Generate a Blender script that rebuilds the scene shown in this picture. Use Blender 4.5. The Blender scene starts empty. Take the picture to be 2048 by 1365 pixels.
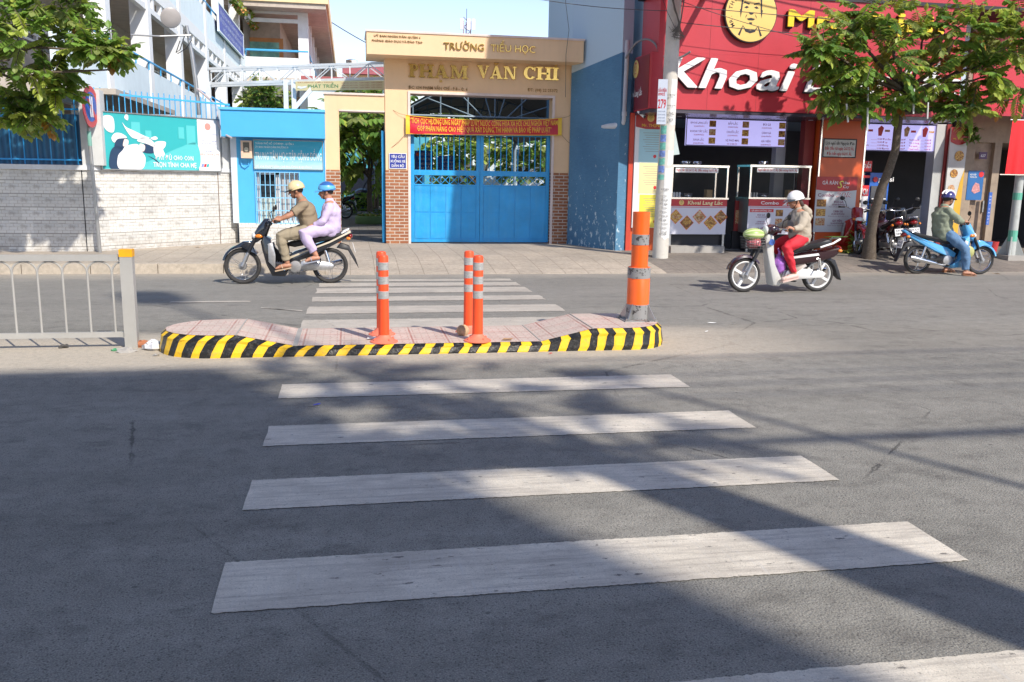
import bpy, math, random
import numpy as np
from mathutils import Vector, Matrix
rad = math.radians
SC = bpy.context.scene
COL = SC.collection
# ------------------------------------------------------------------ camera, sky, sun, exposure
F_PX, YAW, PITCH, ROLL, EYE = 1756.7, .183812, .184568, .016154, 1.6
fw = Vector((math.sin(YAW)*math.cos(PITCH), math.cos(YAW)*math.cos(PITCH), -math.sin(PITCH)))
r0 = Vector((math.cos(YAW), -math.sin(YAW), 0)); u0 = r0.cross(fw)
cr = r0*math.cos(ROLL) + u0*math.sin(ROLL); cu = -r0*math.sin(ROLL) + u0*math.cos(ROLL)
cam = bpy.data.objects.new('camera', bpy.data.cameras.new('camera')); COL.objects.link(cam)
cam.matrix_world = Matrix(((cr.x, cu.x, -fw.x, 0), (cr.y, cu.y, -fw.y, 0), (cr.z, cu.z, -fw.z, EYE), (0, 0, 0, 1)))
cam.data.sensor_width = 36; cam.data.lens = F_PX/2048*36; cam.data.clip_end = 6000; cam.data.clip_start = .05
SC.camera = cam
SUN_AZ, SUN_EL = rad(28.5), rad(42)
sd = Vector((math.sin(SUN_AZ)*math.cos(SUN_EL), -math.cos(SUN_AZ)*math.cos(SUN_EL), math.sin(SUN_EL)))
W = bpy.data.worlds.new('World'); SC.world = W; W.use_nodes = True
wt = W.node_tree; sky = wt.nodes.new('ShaderNodeTexSky'); sky.sky_type = 'NISHITA'; sky.sun_disc = False
sky.sun_elevation = SUN_EL; sky.sun_rotation = math.pi - SUN_AZ; sky.air_density = .8; sky.dust_density = .15; sky.ozone_density = 4.
bg = wt.nodes['Background']; bg.inputs['Strength'].default_value = .15
tn = wt.nodes.new('ShaderNodeMix'); tn.data_type = 'RGBA'; tn.blend_type = 'MULTIPLY'; tn.inputs[0].default_value = 1; tn.inputs[7].default_value = (1.14, .895, .78, 1)
wt.links.new(sky.outputs[0], tn.inputs[6]); wt.links.new(tn.outputs[2], bg.inputs[0])
sl = bpy.data.lights.new('sun', 'SUN'); sl.energy = 2.65; sl.angle = rad(.9); sl.color = (1, .93, .83)
so = bpy.data.objects.new('sun', sl); COL.objects.link(so); so.rotation_euler = sd.to_track_quat('Z', 'Y').to_euler(); so.location = (0, -10, 30)
vs = SC.view_settings; vs.view_transform = 'Standard'; vs.look = 'None'; vs.gamma = 1; vs.exposure = 1.03; vs.use_curve_mapping = False
SC.cycles.max_bounces = 6

def ray(px, py):
    return fw + cr*((px-1024)/F_PX) - cu*((py-682.5)/F_PX)
def gnd(px, py, z=0):
    d = ray(px, py); t = (z-EYE)/d.z
    return Vector((0, 0, EYE)) + d*t
def on(px, py, Y):
    d = ray(px, py); t = Y/d.y
    return d.x*t, EYE + d.z*t
def frame(o, u, n=None):
    """plane frame: x along u, y up, z outwards"""
    u = Vector(u).normalized(); v = Vector((0, 0, 1)); n = u.cross(v)
    M = Matrix.Identity(4)
    for i in range(3): M[i][0] = u[i]; M[i][1] = v[i]; M[i][2] = n[i]; M[i][3] = o[i]
    return M
def FY(Y): return frame((0, Y, 0), (1, 0, 0))
def fp(M, px, py):
    o = M.translation; n = M.to_3x3().col[2]; d = ray(px, py); e = Vector((0, 0, EYE))
    t = (o-e).dot(n)/d.dot(n)
    q = M.inverted() @ (e+d*t)
    return q.x, q.y

# ------------------------------------------------------------------ materials
MATS = {}
class NT:
    def __init__(s, name):
        s.m = bpy.data.materials.new(name); s.m.use_nodes = True; s.t = s.m.node_tree; s.b = s.t.nodes['Principled BSDF']; s.o = s.t.nodes['Material Output']
        s.gc = None
    def n(s, typ, **kw):
        x = s.t.nodes.new(typ)
        for k, v in kw.items():
            if k.startswith('i_'):
                k = k[2:]; x.inputs[int(k) if k.isdigit() else k].default_value = v
            else: setattr(x, k, v)
        return x
    def L(s, a, b): s.t.links.new(a, b)
    def co(s):
        if not s.gc: s.gc = s.n('ShaderNodeNewGeometry').outputs['Position']
        return s.gc
    def val(s, x, sock):
        if hasattr(x, 'is_output') or isinstance(x, bpy.types.NodeSocket): s.L(x, sock)
        else: sock.default_value = x
    def math(s, op, a, b=0., c=None, clamp=False):
        x = s.n('ShaderNodeMath', operation=op); x.use_clamp = clamp; s.val(a, x.inputs[0]); s.val(b, x.inputs[1])
        if c is not None: s.val(c, x.inputs[2])
        return x.outputs[0]
    def noise(s, scale, detail=4, rough=.6, vec=None, dist=0., col=False):
        x = s.n('ShaderNodeTexNoise', i_Scale=scale, i_Detail=detail, i_Roughness=rough, i_Distortion=dist)
        s.L(vec or s.co(), x.inputs['Vector']); return x.outputs['Color' if col else 'Fac']
    def vor(s, scale, vec=None, feature='F1'):
        x = s.n('ShaderNodeTexVoronoi', i_Scale=scale, feature=feature); s.L(vec or s.co(), x.inputs['Vector']); return x.outputs['Distance']
    def ramp(s, f, a, b, lo=0., hi=1.):
        x = s.n('ShaderNodeMapRange'); x.inputs[1].default_value = a; x.inputs[2].default_value = b; x.inputs[3].default_value = lo; x.inputs[4].default_value = hi
        s.L(f, x.inputs[0]); return x.outputs[0]
    def mix(s, f, a, b, mode='MIX'):
        x = s.n('ShaderNodeMix', data_type='RGBA', blend_type=mode)
        s.val(f, x.inputs[0])
        for c, i in ((a, 6), (b, 7)):
            if isinstance(c, (tuple, list)): x.inputs[i].default_value = (*c[:3], 1)
            else: s.L(c, x.inputs[i])
        return x.outputs[2]
    def sc(s, col, f):   # multiply colour by scalar socket
        return s.mix(1., col, f, 'MULTIPLY')
    def vmap(s, scale=(1, 1, 1), rot=(0, 0, 0), vec=None, loc=(0, 0, 0)):
        x = s.n('ShaderNodeMapping'); x.inputs['Scale'].default_value = scale; x.inputs['Rotation'].default_value = rot; x.inputs['Location'].default_value = loc
        s.L(vec or s.co(), x.inputs['Vector']); return x.outputs[0]
    def sep(s, v=None):
        x = s.n('ShaderNodeSeparateXYZ'); s.L(v or s.co(), x.inputs[0]); return x.outputs
    def comb(s, a, b, c=0.):
        x = s.n('ShaderNodeCombineXYZ')
        for i, q in enumerate((a, b, c)): s.val(q, x.inputs[i])
        return x.outputs[0]
    def base(s, c):
        if isinstance(c, (tuple, list)): s.b.inputs['Base Color'].default_value = (*c[:3], 1)
        else: s.L(c, s.b.inputs['Base Color'])
    def bump(s, h, strength=.3, dist=.01):
        x = s.n('ShaderNodeBump', i_Strength=strength, i_Distance=dist); s.L(h, x.inputs['Height']); s.L(x.outputs[0], s.b.inputs['Normal'])
def mat(name, col, rough=.6, metal=0., var=.12, vs_=2.5, bump=0., bs=60, dirt=0., dcol=(.16, .13, .1), coat=0., emit=0., trans=0., alpha=1., streak=0.):
    if name in MATS: return MATS[name]
    N = NT(name); c = tuple(col)
    out = c
    if var or dirt:
        nz = N.noise(vs_, 5)
        f = N.ramp(nz, .3, .7, 1-var, 1+var)
        out = N.sc(c, f)
    if streak:
        st = N.noise(3., 4, .6, N.vmap((3, 3, .25)))
        out = N.mix(N.ramp(st, .5, .8, 0, streak), out, dcol)
    if dirt:
        out = N.mix(N.ramp(N.noise(vs_*3.1, 8, .7), .52, .8, 0, dirt), out, dcol)
    N.base(out); b = N.b
    b.inputs['Roughness'].default_value = rough; b.inputs['Metallic'].default_value = metal
    if coat: b.inputs['Coat Weight'].default_value = coat; b.inputs['Coat Roughness'].default_value = .08
    if bump: N.bump(N.noise(bs, 4), bump, .004)
    if emit: b.inputs['Emission Color'].default_value = (*c, 1); b.inputs['Emission Strength'].default_value = emit
    if trans: b.inputs['Transmission Weight'].default_value = trans
    if alpha < 1: b.inputs['Alpha'].default_value = alpha
    MATS[name] = N.m; return N.m
def leafmat(name, col, tl=.4):
    if name in MATS: return MATS[name]
    N = NT(name)
    c = N.sc(tuple(col), N.ramp(N.noise(5., 3), .3, .7, .7, 1.3)); N.base(c); N.b.inputs['Roughness'].default_value = .42
    t = N.n('ShaderNodeBsdfTranslucent'); x = N.n('ShaderNodeMixShader', i_0=tl)
    N.L(N.mix(.35, c, (.48, .56, .06)), t.inputs[0]); N.L(N.b.outputs[0], x.inputs[1]); N.L(t.outputs[0], x.inputs[2]); N.L(x.outputs[0], N.o.inputs[0])
    MATS[name] = N.m; return N.m

# ------------------------------------------------------------------ mesh builder
_txt = {}
def text_geo(s, bold, shear, ext):
    k = (s, bold, shear, ext)
    if k in _txt: return _txt[k]
    c = bpy.data.curves.new('t', 'FONT'); c.body = s; c.offset = bold*.55; c.shear = shear; c.extrude = ext; c.resolution_u = 2 if len(s) < 14 else 1
    o = bpy.data.objects.new('t', c); me = o.to_mesh()
    v = np.array([x.co[:] for x in me.vertices], float).reshape(-1, 3); f = [tuple(p.vertices) for p in me.polygons]
    o.to_mesh_clear(); bpy.data.objects.remove(o); bpy.data.curves.remove(c)
    _txt[k] = (v, f); return v, f
class MB:
    def __init__(s, M=None): s.v = []; s.f = []; s.mi = []; s.M = M; s.k = 0
    def add(s, vs, fs):
        o = len(s.v)
        if s.M is not None: vs = [s.M @ Vector(p) for p in vs]
        s.v += [tuple(p) for p in vs]; s.f += [tuple(i+o for i in f) for f in fs]; s.mi += [s.k]*len(fs)
        return s
    def box(s, a, b):
        x0, x1 = sorted((a[0], b[0])); y0, y1 = sorted((a[1], b[1])); z0, z1 = sorted((a[2], b[2]))
        vs = [(x, y, z) for z in (z0, z1) for y in (y0, y1) for x in (x0, x1)]
        return s.add(vs, [(0, 2, 3, 1), (4, 5, 7, 6), (0, 1, 5, 4), (2, 6, 7, 3), (0, 4, 6, 2), (1, 3, 7, 5)])
    def bar(s, p, q, w, h, up=(0, 0, 1)):
        p = Vector(p); q = Vector(q); d = (q-p).normalized(); up = Vector(up)
        if abs(d.dot(up)) > .98: up = Vector((1, 0, 0))
        a = d.cross(up).normalized()*w/2; b = a.cross(d).normalized()*h/2
        vs = [r+i*a+j*b for r in (p, q) for i, j in ((-1, -1), (1, -1), (1, 1), (-1, 1))]
        return s.add(vs, [(3, 2, 1, 0), (4, 5, 6, 7), (0, 1, 5, 4), (1, 2, 6, 5), (2, 3, 7, 6), (3, 0, 4, 7)])
    def tube(s, pts, r, n=8, cap=True, ell=1., ref=(0, 1, 0), closed=False):
        """tube through pts; r scalar/list; ell scales the ref axis"""
        P = [Vector(p) for p in pts]; m = len(P); R = r if isinstance(r, (list, tuple)) else [r]*m
        E = ell if isinstance(ell, (list, tuple)) else [ell]*m
        vs = []; ref = Vector(ref); prev = None
        for i in range(m):
            if closed: d = P[(i+1) % m]-P[i-1]
            else: d = P[min(i+1, m-1)]-P[max(i-1, 0)]
            d = d.normalized() if d.length > 1e-9 else Vector((0, 0, 1))
            if prev is None or E[0] != 1. or closed:
                b = ref-d*ref.dot(d)
                if b.length < 1e-3: b = Vector((1, 0, 0))-d*d.x
                if b.length < 1e-3: b = Vector((0, 0, 1))-d*d.z
            else: b = prev-d*prev.dot(d)
            b.normalize(); prev = b; a = b.cross(d)
            for k in range(n):
                t = 2*math.pi*k/n
                vs.append(P[i]+a*(math.cos(t)*R[i])+b*(math.sin(t)*R[i]*E[i]))
        fs = []
        for i in range(m if closed else m-1):
            j = (i+1) % m
            for k in range(n): l = (k+1) % n; fs.append((i*n+k, i*n+l, j*n+l, j*n+k))
        if cap and not closed: fs += [tuple(range(n-1, -1, -1)), tuple((m-1)*n+k for k in range(n))]
        return s.add(vs, fs)
    def cyl(s, p, q, r, n=12, r2=None): return s.tube([p, q], [r, r if r2 is None else r2], n)
    def cap(s, pts, r, n=10, ell=1., ref=(0, 1, 0)):
        """tube with rounded ends (closed solid)"""
        P = [Vector(p) for p in pts]; R = list(r) if isinstance(r, (list, tuple)) else [r]*len(P)
        a = (P[0]-P[1]).normalized(); b = (P[-1]-P[-2]).normalized()
        pre = [(P[0]+a*R[0]*math.sin(t), R[0]*math.cos(t)) for t in (1.45, 1.0, .5)]
        post = [(P[-1]+b*R[-1]*math.sin(t), R[-1]*math.cos(t)) for t in (.5, 1.0, 1.45)]
        E = ell if isinstance(ell, (list, tuple)) else [ell]*len(P)
        return s.tube([x[0] for x in pre]+P+[x[0] for x in post], [x[1] for x in pre]+R+[x[1] for x in post], n, True, [E[0]]*3+list(E)+[E[-1]]*3, ref)
    def lathe(s, prof, n=16, o=(0, 0, 0), axis=(0, 0, 1), cap=True):
        o = Vector(o); ax = Vector(axis).normalized(); a = ax.orthogonal().normalized(); b = ax.cross(a)
        vs = [o+ax*z+(a*math.cos(2*math.pi*k/n)+b*math.sin(2*math.pi*k/n))*r for r, z in prof for k in range(n)]
        m = len(prof); fs = [(i*n+k, i*n+(k+1) % n, (i+1)*n+(k+1) % n, (i+1)*n+k) for i in range(m-1) for k in range(n)]
        if cap: fs += [tuple(range(n-1, -1, -1)), tuple((m-1)*n+k for k in range(n))]
        return s.add(vs, fs)
    def sph(s, c, r, nu=14, nv=9, lo=0., hi=math.pi, rot=None):
        c = Vector(c); r = r if isinstance(r, (tuple, list)) else (r, r, r); vs = []; R = rot or Matrix.Identity(3)
        for i in range(nv+1):
            t = lo+(hi-lo)*i/nv; t = min(max(t, .02), math.pi-.02)
            for k in range(nu):
                p = 2*math.pi*k/nu; vs.append(c+R @ Vector((r[0]*math.sin(t)*math.cos(p), r[1]*math.sin(t)*math.sin(p), r[2]*math.cos(t))))
        fs = [(i*nu+k, (i+1)*nu+k, (i+1)*nu+(k+1) % nu, i*nu+(k+1) % nu) for i in range(nv) for k in range(nu)]
        fs += [tuple(range(nu)), tuple(nv*nu+k for k in range(nu-1, -1, -1))]
        return s.add(vs, fs)
    def prism(s, poly, z0, z1):
        n = len(poly); vs = [(x, y, z0) for x, y in poly]+[(x, y, z1) for x, y in poly]
        ar = sum(poly[i][0]*poly[(i+1) % n][1]-poly[(i+1) % n][0]*poly[i][1] for i in range(n))
        if (ar < 0) != (z1 < z0): vs = vs[n:]+vs[:n]
        return s.add(vs, [tuple(range(n-1, -1, -1)), tuple(range(n, 2*n))]+[(i, (i+1) % n, n+(i+1) % n, n+i) for i in range(n)])
    def slab(s, poly, w, r=.02, y0=0., tap=None):
        """side-view polygon (x,z) thickened to +-w in y with rounded flanks"""
        n = len(poly); cx = sum(p[0] for p in poly)/n; cz = sum(p[1] for p in poly)/n
        ar = sum(poly[i][0]*poly[(i+1) % n][1]-poly[(i+1) % n][0]*poly[i][1] for i in range(n))
        if ar > 0: poly = poly[::-1]
        lay = [(-w, r), (-w+r*.35, r*.35), (-w+r, 0), (w-r, 0), (w-r*.35, r*.35), (w, r)]
        vs = []
        for y, ins in lay:
            for x, z in poly:
                dx, dz = x-cx, z-cz; l = math.hypot(dx, dz) or 1; k = max(.3, (l-ins)/l)
                ww = tap(x, z) if tap else 1.
                vs.append((cx+dx*k, y0+y*ww, cz+dz*k))
        fs = [(i*n+k, (i+1)*n+k, (i+1)*n+(k+1) % n, i*n+(k+1) % n) for i in range(5) for k in range(n)]
        fs += [tuple(range(n)), tuple(5*n+k for k in range(n-1, -1, -1))]
        return s.add(vs, fs)
    def text(s, st, x, y, h, w=None, z=0., ext=.0, bold=.0, shear=0., al='l', capc=True, rot=0.):
        """cap height h; fitted to width w"""
        v, f = text_geo(st, bold, shear, 1. if ext else 0.)
        if not len(v): return s
        v = v.copy(); x0, x1 = v[:, 0].min(), v[:, 0].max(); k = h/.7
        kx = k if w is None else w/(x1-x0); W_ = (x1-x0)*kx
        ox = x if al == 'l' else (x-W_/2 if al == 'c' else x-W_)
        X = (v[:, 0]-x0)*kx; Yv = v[:, 1]*k
        if rot: X, Yv = X*math.cos(rot)-Yv*math.sin(rot), X*math.sin(rot)+Yv*math.cos(rot)
        out = [(ox+a, y+b, z+(c*ext/2+ext/2 if ext else 0)) for a, b, c in zip(X, Yv, v[:, 2])]
        return s.add(out, f)
    def quad(s, *p): return s.add(p, [tuple(range(len(p)))])
    def build(s, name, mats, parent=None, smooth=False, world=True, ang=None):
        me = bpy.data.meshes.new(name)
        vs = s.v
        if parent is not None and world:
            top = parent
            while top.parent: top = top.parent
            Mi = (Matrix.Translation(top.location) @ top.rotation_euler.to_matrix().to_4x4()).inverted()
            vs = [tuple(Mi @ Vector(p)) for p in vs]
        me.from_pydata(vs, [], s.f)
        mats = mats if isinstance(mats, (list, tuple)) else [mats]
        for m in mats: me.materials.append(m)
        me.polygons.foreach_set('material_index', [min(i, len(mats)-1) for i in s.mi])
        if smooth: me.shade_smooth() if ang is None else None
        if smooth and ang is None:
            try: me.set_sharp_from_angle(angle=rad(48))
            except Exception: pass
        me.update()
        o = bpy.data.objects.new(name, me); COL.objects.link(o)
        if parent is not None: o.parent = parent
        return o
def tag(o, label=None, cat=None, group=None, kind=None):
    if label: o['label'] = label
    if cat: o['category'] = cat
    if group: o['group'] = group
    if kind: o['kind'] = kind
    return o
def thing(name, label, cat, loc=(0, 0, 0), rz=0., group=None):
    o = bpy.data.objects.new(name, None); COL.objects.link(o); o.location = loc; o.rotation_euler = (0, 0, rz); o.empty_display_size = .2
    return tag(o, label, cat, group)
def struct(mb, name, m, smooth=False): return tag(mb.build(name, m, smooth=smooth), kind='structure')
def copy_tree(o, parent=None):
    c = o.copy(); COL.objects.link(c)
    if parent is not None: c.parent = parent
    for ch in list(o.children): copy_tree(ch, c)
    return c
RN = random.Random(7)

# ------------------------------------------------------------------ shared materials
white = mat('white paint', (.78, .78, .76), .55, dirt=.25, streak=.15)
cream = mat('cream paint', (.80, .56, .33), .7, var=.04, dirt=.1, dcol=(.45, .33, .22), streak=.12)
gold = mat('polished gold letters', (.72, .48, .14), .22, .95, var=.1)
steel = mat('galvanised steel', (.42, .42, .41), .38, .75, dirt=.4, dcol=(.2, .19, .17))
chrome = mat('chrome', (.75, .75, .76), .16, 1., var=.03)
black = mat('black plastic', (.015, .015, .017), .45, var=.2)
rubber = mat('tyre rubber', (.035, .033, .032), .8, dirt=.6, dcol=(.12, .11, .09), vs_=8)
darkm = mat('dark gloss paint', (.012, .013, .018), .2, coat=.8)
blue = mat('blue gate paint', (.018, .32, .68), .42, var=.12, dirt=.25, dcol=(.16, .45, .66), streak=.28)
bluel = mat('bright blue paint', (.07, .42, .78), .5, var=.04, dirt=.06, dcol=(.3, .5, .7))
red = mat('red sign panel', (.50, .034, .050), .45, var=.05, dirt=.08, dcol=(.3, .03, .04))
redv = mat('vivid red', (.62, .02, .025), .4, var=.06)
orange = mat('orange plastic', (.88, .09, .02), .45, var=.05, dirt=.12, dcol=(.4, .12, .06))
wht = mat('white sheet', (.8, .8, .8), .5, var=.02)
blk = mat('black print', (.02, .02, .025), .6, var=0)
glass = mat('clear glass', (.05, .06, .06), .04, trans=.0, alpha=.10, var=0)
glass.node_tree.nodes['Principled BSDF'].inputs['IOR'].default_value = 1.15
yel = mat('yellow print', (.85, .55, .04), .45, var=.03)
concrete = mat('grey concrete', (.36, .34, .31), .85, var=.12, dirt=.45, dcol=(.18, .16, .13), bump=.3)
skin = mat('skin', (.42, .2, .12), .5, var=.06)
skin2 = mat('tan skin', (.50, .24, .15), .5, var=.06)
hairm = mat('black hair', (.012, .01, .009), .5)

# road surface
def asphalt():
    N = NT('asphalt'); big = N.noise(.45, 5, .55); mid = N.noise(7., 6, .7); fine = N.noise(160., 3, .7)
    st = N.noise(1.6, 5, .6, N.vmap((.12, 1.3, 1)))
    f = N.math('ADD', N.math('MULTIPLY', big, .5), N.math('MULTIPLY', st, .5))
    c = N.mix(N.ramp(f, .38, .62), (.192, .184, .160), (.262, .250, .218))
    c = N.sc(c, N.ramp(mid, .3, .7, .84, 1.16)); c = N.sc(c, N.ramp(fine, .32, .7, .5, 1.55)); c = N.mix(N.ramp(N.noise(2.6, 7, .72, N.vmap((1., 1.5, 1), loc=(4, 2, 0))), .53, .70, 0, .6), c, (.085, .08, .073))
    v = N.vor(95.); c = N.mix(N.ramp(v, .0, .36, .6, 0), c, (.37, .35, .32))
    v2 = N.vor(58., N.vmap(loc=(3, 7, 1))); c = N.mix(N.ramp(v2, .0, .32, .85, 0), c, (.025, .025, .027))
    # tar spots
    ts = N.vor(2.3, N.vmap((1., 1.6, 1))); c = N.mix(N.ramp(ts, .02, .045, .6, 0), c, (.03, .03, .03))
    ed = N.vor(.42, N.vmap((1, .8, 1), vec=None), 'DISTANCE_TO_EDGE'); ed = N.math('ADD', ed, N.math('MULTIPLY', N.math('SUBTRACT', N.noise(5., 6, .7), .5), .035))
    ck = N.math('MULTIPLY', N.ramp(N.math('ABSOLUTE', ed), .0, .0045, 1, 0), N.ramp(N.noise(.5, 2), .50, .55)); c = N.mix(N.math('MULTIPLY', ck, .75), c, (.03, .028, .027))
    s = N.sep(); y = s[1]
    wob = N.math('MULTIPLY', N.math('SUBTRACT', N.noise(1.8, 6, .65), .5), 1.1)
    yy = N.math('ADD', y, wob); wob2 = N.math('MULTIPLY', wob, .55)
    # dust drifts: beside the median and along the far kerb
    dm = N.math('ABSOLUTE', N.math('SUBTRACT', N.math('ADD', y, wob2), 8.25))
    d1 = N.ramp(dm, .55, 1.05, 1, 0)
    xg = N.ramp(s[0], 3.3, 5.0, 1, .12); d1 = N.math('MULTIPLY', d1, xg)
    d2 = N.ramp(yy, 13.75, 14.6, 0, 1)
    d = N.math('MAXIMUM', d1, d2); d = N.math('MULTIPLY', d, N.ramp(N.noise(22., 6, .75), .3, .62, .5, 1.))
    c = N.mix(N.math('MULTIPLY', d, .88), c, N.sc((.54, .47, .37), N.ramp(fine, .3, .7, .75, 1.2)))
    # far carriageway is paler, worn by traffic
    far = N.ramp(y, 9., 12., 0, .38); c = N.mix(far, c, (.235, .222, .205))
    N.base(c); N.b.inputs['Roughness'].default_value = .86; N.b.inputs['Specular IOR Level'].default_value = .3
    h = N.math('ADD', N.math('MULTIPLY', fine, .6), N.math('MULTIPLY', v, 1.2)); N.bump(h, .5, .006)
    return N.m
asph = asphalt()
def paintmark():
    N = NT('worn road paint'); fine = N.noise(160., 3, .7); s = N.sep()
    c = N.sc((.62, .565, .47), N.ramp(N.noise(3.5, 5), .3, .7, .84, 1.14)); c = N.sc(c, N.ramp(fine, .3, .7, .82, 1.15))
    sx = N.noise(4., 7, .72, N.vmap((.5, 7., 1))); c = N.mix(N.ramp(sx, .48, .68, 0, .6), c, (.22, .195, .175))
    sy = N.noise(9., 5, .7, N.vmap((5., .35, 1), rot=(0, 0, .35))); c = N.mix(N.ramp(sy, .56, .68, 0, .5), c, (.56, .54, .5))
    c = N.mix(N.ramp(N.noise(1.1, 5, .7, N.vmap((1., 2.2, 1), loc=(2, 5, 0))), .46, .62, 0, .42), c, (.33, .295, .25))
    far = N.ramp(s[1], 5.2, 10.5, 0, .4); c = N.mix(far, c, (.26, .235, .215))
    w = N.noise(26., 8, .8); v = N.vor(5.5, N.vmap((1, 2.8, 1))); v = N.math('SUBTRACT', v, N.math('MULTIPLY', N.ramp(N.noise(2.3, 3), .4, .65), .09))
    holes = N.math('MAXIMUM', N.ramp(w, .60, .68, 0, .9), N.ramp(N.math('ADD', v, N.math('MULTIPLY', N.math('SUBTRACT', w, .5), .75)), .0, .07, .8, 0))
    holes = N.math('MAXIMUM', holes, N.ramp(N.vor(70.), .0, .24, .6, 0))
    c = N.mix(holes, c, (.075, .072, .07)); N.base(c); N.b.inputs['Roughness'].default_value = .8
    N.bump(N.math('ADD', fine, N.math('MULTIPLY', holes, -1.)), .4, .004); return N.m
pmark = paintmark()
def ground_tan(name, a, b, tile=0., sc_=1., seam=(.16, .14, .12)):
    N = NT(name); n1 = N.noise(.8, 6, .65); n2 = N.noise(14., 6, .7); fine = N.noise(130., 3)
    c = N.mix(N.ramp(n1, .35, .65), a, b); c = N.sc(c, N.ramp(n2, .3, .7, .8, 1.18)); c = N.sc(c, N.ramp(fine, .3, .7, .8, 1.2))
    c = N.mix(N.ramp(N.noise(4., 8, .75, N.vmap((.6, 1.6, 1))), .55, .75, 0, .5), c, (.15, .125, .1))
    if tile:
        br = N.n('ShaderNodeTexBrick', offset=.0, i_Scale=1.); br.inputs['Mortar Size'].default_value = .006; br.inputs['Brick Width'].default_value = tile; br.inputs['Row Height'].default_value = tile
        N.L(N.co(), br.inputs['Vector']); br.inputs['Color1'].default_value = (1, 1, 1, 1); br.inputs['Color2'].default_value = (.88, .88, .88, 1); br.inputs['Mortar'].default_value = (.5, .48, .46, 1)
        c = N.mix(.85, c, br.outputs[0], 'MULTIPLY')
    N.base(c); N.b.inputs['Roughness'].default_value = .9; N.bump(n2, .35, .01); return N.m
pave = ground_tan('sidewalk concrete', (.46, .39, .31), (.36, .31, .25), .4)
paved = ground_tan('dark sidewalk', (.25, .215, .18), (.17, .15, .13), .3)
kerbm = ground_tan('kerb stone', (.50, .43, .34), (.40, .35, .28))
yardm = ground_tan('yard pavers', (.17, .155, .145), (.13, .12, .115), .25)

# ------------------------------------------------------------------ ground, road, kerb, sidewalk
g = MB(); g.quad((-400, -300, -.012), (400, -300, -.012), (400, 900, -.012), (-400, 900, -.012)); struct(g, 'ground', mat('earth', (.2, .17, .14), .95))
def gridplane(x0, x1, y0, y1, zf, nx, ny):
    m = MB(); vs = [(x0+(x1-x0)*i/nx, y0+(y1-y0)*j/ny, zf(x0+(x1-x0)*i/nx, y0+(y1-y0)*j/ny)) for j in range(ny+1) for i in range(nx+1)]
    return m.add(vs, [(j*(nx+1)+i, j*(nx+1)+i+1, (j+1)*(nx+1)+i+1, (j+1)*(nx+1)+i) for j in range(ny) for i in range(nx)])
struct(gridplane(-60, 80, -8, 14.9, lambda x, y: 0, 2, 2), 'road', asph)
m = MB(); m.box((-60, -16, -.1), (80, -8, .14)); struct(m, 'near_sidewalk', pave)
KY = 14.85
def sw(x, y):
    k = min(1, max(0, (x+1.2)/1.2))                 # left of the drive the kerb is a step, right of it a ramp
    z1 = .15
    z2 = .15*min(1, max(0, (y-14.45)/1.5))**.8
    return z1*(1-k)+z2*k if k > 0 else z1
m = MB()
xs = [-60, -20, -8, -4, -2, -1.2]+[-1.2+.2*i for i in range(1, 7)]+[.6+.6*i for i in range(0, 26)]+[20, 30, 80]
ys = [14.455, 14.46, 14.55, 14.65, 14.8, 15.0, 15.25, 15.6, 16, 17, 18, 19, 19.6]
vs = [(x, max(y, KY) if x <= -1.2 else y, (sw(x, y)+(.004 if x > -1.2 else 0)) if y > 14.458 else -.02) for y in ys for x in xs]; n = len(xs)
fs = []
for j in range(len(ys)-1):
    for i in range(n-1): fs.append((j*n+i, j*n+i+1, (j+1)*n+i+1, (j+1)*n+i))
m.add(vs, fs); m.mi = []
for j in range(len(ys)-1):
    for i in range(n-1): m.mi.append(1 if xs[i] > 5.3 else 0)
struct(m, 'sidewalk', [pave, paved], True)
m = MB(); xk = -60
while xk < -1.3:
    L_ = 1.0 if xk > -12 else 6.; m.box((xk, KY-.15, -.05), (min(xk+L_-.012, -1.2), KY+.02, .156)); xk += L_
struct(m, 'kerb', kerbm)
m = MB(); m.quad((-60, 19.6, .15), (80, 19.6, .15), (80, 130, .15), (-60, 130, .15)); struct(m, 'school_yard', yardm)

# crosswalk stripes and lane lines
def wobbly(x0, x1, y0, y1, dx=.015, amp=.004, z=.004, seed=0, skew=0.):
    r = random.Random(seed); m = MB(); n = max(2, int((x1-x0)/dx)); vs = []
    for j in (0, 1, 2, 3):
        for i in range(n+1):
            yy = [y0, y0*.66+y1*.34, y0*.34+y1*.66, y1][j]; xx = x0+(x1-x0)*i/n
            if i in (0, n): xx += r.uniform(-1, 1)*amp
            if j in (0, 3): yy += r.uniform(-1, 1)*amp
            vs.append((xx+skew*(yy-y0), yy, z))
    return m.add(vs, [(j*(n+1)+i, j*(n+1)+i+1, (j+1)*(n+1)+i+1, (j+1)*(n+1)+i) for j in range(3) for i in range(n)])
for k, (a, b) in enumerate([(1.0, 1.42), (2.03, 2.45), (3.14, 3.58), (4.17, 4.60), (5.20, 5.63), (6.35, 6.79)]):
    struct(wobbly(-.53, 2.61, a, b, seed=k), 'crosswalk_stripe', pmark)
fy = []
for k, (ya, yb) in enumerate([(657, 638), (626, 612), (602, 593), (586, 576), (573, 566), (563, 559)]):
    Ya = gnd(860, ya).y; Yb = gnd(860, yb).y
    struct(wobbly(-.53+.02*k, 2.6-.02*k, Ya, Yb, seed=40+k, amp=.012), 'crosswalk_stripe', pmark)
a = gnd(340, 605); b = gnd(500, 605); struct(wobbly(a.x, b.x, a.y-.05, a.y+.05, seed=60), 'lane_line', pmark)
a = gnd(522, 615.5); b = gnd(606, 619)
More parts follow.
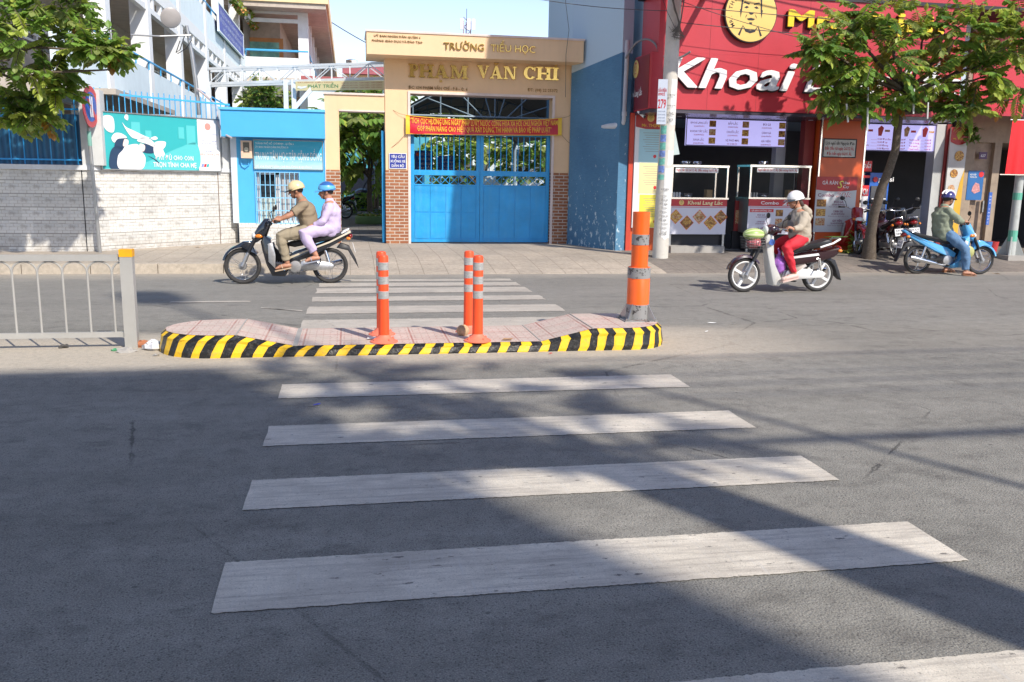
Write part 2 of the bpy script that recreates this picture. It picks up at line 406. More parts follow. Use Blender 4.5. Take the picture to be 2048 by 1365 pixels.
m = MB(); m.add([(a.x, a.y, .004), (b.x+.0, b.y-.18, .004), (b.x, b.y-.1, .004), (b.x-.5, b.y+.12, .004)], [(0, 1, 2, 3)]); struct(m, 'lane_line', pmark)
# ------------------------------------------------------------------ traffic island
def tilemat():
    N = NT('pink paving tiles'); s = N.sep(); T = .33
    def fr(v): return N.math('FRACT', N.math('DIVIDE', v, T))
    fx = fr(N.math('ADD', s[0], 10)); fy_ = fr(N.math('ADD', s[1], 10.02))
    ex = N.math('MINIMUM', fx, N.math('SUBTRACT', 1., fx)); ey = N.math('MINIMUM', fy_, N.math('SUBTRACT', 1., fy_))
    seam = N.ramp(N.math('MINIMUM', ex, ey), .012, .035, 1, 0)
    dx = N.math('SUBTRACT', fx, .5); dy = N.math('MULTIPLY', N.math('SUBTRACT', fy_, .5), 1.5)
    r = N.math('SQRT', N.math('ADD', N.math('MULTIPLY', dx, dx), N.math('MULTIPLY', dy, dy)))
    rg = N.math('ABSOLUTE', N.math('SUBTRACT', N.math('FRACT', N.math('MULTIPLY', r, 6.)), .5)); ring = N.ramp(rg, .05, .14, 1, 0)
    ck = N.math('GREATER_THAN', N.math('FRACT', N.math('MULTIPLY', N.math('ADD', fx, fy_), 3.)), .5)
    g1 = N.ramp(N.math('ABSOLUTE', N.math('SUBTRACT', N.math('FRACT', N.math('MULTIPLY', fx, 5.)), .5)), .04, .12, 1, 0)
    groove = N.math('MAXIMUM', seam, N.math('MULTIPLY', N.math('MAXIMUM', N.math('MULTIPLY', ring, ck), N.math('MULTIPLY', g1, N.math('SUBTRACT', 1., ck))), .55))
    c = N.sc((.56, .44, .38), N.ramp(N.noise(7., 6, .7), .3, .7, .85, 1.15))
    c = N.mix(N.math('MULTIPLY', groove, .8), c, (.36, .12, .09)); c = N.mix(N.ramp(N.noise(3., 6, .7), .42, .66, 0, .75), c, (.50, .44, .37))
    N.base(c); N.b.inputs['Roughness'].default_value = .8; N.bump(N.math('MULTIPLY', groove, -1.), .5, .006); return N.m
kyel = mat('kerb yellow paint', (.86, .52, .015), .5, var=.06, vs_=9, dirt=.85, dcol=(.36, .29, .16), bump=.6, bs=45)
kblk = mat('kerb black paint', (.012, .012, .012), .38, var=.3, vs_=9, dirt=.8, dcol=(.16, .145, .12), bump=.8, bs=60)
IX0, IX1, IY0, IY1 = -1.71, 3.06, 7.88, 8.86
def island_z(x):
    pts = [(-9, .195), (-1.0, .19), (-.50, .085), (1.75, .085), (2.25, .20), (9, .205)]
    for (a, za), (b, zb) in zip(pts, pts[1:]):
        if x <= b: return za+(zb-za)*(x-a)/(b-a)
    return .2
def outline(inset):
    """closed loop, dense; starts at the front left and runs along the front to the right"""
    r = .42; P = []; y0, y1 = IY0+inset, IY1-inset; x0, x1 = IX0+inset, IX1-inset; hy = (y1-y0)/2; cy = (y0+y1)/2
    rx = .5
    n = 150
    for i in range(n+1): P.append((x0+rx+(x1-x0-rx-.42)*i/n, y0))
    for i in range(1, 16): t = -math.pi/2+math.pi*i/16; P.append((x1-.42+.42*math.cos(t)*1., cy+hy*math.sin(t)))
    for i in range(n+1): P.append((x1-.42-(x1-x0-rx-.42)*i/n, y1))
    for i in range(1, 18): t = math.pi/2+math.pi*i/18; P.append((x0+rx+rx*math.cos(t), cy+hy*math.sin(t)))
    return P
isl = thing('traffic_island', 'low concrete median island with yellow and black striped kerb and pink tiles', 'traffic island', (.6, 8.4, 0))
O0, O1, O2 = outline(-.015), outline(.0), outline(.045); NO = len(O0)
acc = [0.]
for i in range(NO): a, b = O0[i], O0[(i+1) % NO]; acc.append(acc[-1]+math.hypot(a[0]-b[0], a[1]-b[1]))
rr = random.Random(3); bnd = [0.]; k = 0
while bnd[-1] < acc[-1]: bnd.append(bnd[-1]+rr.uniform(.082, .112) if k % 2 else bnd[-1]+rr.uniform(.070, .098)); k += 1
bnd = [b*acc[-1]/bnd[-1] for b in bnd]
def stripe_at(sv, seed=0):
    import bisect
    return (bisect.bisect(bnd, sv % acc[-1])) % 2
NR = 12
m = MB(); vs = []; 
# fine grid round the perimeter, faces assigned by slanted stripe: vertices are sheared so the stripe edges stay clean
edges = []
for b in bnd[:-1]: edges += [b, b+.006]
samp = sorted(set([round(b, 4) for b in bnd[:-1]]+[round((bnd[i]+bnd[i+1])/2+d, 4) for i in range(len(bnd)-1) for d in (-.03, .03)]))
def at_s(Pl, sv):
    import bisect
    sv %= acc[-1]; i = min(bisect.bisect(acc, sv)-1, NO-1); t = (sv-acc[i])/max(1e-9, acc[i+1]-acc[i]); a, b = Pl[i], Pl[(i+1) % NO]
    return a[0]+(b[0]-a[0])*t, a[1]+(b[1]-a[1])*t
levels = [(O0, 0., 0.), (O0, .3, .3), (O1, .7, .62), (O1, .82, .8), (O2, 1., 1.)]
ns = len(samp)
for li, (Pl, zf, sh) in enumerate(levels):
    for j, sv in enumerate(samp):
        jit = rr.uniform(-.008, .008)
        x, y = at_s(Pl, sv+sh*.085+jit); x2, _ = at_s(O2, sv+sh*.085)
        vs.append((x, y+rr.uniform(-.003, .003), -.02+(island_z(x)+.02)*zf if li < 4 else island_z(x2)+.002))
nl = len(levels)
m.add(vs, [(li*ns+j, li*ns+(j+1) % ns, (li+1)*ns+(j+1) % ns, (li+1)*ns+j) for li in range(nl-1) for j in range(ns)])
m.mi = [0 if stripe_at((samp[j]+samp[(j+1) % ns])/2 if j < ns-1 else samp[j]+.001) else 1 for li in range(nl-1) for j in range(ns)]
m.build('striped_kerb', [kyel, kblk], isl)
m = MB(); T2 = outline(.04); h = 152
xs_ = [p[0] for p in T2]
front = T2[:151]; back = T2[166:166+151][::-1]; rows = 6
# main deck: strips between front and back, plus end caps
grid = []
def ysp(x):
    y0, y1 = IY0+.04, IY1-.04; hy = (y1-y0)/2; cy = (y0+y1)/2; x0, x1 = IX0+.04, IX1-.04
    k = 1.
    if x < x0+.5: k = math.sqrt(max(0, 1-((x0+.5-x)/.5)**2))
    if x > x1-.42: k = math.sqrt(max(0, 1-((x-x1+.42)/.42)**2))
    return cy-hy*k, cy+hy*k
nx = 140; x0, x1 = IX0+.041, IX1-.041
for i in range(nx+1):
    t = i/nx; x = x0+(x1-x0)*(.5-.5*math.cos(math.pi*t)) if False else x0+(x1-x0)*t; a, b = ysp(x); grid.append([(x, a+(b-a)*j/4, island_z(x)+.004) for j in range(5)])
m.add([p for r_ in grid for p in r_], [(i*5+j, (i+1)*5+j, (i+1)*5+j+1, i*5+j+1) for i in range(nx) for j in range(4)])
m.build('tiled_top', tilemat(), isl)
m = MB()
for xj, w_ in ((-1.0, .012), (-.50, .05), (1.75, .012), (2.25, .012)):
    a, b = ysp(xj); m.bar((xj, a, island_z(xj)+.004), (xj, b, island_z(xj)+.004), w_, .008)
m.build('mortar_joint', concrete, isl)

# flexible bollards
refl = NT('reflective band'); 
def mk():
    N = refl; w = N.noise(30., 5, .7, N.vmap((1, 1, 3))); c = N.mix(N.ramp(w, .45, .7, 0, .6), (.5, .5, .48), (.24, .25, .24)); N.base(c)
    N.b.inputs['Roughness'].default_value = .35; N.b.inputs['Metallic'].default_value = .3
mk(); refl = refl.m
opale = mat('sun bleached orange rubber', (.80, .19, .11), .6, var=.08, dirt=.2, dcol=(.5, .3, .22))
def bollard(loc, label):
    t = thing('flexible_bollard', label, 'bollard', loc, 0, 'orange flexible bollards on the median island'); H = .80; r = .047
    m = MB(); m.lathe([(r*1.08, .05), (r*1.06, .12), (r*1.03, .3), (r, .38), (r, H-.02), (r*.86, H-.004), (r*.5, H), (.005, H+.001)], 20); m.build('post', orange, t, True, False)
    m = MB(); m.lathe([(.128, 0), (.128, .008), (.10, .022), (.066, .045), (.053, .062), (.05, .07)], 22)
    for a in (.5, 2.2, 3.6, 5.2): m.lathe([(.010, .015), (.010, .036), (.004, .04)], 6, (.096*math.cos(a), .096*math.sin(a), 0))
    m.build('base', opale, t, True, False)
    for z0, z1 in ((.735-.072, .735), (.735-.20, .735-.13), (.735-.333, .735-.262)):
        m = MB(); m.lathe([(r+.0005, z0), (r+.0022, z0+.001), (r+.0022, z1-.001), (r+.0005, z1)], 20); m.build('reflective_band', refl, t, True, False)
    return t
bz = .089
bp = [gnd(768, 684, bz), gnd(764, 669, bz), gnd(955, 682, bz), gnd(937, 664, bz)]
bollard(bp[0], 'orange flexible post at the front kerb in the left pair, crumpled paper at its foot')
bollard(bp[1], 'orange flexible post almost hidden behind the front one of the left pair')
bollard(bp[2], 'orange flexible post at the front kerb in the right pair')
bollard(bp[3], 'orange flexible post with the coconut husk at its foot, rear of the right pair')
husk = mat('coconut husk', (.50, .34, .2), .95, var=.3, vs_=20, bump=1., bs=40)
m = MB(); c = gnd(926, 671, bz)
m.sph((0, 0, .045), (.062, .055, .055), 16, 10)
for i, v in enumerate(m.v): m.v[i] = tuple(v[j]*(1+.05*math.sin(i*2.3)) for j in range(3))
o = m.build('coconut_husk', husk, None, True); o.location = c; tag(o, 'round fibrous coconut husk resting against a bollard base', 'coconut husk')

# steel marker pillar
def peel():
    N = NT('peeling silver band'); w = N.noise(16., 8, .75); c = N.mix(N.ramp(w, .54, .57), (.27, .27, .265), (.05, .045, .045)); N.base(c); N.b.inputs['Roughness'].default_value = .5; N.bump(w, .2); return N.m
peelm = peel()
pill = mat('orange pillar paint', (.87, .13, .012), .38, var=.05, dirt=.3, dcol=(.50, .10, .02), streak=.35)
pc = gnd(1274, 640, .203)
t = thing('marker_pillar', 'stout two-stage orange steel pillar with peeling silver bands bolted on the island end', 'bollard', pc, rad(0))
S_ = .95*1.75
def py(p): # height on the pillar of a photo row
    return on(1276, p, pc.y)[1]-.203
zA, zB, zC, zD, zE, zF, zG = py(424), py(469), py(490), py(534), py(556), py(608), py(640)
ru, rl = .084, .112
m = MB(); m.lathe([(rl, .012), (rl, zD-.004), (rl*.97, zD)], 26); m.lathe([(rl*.97, zD-.002), (ru, zD)], 26, cap=False); m.build('lower_tube', pill, t, True, False)
m = MB(); m.lathe([(ru, zD-.01), (ru, zA), (ru-.008, zA), (ru-.008, zA-.06), (.002, zA-.06)], 24, cap=False); m.build('upper_tube', pill, t, True, False)
for nm, r_, a, b in (('silver_band', ru, zC, zB), ('silver_band', rl, zE, zD-.003), ('silver_band', rl, .014, zF)):
    m = MB(); m.lathe([(r_, a), (r_+.003, a+.001), (r_+.003, b-.001), (r_, b)], 26); m.build(nm, peelm, t, True, False)
m = MB(); m.box((-.17, -.15, 0), (.17, .15, .012)); m.build('base_plate', peelm, t, False, False)
for a in (45, 135, 225, 315):
    m = MB(frame((0, 0, 0), (math.cos(rad(a)), math.sin(rad(a)), 0))); m.prism([(rl, .013), (rl+.085, .013), (rl+.085, .03), (rl+.004, .17), (rl, .17)], -.005, .005); m.build('gusset', steel, t, False, False)
m = MB()
for x, y in ((-.15, -.13), (.15, -.13), (.15, .13), (-.15, .13)): m.lathe([(.011, .012), (.011, .03), (.004, .034)], 6, (x, y, 0))
m.build('bolt_set', steel, t, False, False)

# median railing
YR = 8.45
railm = mat('grey railing paint', (.43, .42, .39), .45, metal=.15, var=.07, dirt=.25, dcol=(.3, .27, .22))
t = thing('median_railing', 'pale grey steel railing with arched bars and a yellow capped end post', 'railing', (-2.03, YR, 0))
xp, zt = on(257, 497, YR); xp = (on(242, 600, YR)[0]+on(276, 600, YR)[0])/2
m = MB(); m.box((xp-.054, YR-.045, 0), (xp+.054, YR+.045, .84)); m.build('end_post', railm, t)
m = MB(); m.box((xp-.057, YR-.048, .838), (xp+.057, YR+.048, .905)); m.build('yellow_cap', mat('reflective yellow', (.9, .42, .01), .4, dirt=.2), t)
zr = on(120, 510, YR)[1]; x9 = xp-7
m = MB(); m.box((x9, YR-.022, zr-.055), (xp-.054, YR+.022, zr)); m.build('top_rail', railm, t)
m = MB(); m.box((x9, YR-.02, .10), (xp-.054, YR+.02, .148)); m.build('bottom_rail', railm, t)
sp = .2085; xb = xp-.066-.07; i = 0
while xb > x9:
    m = MB(); m.tube([(xb, YR, .148), (xb, YR, zr-.16)], .0105, 8); m.build('bar', railm, t, True)
    m = MB(); P = []
    for k in range(13):
        a = math.pi*k/12; P.append((xb-sp/2+sp/2*math.cos(a), YR, zr-.16+.1*math.sin(a)))
    m.tube(P, .009, 7); m.build('arch', railm, t, True)
    xb -= sp; i += 1
    if i > 24: break
m = MB(); P = [(xp-.066, YR, zr-.068), (xp-.1, YR, zr-.085), (xp-.125, YR, zr-.12), (xp-.136, YR, zr-.165)]; m.tube(P, .009, 7); m.build('arch', railm, t, True)
m = MB(); m.box((xp-4.2-.066, YR-.05, 0), (xp-4.2+.066, YR+.05, .84)); m.build('post', railm, t)
# rubble by the rail foot
def rock(p, s_, label, name, m_, cat, flat=1., n=7, seed=1):
    r = random.Random(seed); m = MB(); m.sph((0, 0, s_*.3*flat), (s_, s_*.8, s_*.42*flat), 9, 5)
    m.v = [tuple(c+r.uniform(-.2, .2)*s_ for c in v) for v in m.v]; m.v = [(x, y, max(z, 0)) for x, y, z in m.v]
    o = m.build(name, m_); o.location = p; return tag(o, label, cat)
brk = mat('broken brick', (.35, .13, .06), .9, var=.3, vs_=30)
rock(gnd(284, 694), .075, 'chunk of red brick lying by the railing foot', 'brick_chunk', brk, 'brick', seed=3)
rock(gnd(254, 704), .085, 'flat grey concrete scrap in front of the railing post', 'concrete_scrap', concrete, 'rubble', .5, seed=4)
rock(gnd(306, 700), .09, 'crumpled clear plastic bag between railing and striped kerb', 'plastic_bag', mat('clear plastic', (.62, .62, .64), .25, var=.1), 'plastic bag', 1.3, seed=5)
rock(gnd(232, 702), .04, 'small green and white wrapper by the railing foot', 'green_wrapper', mat('green wrapper', (.1, .4, .2), .5), 'wrapper', .6, seed=6)
rock(gnd(128, 696), .05, 'dark stone under the railing', 'dark_stone', mat('dark stone', (.08, .075, .07), .9), 'stone', .8, seed=8)
rock(gnd(312, 712), .03, 'little grey pebble before the round end of the striped kerb', 'pebble', concrete, 'stone', .8, seed=9)
def leaf(p, s_, label, name, m_, cat, rz=0, z=.006, w=.45):
    m = MB(); m.add([(-s_, 0, .004), (-s_*.4, s_*w, s_*.18), (s_*.5, s_*w*.8, .008), (s_, 0, s_*.2), (s_*.4, -s_*w, .004), (-s_*.5, -s_*w*.8, s_*.12), (0, 0, .003)], [(6, i, (i+1) % 6) for i in range(6)])
    o = m.build(name, m_); o.location = (p.x, p.y, p.z+z); o.rotation_euler = (0, 0, rz); return tag(o, label, cat)
dry = mat('dry leaf', (.42, .24, .1), .8, var=.2); papr = mat('scrap paper', (.72, .72, .7), .7, var=.05)
leaf(gnd(744, 679, bz), .055, 'crumpled white paper against the base of the left front bollard', 'paper_scrap', papr, 'paper', .4, w=.7)
leaf(gnd(1015, 681, bz), .06, 'brown dry leaf on the pink tiles right of the bollards', 'dry_leaf', dry, 'leaf', .2)
leaf(gnd(1418, 537, .03), .09, 'curled orange dry leaf at the road edge behind the marker pillar', 'dry_leaf', dry, 'leaf', .2)
leaf(gnd(1101, 709), .022, 'tiny red scrap lying before the striped kerb', 'red_scrap', redv, 'litter', .3)
leaf(gnd(634, 812), .035, 'small blue wrapper lying between the first two crosswalk stripes', 'blue_wrapper', mat('blue wrapper', (.05, .06, .4), .5), 'wrapper', .6, w=.3)
leaf(gnd(622, 817), .04, 'thin dark twig of leaf beside the blue wrapper', 'dark_leaf', mat('dark leaf', (.03, .025, .02), .8), 'leaf', 2.8, w=.12)
for i, (x, y, s_, l) in enumerate(((1424, 648, .06, 'pale straw on the asphalt to the right of the island end'), (1413, 665, .04, 'short pale splinter below the straw on the asphalt'), (1812, 549, .06, 'tan leaf beside the blue motorcycle rear wheel'), (1992, 549, .09, 'dry palm strip at the road edge right of the blue motorcycle'), (395, 496, .07, 'brown leaf on the pavement below the patterned wall'), (1465, 650, .05, 'faint light scrap furthest right beyond the island end'))):
    leaf(gnd(x, y, .15 if y < 510 else .0), s_, l, 'dry_leaf', dry if i > 1 and i != 5 else papr, 'litter', i*.7, w=.14 if i != 4 else .5)
m = MB(); m.sph((0, 0, .012), (.05, .035, .012), 8, 4); 

# ------------------------------------------------------------------ left boundary wall
A0 = gnd(205, 505, .15); YW = 17.1
P0 = Vector((-40, YW, .15)); P1 = Vector((-4.55, YW, .15)); P2 = Vector((-2.32, 19.35, .15)); P3 = Vector((-2.2, 19.4, .15))
def stonetile(name, ang):
    N = NT(name); s = N.sep(); u = N.math('ADD', N.math('MULTIPLY', s[0], math.cos(ang)), N.math('MULTIPLY', s[1], math.sin(ang))); u = N.math('ADD', u, 50.); v = s[2]
    TW, TH = .40, .235
    row = N.math('FLOOR', N.math('DIVIDE', v, TH)); uu = N.math('ADD', N.math('DIVIDE', u, TW), N.math('MULTIPLY', row, .45))
    fu = N.math('FRACT', uu); fv = N.math('FRACT', N.math('DIVIDE', v, TH))
    # the printed stone motif: each tile carries the same stack of dashes
    vec = N.comb(N.math('MULTIPLY', fu, 1.), N.math('MULTIPLY', fv, 1.), 0.)
    br = N.n('ShaderNodeTexBrick', offset=.42, i_Scale=1.); br.inputs['Mortar Size'].default_value = .012; br.inputs['Brick Width'].default_value = .34; br.inputs['Row Height'].default_value = .25; br.inputs['Mortar Smooth'].default_value = .1
    N.L(vec, br.inputs['Vector']); br.inputs['Color1'].default_value = (.70, .69, .65, 1); br.inputs['Color2'].default_value = (.58, .59, .58, 1); br.inputs['Mortar'].default_value = (.46, .42, .37, 1)
    nz = N.noise(9., 3, .6, N.comb(N.math('MULTIPLY', fu, 1.1), N.math('MULTIPLY', fv, 2.4), 1.3))
    c = N.mix(N.ramp(nz, .5, .62, 0, .55), br.outputs[0], (.76, .73, .66))
    dk = N.math('MULTIPLY', N.ramp(N.math('ABSOLUTE', N.math('SUBTRACT', fu, .6)), .12, .17, 1, 0), N.ramp(N.math('ABSOLUTE', N.math('SUBTRACT', fv, .5)), .10, .18, 1, 0))
    dk = N.math('MULTIPLY', dk, N.ramp(N.noise(9., 3, .6, vec), .3, .6)); c = N.mix(N.math('MULTIPLY', dk, .6), c, (.36, .33, .29)); d2 = N.math('MULTIPLY', N.ramp(N.math('ABSOLUTE', N.math('SUBTRACT', fu, .2)), .14, .17, 1, 0), N.ramp(N.math('ABSOLUTE', N.math('SUBTRACT', fv, .78)), .02, .05, 1, 0)); c = N.mix(N.math('MULTIPLY', d2, .5), c, (.33, .30, .26))
    sm = N.math('MINIMUM', fv, N.math('SUBTRACT', 1., fv)); c = N.mix(N.ramp(sm, .02, .05, .8, 0), c, (.30, .28, .25))
    wn = N.n('ShaderNodeTexWhiteNoise', noise_dimensions='2D'); N.L(N.comb(N.math('FLOOR', uu), row, 0.), wn.inputs['Vector']); c = N.sc(c, N.ramp(wn.outputs['Value'], 0, 1, .86, 1.06))
    c = N.mix(N.ramp(N.noise(2.2, 7, .72, N.vmap((1, 1, .6))), .5, .72, 0, .3), c, (.44, .42, .38)); c = N.mix(N.math('MULTIPLY', N.ramp(v, .15, .5, .5, 0), N.ramp(N.noise(6., 5), .4, .6)), c, (.30, .26, .21))
    N.base(c); N.b.inputs['Roughness'].default_value = .6; N.bump(N.math('MULTIPLY', N.math('ADD', N.math('MULTIPLY', br.outputs['Fac'], -1.), N.math('MULTIPLY', nz, -.5)), 1.), .6, .01); return N.m
st0 = stonetile('stone pattern tiles', 0); ang = math.atan2(P2.y-P1.y, P2.x-P1.x); st1 = stonetile('stone pattern tiles angled', ang); stv = stonetile('stone pattern tiles small', 0.02)
wall = thing('boundary_wall', 'tiled stone-pattern boundary wall with white coping left of the guard house', 'wall', (-6, YW, .15))
def seg(m, a, b, z0, z1, th, off=0.):
    d = (Vector(b)-Vector(a)).normalized(); n_ = Vector((-d.y, d.x, 0)); a = Vector(a); b = Vector(b)
    vs = [Vector((q.x, q.y, 0))+n_*k+Vector((0, 0, z)) for z in (z0, z1) for q, k in ((a, -off), (b, -off), (b, th), (a, th))]
    m.add(vs, [(3, 2, 1, 0), (4, 5, 6, 7), (0, 1, 5, 4), (1, 2, 6, 5), (2, 3, 7, 6), (3, 0, 4, 7)])
zc = 1.60
m = MB(); seg(m, P0, P1, .0, zc, .22); m.build('straight_panel', st0, wall)
m = MB(); seg(m, P1, P2, .0, zc-.001, .2); m.build('angled_panel', st1, wall)
m = MB(); seg(m, P0, P1+Vector((.03, 0, 0)), zc, zc+.085, .26, .035); m.build('coping', mat('white coping', (.66, .68, .70), .6, dirt=.35), wall)
m = MB(); seg(m, P1, P2, zc+.001, zc+.075, .24, .03); m.build('coping', mat('white coping', (.66, .68, .70)), wall)
x_, z_ = on(168, 420, YW-.02)
m = MB(); m.box((x_-.008, YW-.004, .15), (x_+.008, YW+.01, zc-.002)); m.build('joint', blk, wall)
dd = (P2-P1).normalized(); xq = P1+dd*2.72
m = MB(); seg(m, xq, xq+dd*.02, .15, zc-.002, .05, .004); m.build('joint', mat('joint brown', (.2, .15, .12)), wall)
# pillars standing on the wall
pw = mat('whitewashed pillar', (.60, .61, .60), .75, var=.08, dirt=.5, dcol=(.36, .36, .35))
Xp0 = on(163, 300, YW)[0]; Xp1 = on(206, 300, YW)[0]
m = MB(); m.box((Xp0, YW+.0, zc+.086), (Xp1, YW+.3, 3.0)); o = m.build('wall_pillar', pw); tag(o, 'weathered white pillar on the wall behind the no-parking sign', 'pillar')
AF = frame(P1, P2-P1)      # angled wall frame: x along the wall, y = z-0.15
a0, b0 = fp(AF, 441, 300); a1, _ = fp(AF, 481, 300)
m = MB(AF); m.box((a0+.02, zc+.077-.15, -.22), (a1-.02, fp(AF, 460, 276)[1], .02)); o = m.build('wall_pillar', pw); tag(o, 'white pillar between the advertising board and the blue guard house', 'pillar')
# dark blue sheet fence behind the left tree
def corr():
    N = NT('corrugated blue sheet'); s = N.sep(); w = N.math('SINE', N.math('MULTIPLY', s[0], 60.)); c = N.mix(N.ramp(w, -1, 1), (.008, .075, .16), (.018, .13, .25)); N.base(c); N.b.inputs['Roughness'].default_value = .45; N.bump(w, .6, .02); return N.m
fe = thing('sheet_fence', 'dark blue corrugated sheet fence with upright bars on top of the tiled wall', 'fence', (-7, YW+.15, zc))
m = MB(); m.box((-30, YW+.14, zc+.08), (Xp0, YW+.17, on(60, 240, YW)[1]+.12)); m.build('sheet', corr(), fe)
m = MB(); zf = on(60, 188, YW)[1]
xx = Xp0-.1
m2 = MB()
while xx > -11:
    m2.tube([(xx, YW+.11, zc+.09), (xx, YW+.11, zf)], .010, 5); xx -= .22
m2.build('bars', blue, fe)
m2 = MB(); m2.box((-30, YW+.10, zc+.16), (Xp0, YW+.125, zc+.19)); m2.box((-30, YW+.10, zf-.25), (Xp0, YW+.125, zf-.22)); m2.build('rails', blue, fe)
# picket fence above the advertising board (follows the angled wall)
pf = thing('picket_fence', 'slim bright blue picket fence rising behind the teal advertising board', 'fence', P1+Vector((0, 0, zc)))
L_ = (P2-P1).length; a = .12; m2 = MB(AF); zr_ = lambda q: fp(AF, 205+240*q, 183+20*q)[1]
while a < L_-.1:
    m2.tube([(a, zc-.07, -.1), (a, fp(AF, 330, 187)[1]+RN.uniform(-.01, .01), -.1)], .010, 5); a += .118
m2.build('pickets', bluel, pf)
m2 = MB(AF); zt_ = fp(AF, 330, 197)[1]; m2.box((0, zt_-.02, -.085), (L_, zt_+.015, -.115)); m2.box((0, zt_-.75, -.085), (L_, zt_-.72, -.115)); m2.build('rails', bluel, pf)
# advertising board
adf = AF @ Matrix.Translation((0, 0, .06))
c_ = [fp(adf, *q) for q in ((205.5, 338), (441, 339.4), (438, 238.6), (204, 227))]
bx0, bx1 = c_[0][0], c_[1][0]; bz0, bz1 = c_[0][1], (c_[2][1]+c_[3][1])/2
teal = mat('teal print', (.035, .42, .44), .45, var=.03); teal2 = mat('light teal print', (.10, .55, .56), .45, var=0); teal3 = mat('pale teal print', (.35, .72, .74), .45, var=0)
navy = mat('navy print', (.02, .05, .11), .5, var=0); pink = mat('pink print', (.8, .42, .4), .5, var=0)
ad = thing('advertising_board', 'teal advertising board with two drawn helmeted figures and white lettering', 'billboard', P1+Vector((.5, .4, 1.6)))
m = MB(adf); m.box((bx0, bz0, -.04), (bx1, bz1, -.004)); m.build('panel', teal, ad)
BW, BH = bx1-bx0, bz1-bz0; bf = adf @ Matrix.Translation((bx0, bz0, 0))
m = MB(bf); t_ = .02
for q in ((-t_, -t_, BW+t_, 0), (-t_, BH, BW+t_, BH+t_), (-t_, 0, 0, BH), (BW, 0, BW+t_, BH)): m.box((q[0], q[1], -.045), (q[2], q[3], .012))
m.build('frame', steel, ad)
def sx(u): return u*BW
def sy(v): return v*BH
m = MB(bf); m.quad((sx(.80), 0, 0), (BW, 0, 0), (BW, BH, 0), (sx(.80), BH, 0)); m.build('white_panel', mat('white print', (.8, .8, .8), .5, var=.02), ad)
def blob(m, pts, z=.002, smooth=6):
    P = [Vector((sx(a), sy(b), 0)) for a, b in pts]; n = len(P); out = []
    for i in range(n):
        p0, p1, p2, p3 = P[i-1], P[i], P[(i+1) % n], P[(i+2) % n]
        for k in range(smooth):
            t = k/smooth; q = .5*((2*p1)+(p2-p0)*t+(2*p0-5*p1+4*p2-p3)*t*t+(3*p1-p0-3*p2+p3)*t**3); out.append((q.x, q.y, z))
    m.add(out, [tuple(range(len(out)))])
m = MB(bf); blob(m, [(.02, 0), (.30, .10), (.62, .42), (.79, .52), (.79, .02), (.5, 0)], .0015)
for q in ((.24, .62, .31, .86), (.35, .58, .40, .72), (.70, .5, .78, .86), (.63, .6, .68, .82)): m.quad((sx(q[0]), sy(q[1]), .0015), (sx(q[2]), sy(q[1]), .0015), (sx(q[2]), sy(q[3]), .0015), (sx(q[0]), sy(q[3]), .0015))
m.build('skyline_print', teal2, ad)
m = MB(bf); blob(m, [(.06, .0), (.06, .26), (.10, .40), (.16, .38), (.2, .2), (.19, 0)], .003); blob(m, [(.10, .40), (.15, .36), (.2, .42), (.2, .56), (.13, .55)], .003); blob(m, [(.31, .34), (.38, .30), (.43, .34), (.42, .46), (.36, .52)], .003); blob(m, [(.36, .26), (.43, .18), (.46, .1), (.4, .2)], .003); m.build('hair_print', navy, ad)
m = MB(bf); blob(m, [(.13, 0), (.12, .22), (.16, .34), (.19, .42), (.28, .46), (.31, .34), (.34, .2), (.30, .0)], .005)
blob(m, [(.08, .55), (.11, .64), (.16, .64), (.2, .57), (.13, .54), (.1, .47)], .005); blob(m, [(.28, .52), (.32, .59), (.38, .57), (.42, .49), (.42, .42), (.36, .47)], .005)
blob(m, [(.17, .84), (.2, .76), (.26, .70), (.34, .62), (.38, .58), (.26, .56), (.21, .66)], .005); blob(m, [(.19, .92), (.2, .98), (.22, .97), (.215, .88)], .005); blob(m, [(.39, .58), (.43, .62), (.45, .58), (.42, .55)], .005)
blob(m, [(.42, .5), (.51, .53), (.51, .44), (.49, .38), (.5, .28), (.42, .26)], .005); blob(m, [(.02, .9), (.06, .95), (.1, .92), (.11, .8), (.1, .66), (.06, .66), (.03, .74)], .005); m.build('figure_print', wht, ad)
m = MB(bf); blob(m, [(.165, .42), (.2, .42), (.21, .52), (.18, .54)], .007); blob(m, [(.29, .34), (.33, .34), (.34, .44), (.3, .47)], .007); blob(m, [(.17, .24), (.19, .28), (.2, .2), (.18, .16)], .007); m.build('face_print', mat('face print', (.85, .68, .62), .5, var=0), ad)
m = MB(bf); m.text('ĐẦY ĐỦ CHO CON', sx(.42), sy(.19), sy(.085), sx(.33), z=.009, bold=.035); m.text('TRỌN TÌNH CHA MẸ', sx(.40), sy(.055), sy(.085), sx(.375), z=.009, bold=.035); m.build('lettering', wht, ad)
m = MB(bf); m.text('HOTLINE', sx(.865), sy(.36), sy(.03), sx(.06), z=.003, bold=.03); m.text('NƠI NUÔI DƯỠNG', sx(.81), sy(.70), sy(.025), sx(.17), z=.003); m.text('CÔNG TY INTERNET', sx(.82), sy(.57), sy(.028), sx(.16), z=.003); m.text('TRUYỀN HÌNH CÁP', sx(.83), sy(.515), sy(.028), sx(.14), z=.003); m.text('www.truyenhinh.vn', sx(.84), sy(.255), sy(.02), sx(.13), z=.003); m.build('small_lettering', mat('indigo print', (.25, .3, .6), .5, var=0), ad)
m = MB(bf); m.text('093.7979.279', sx(.815), sy(.295), sy(.042), sx(.175), z=.003, bold=.02); m.lathe([(sy(.07), .002), (sy(.07), .004)], 20, (sx(.895), sy(.86), 0)); m.build('phone_number', mat('coral print', (.85, .3, .25), .5, var=0), ad)
m = MB(bf)
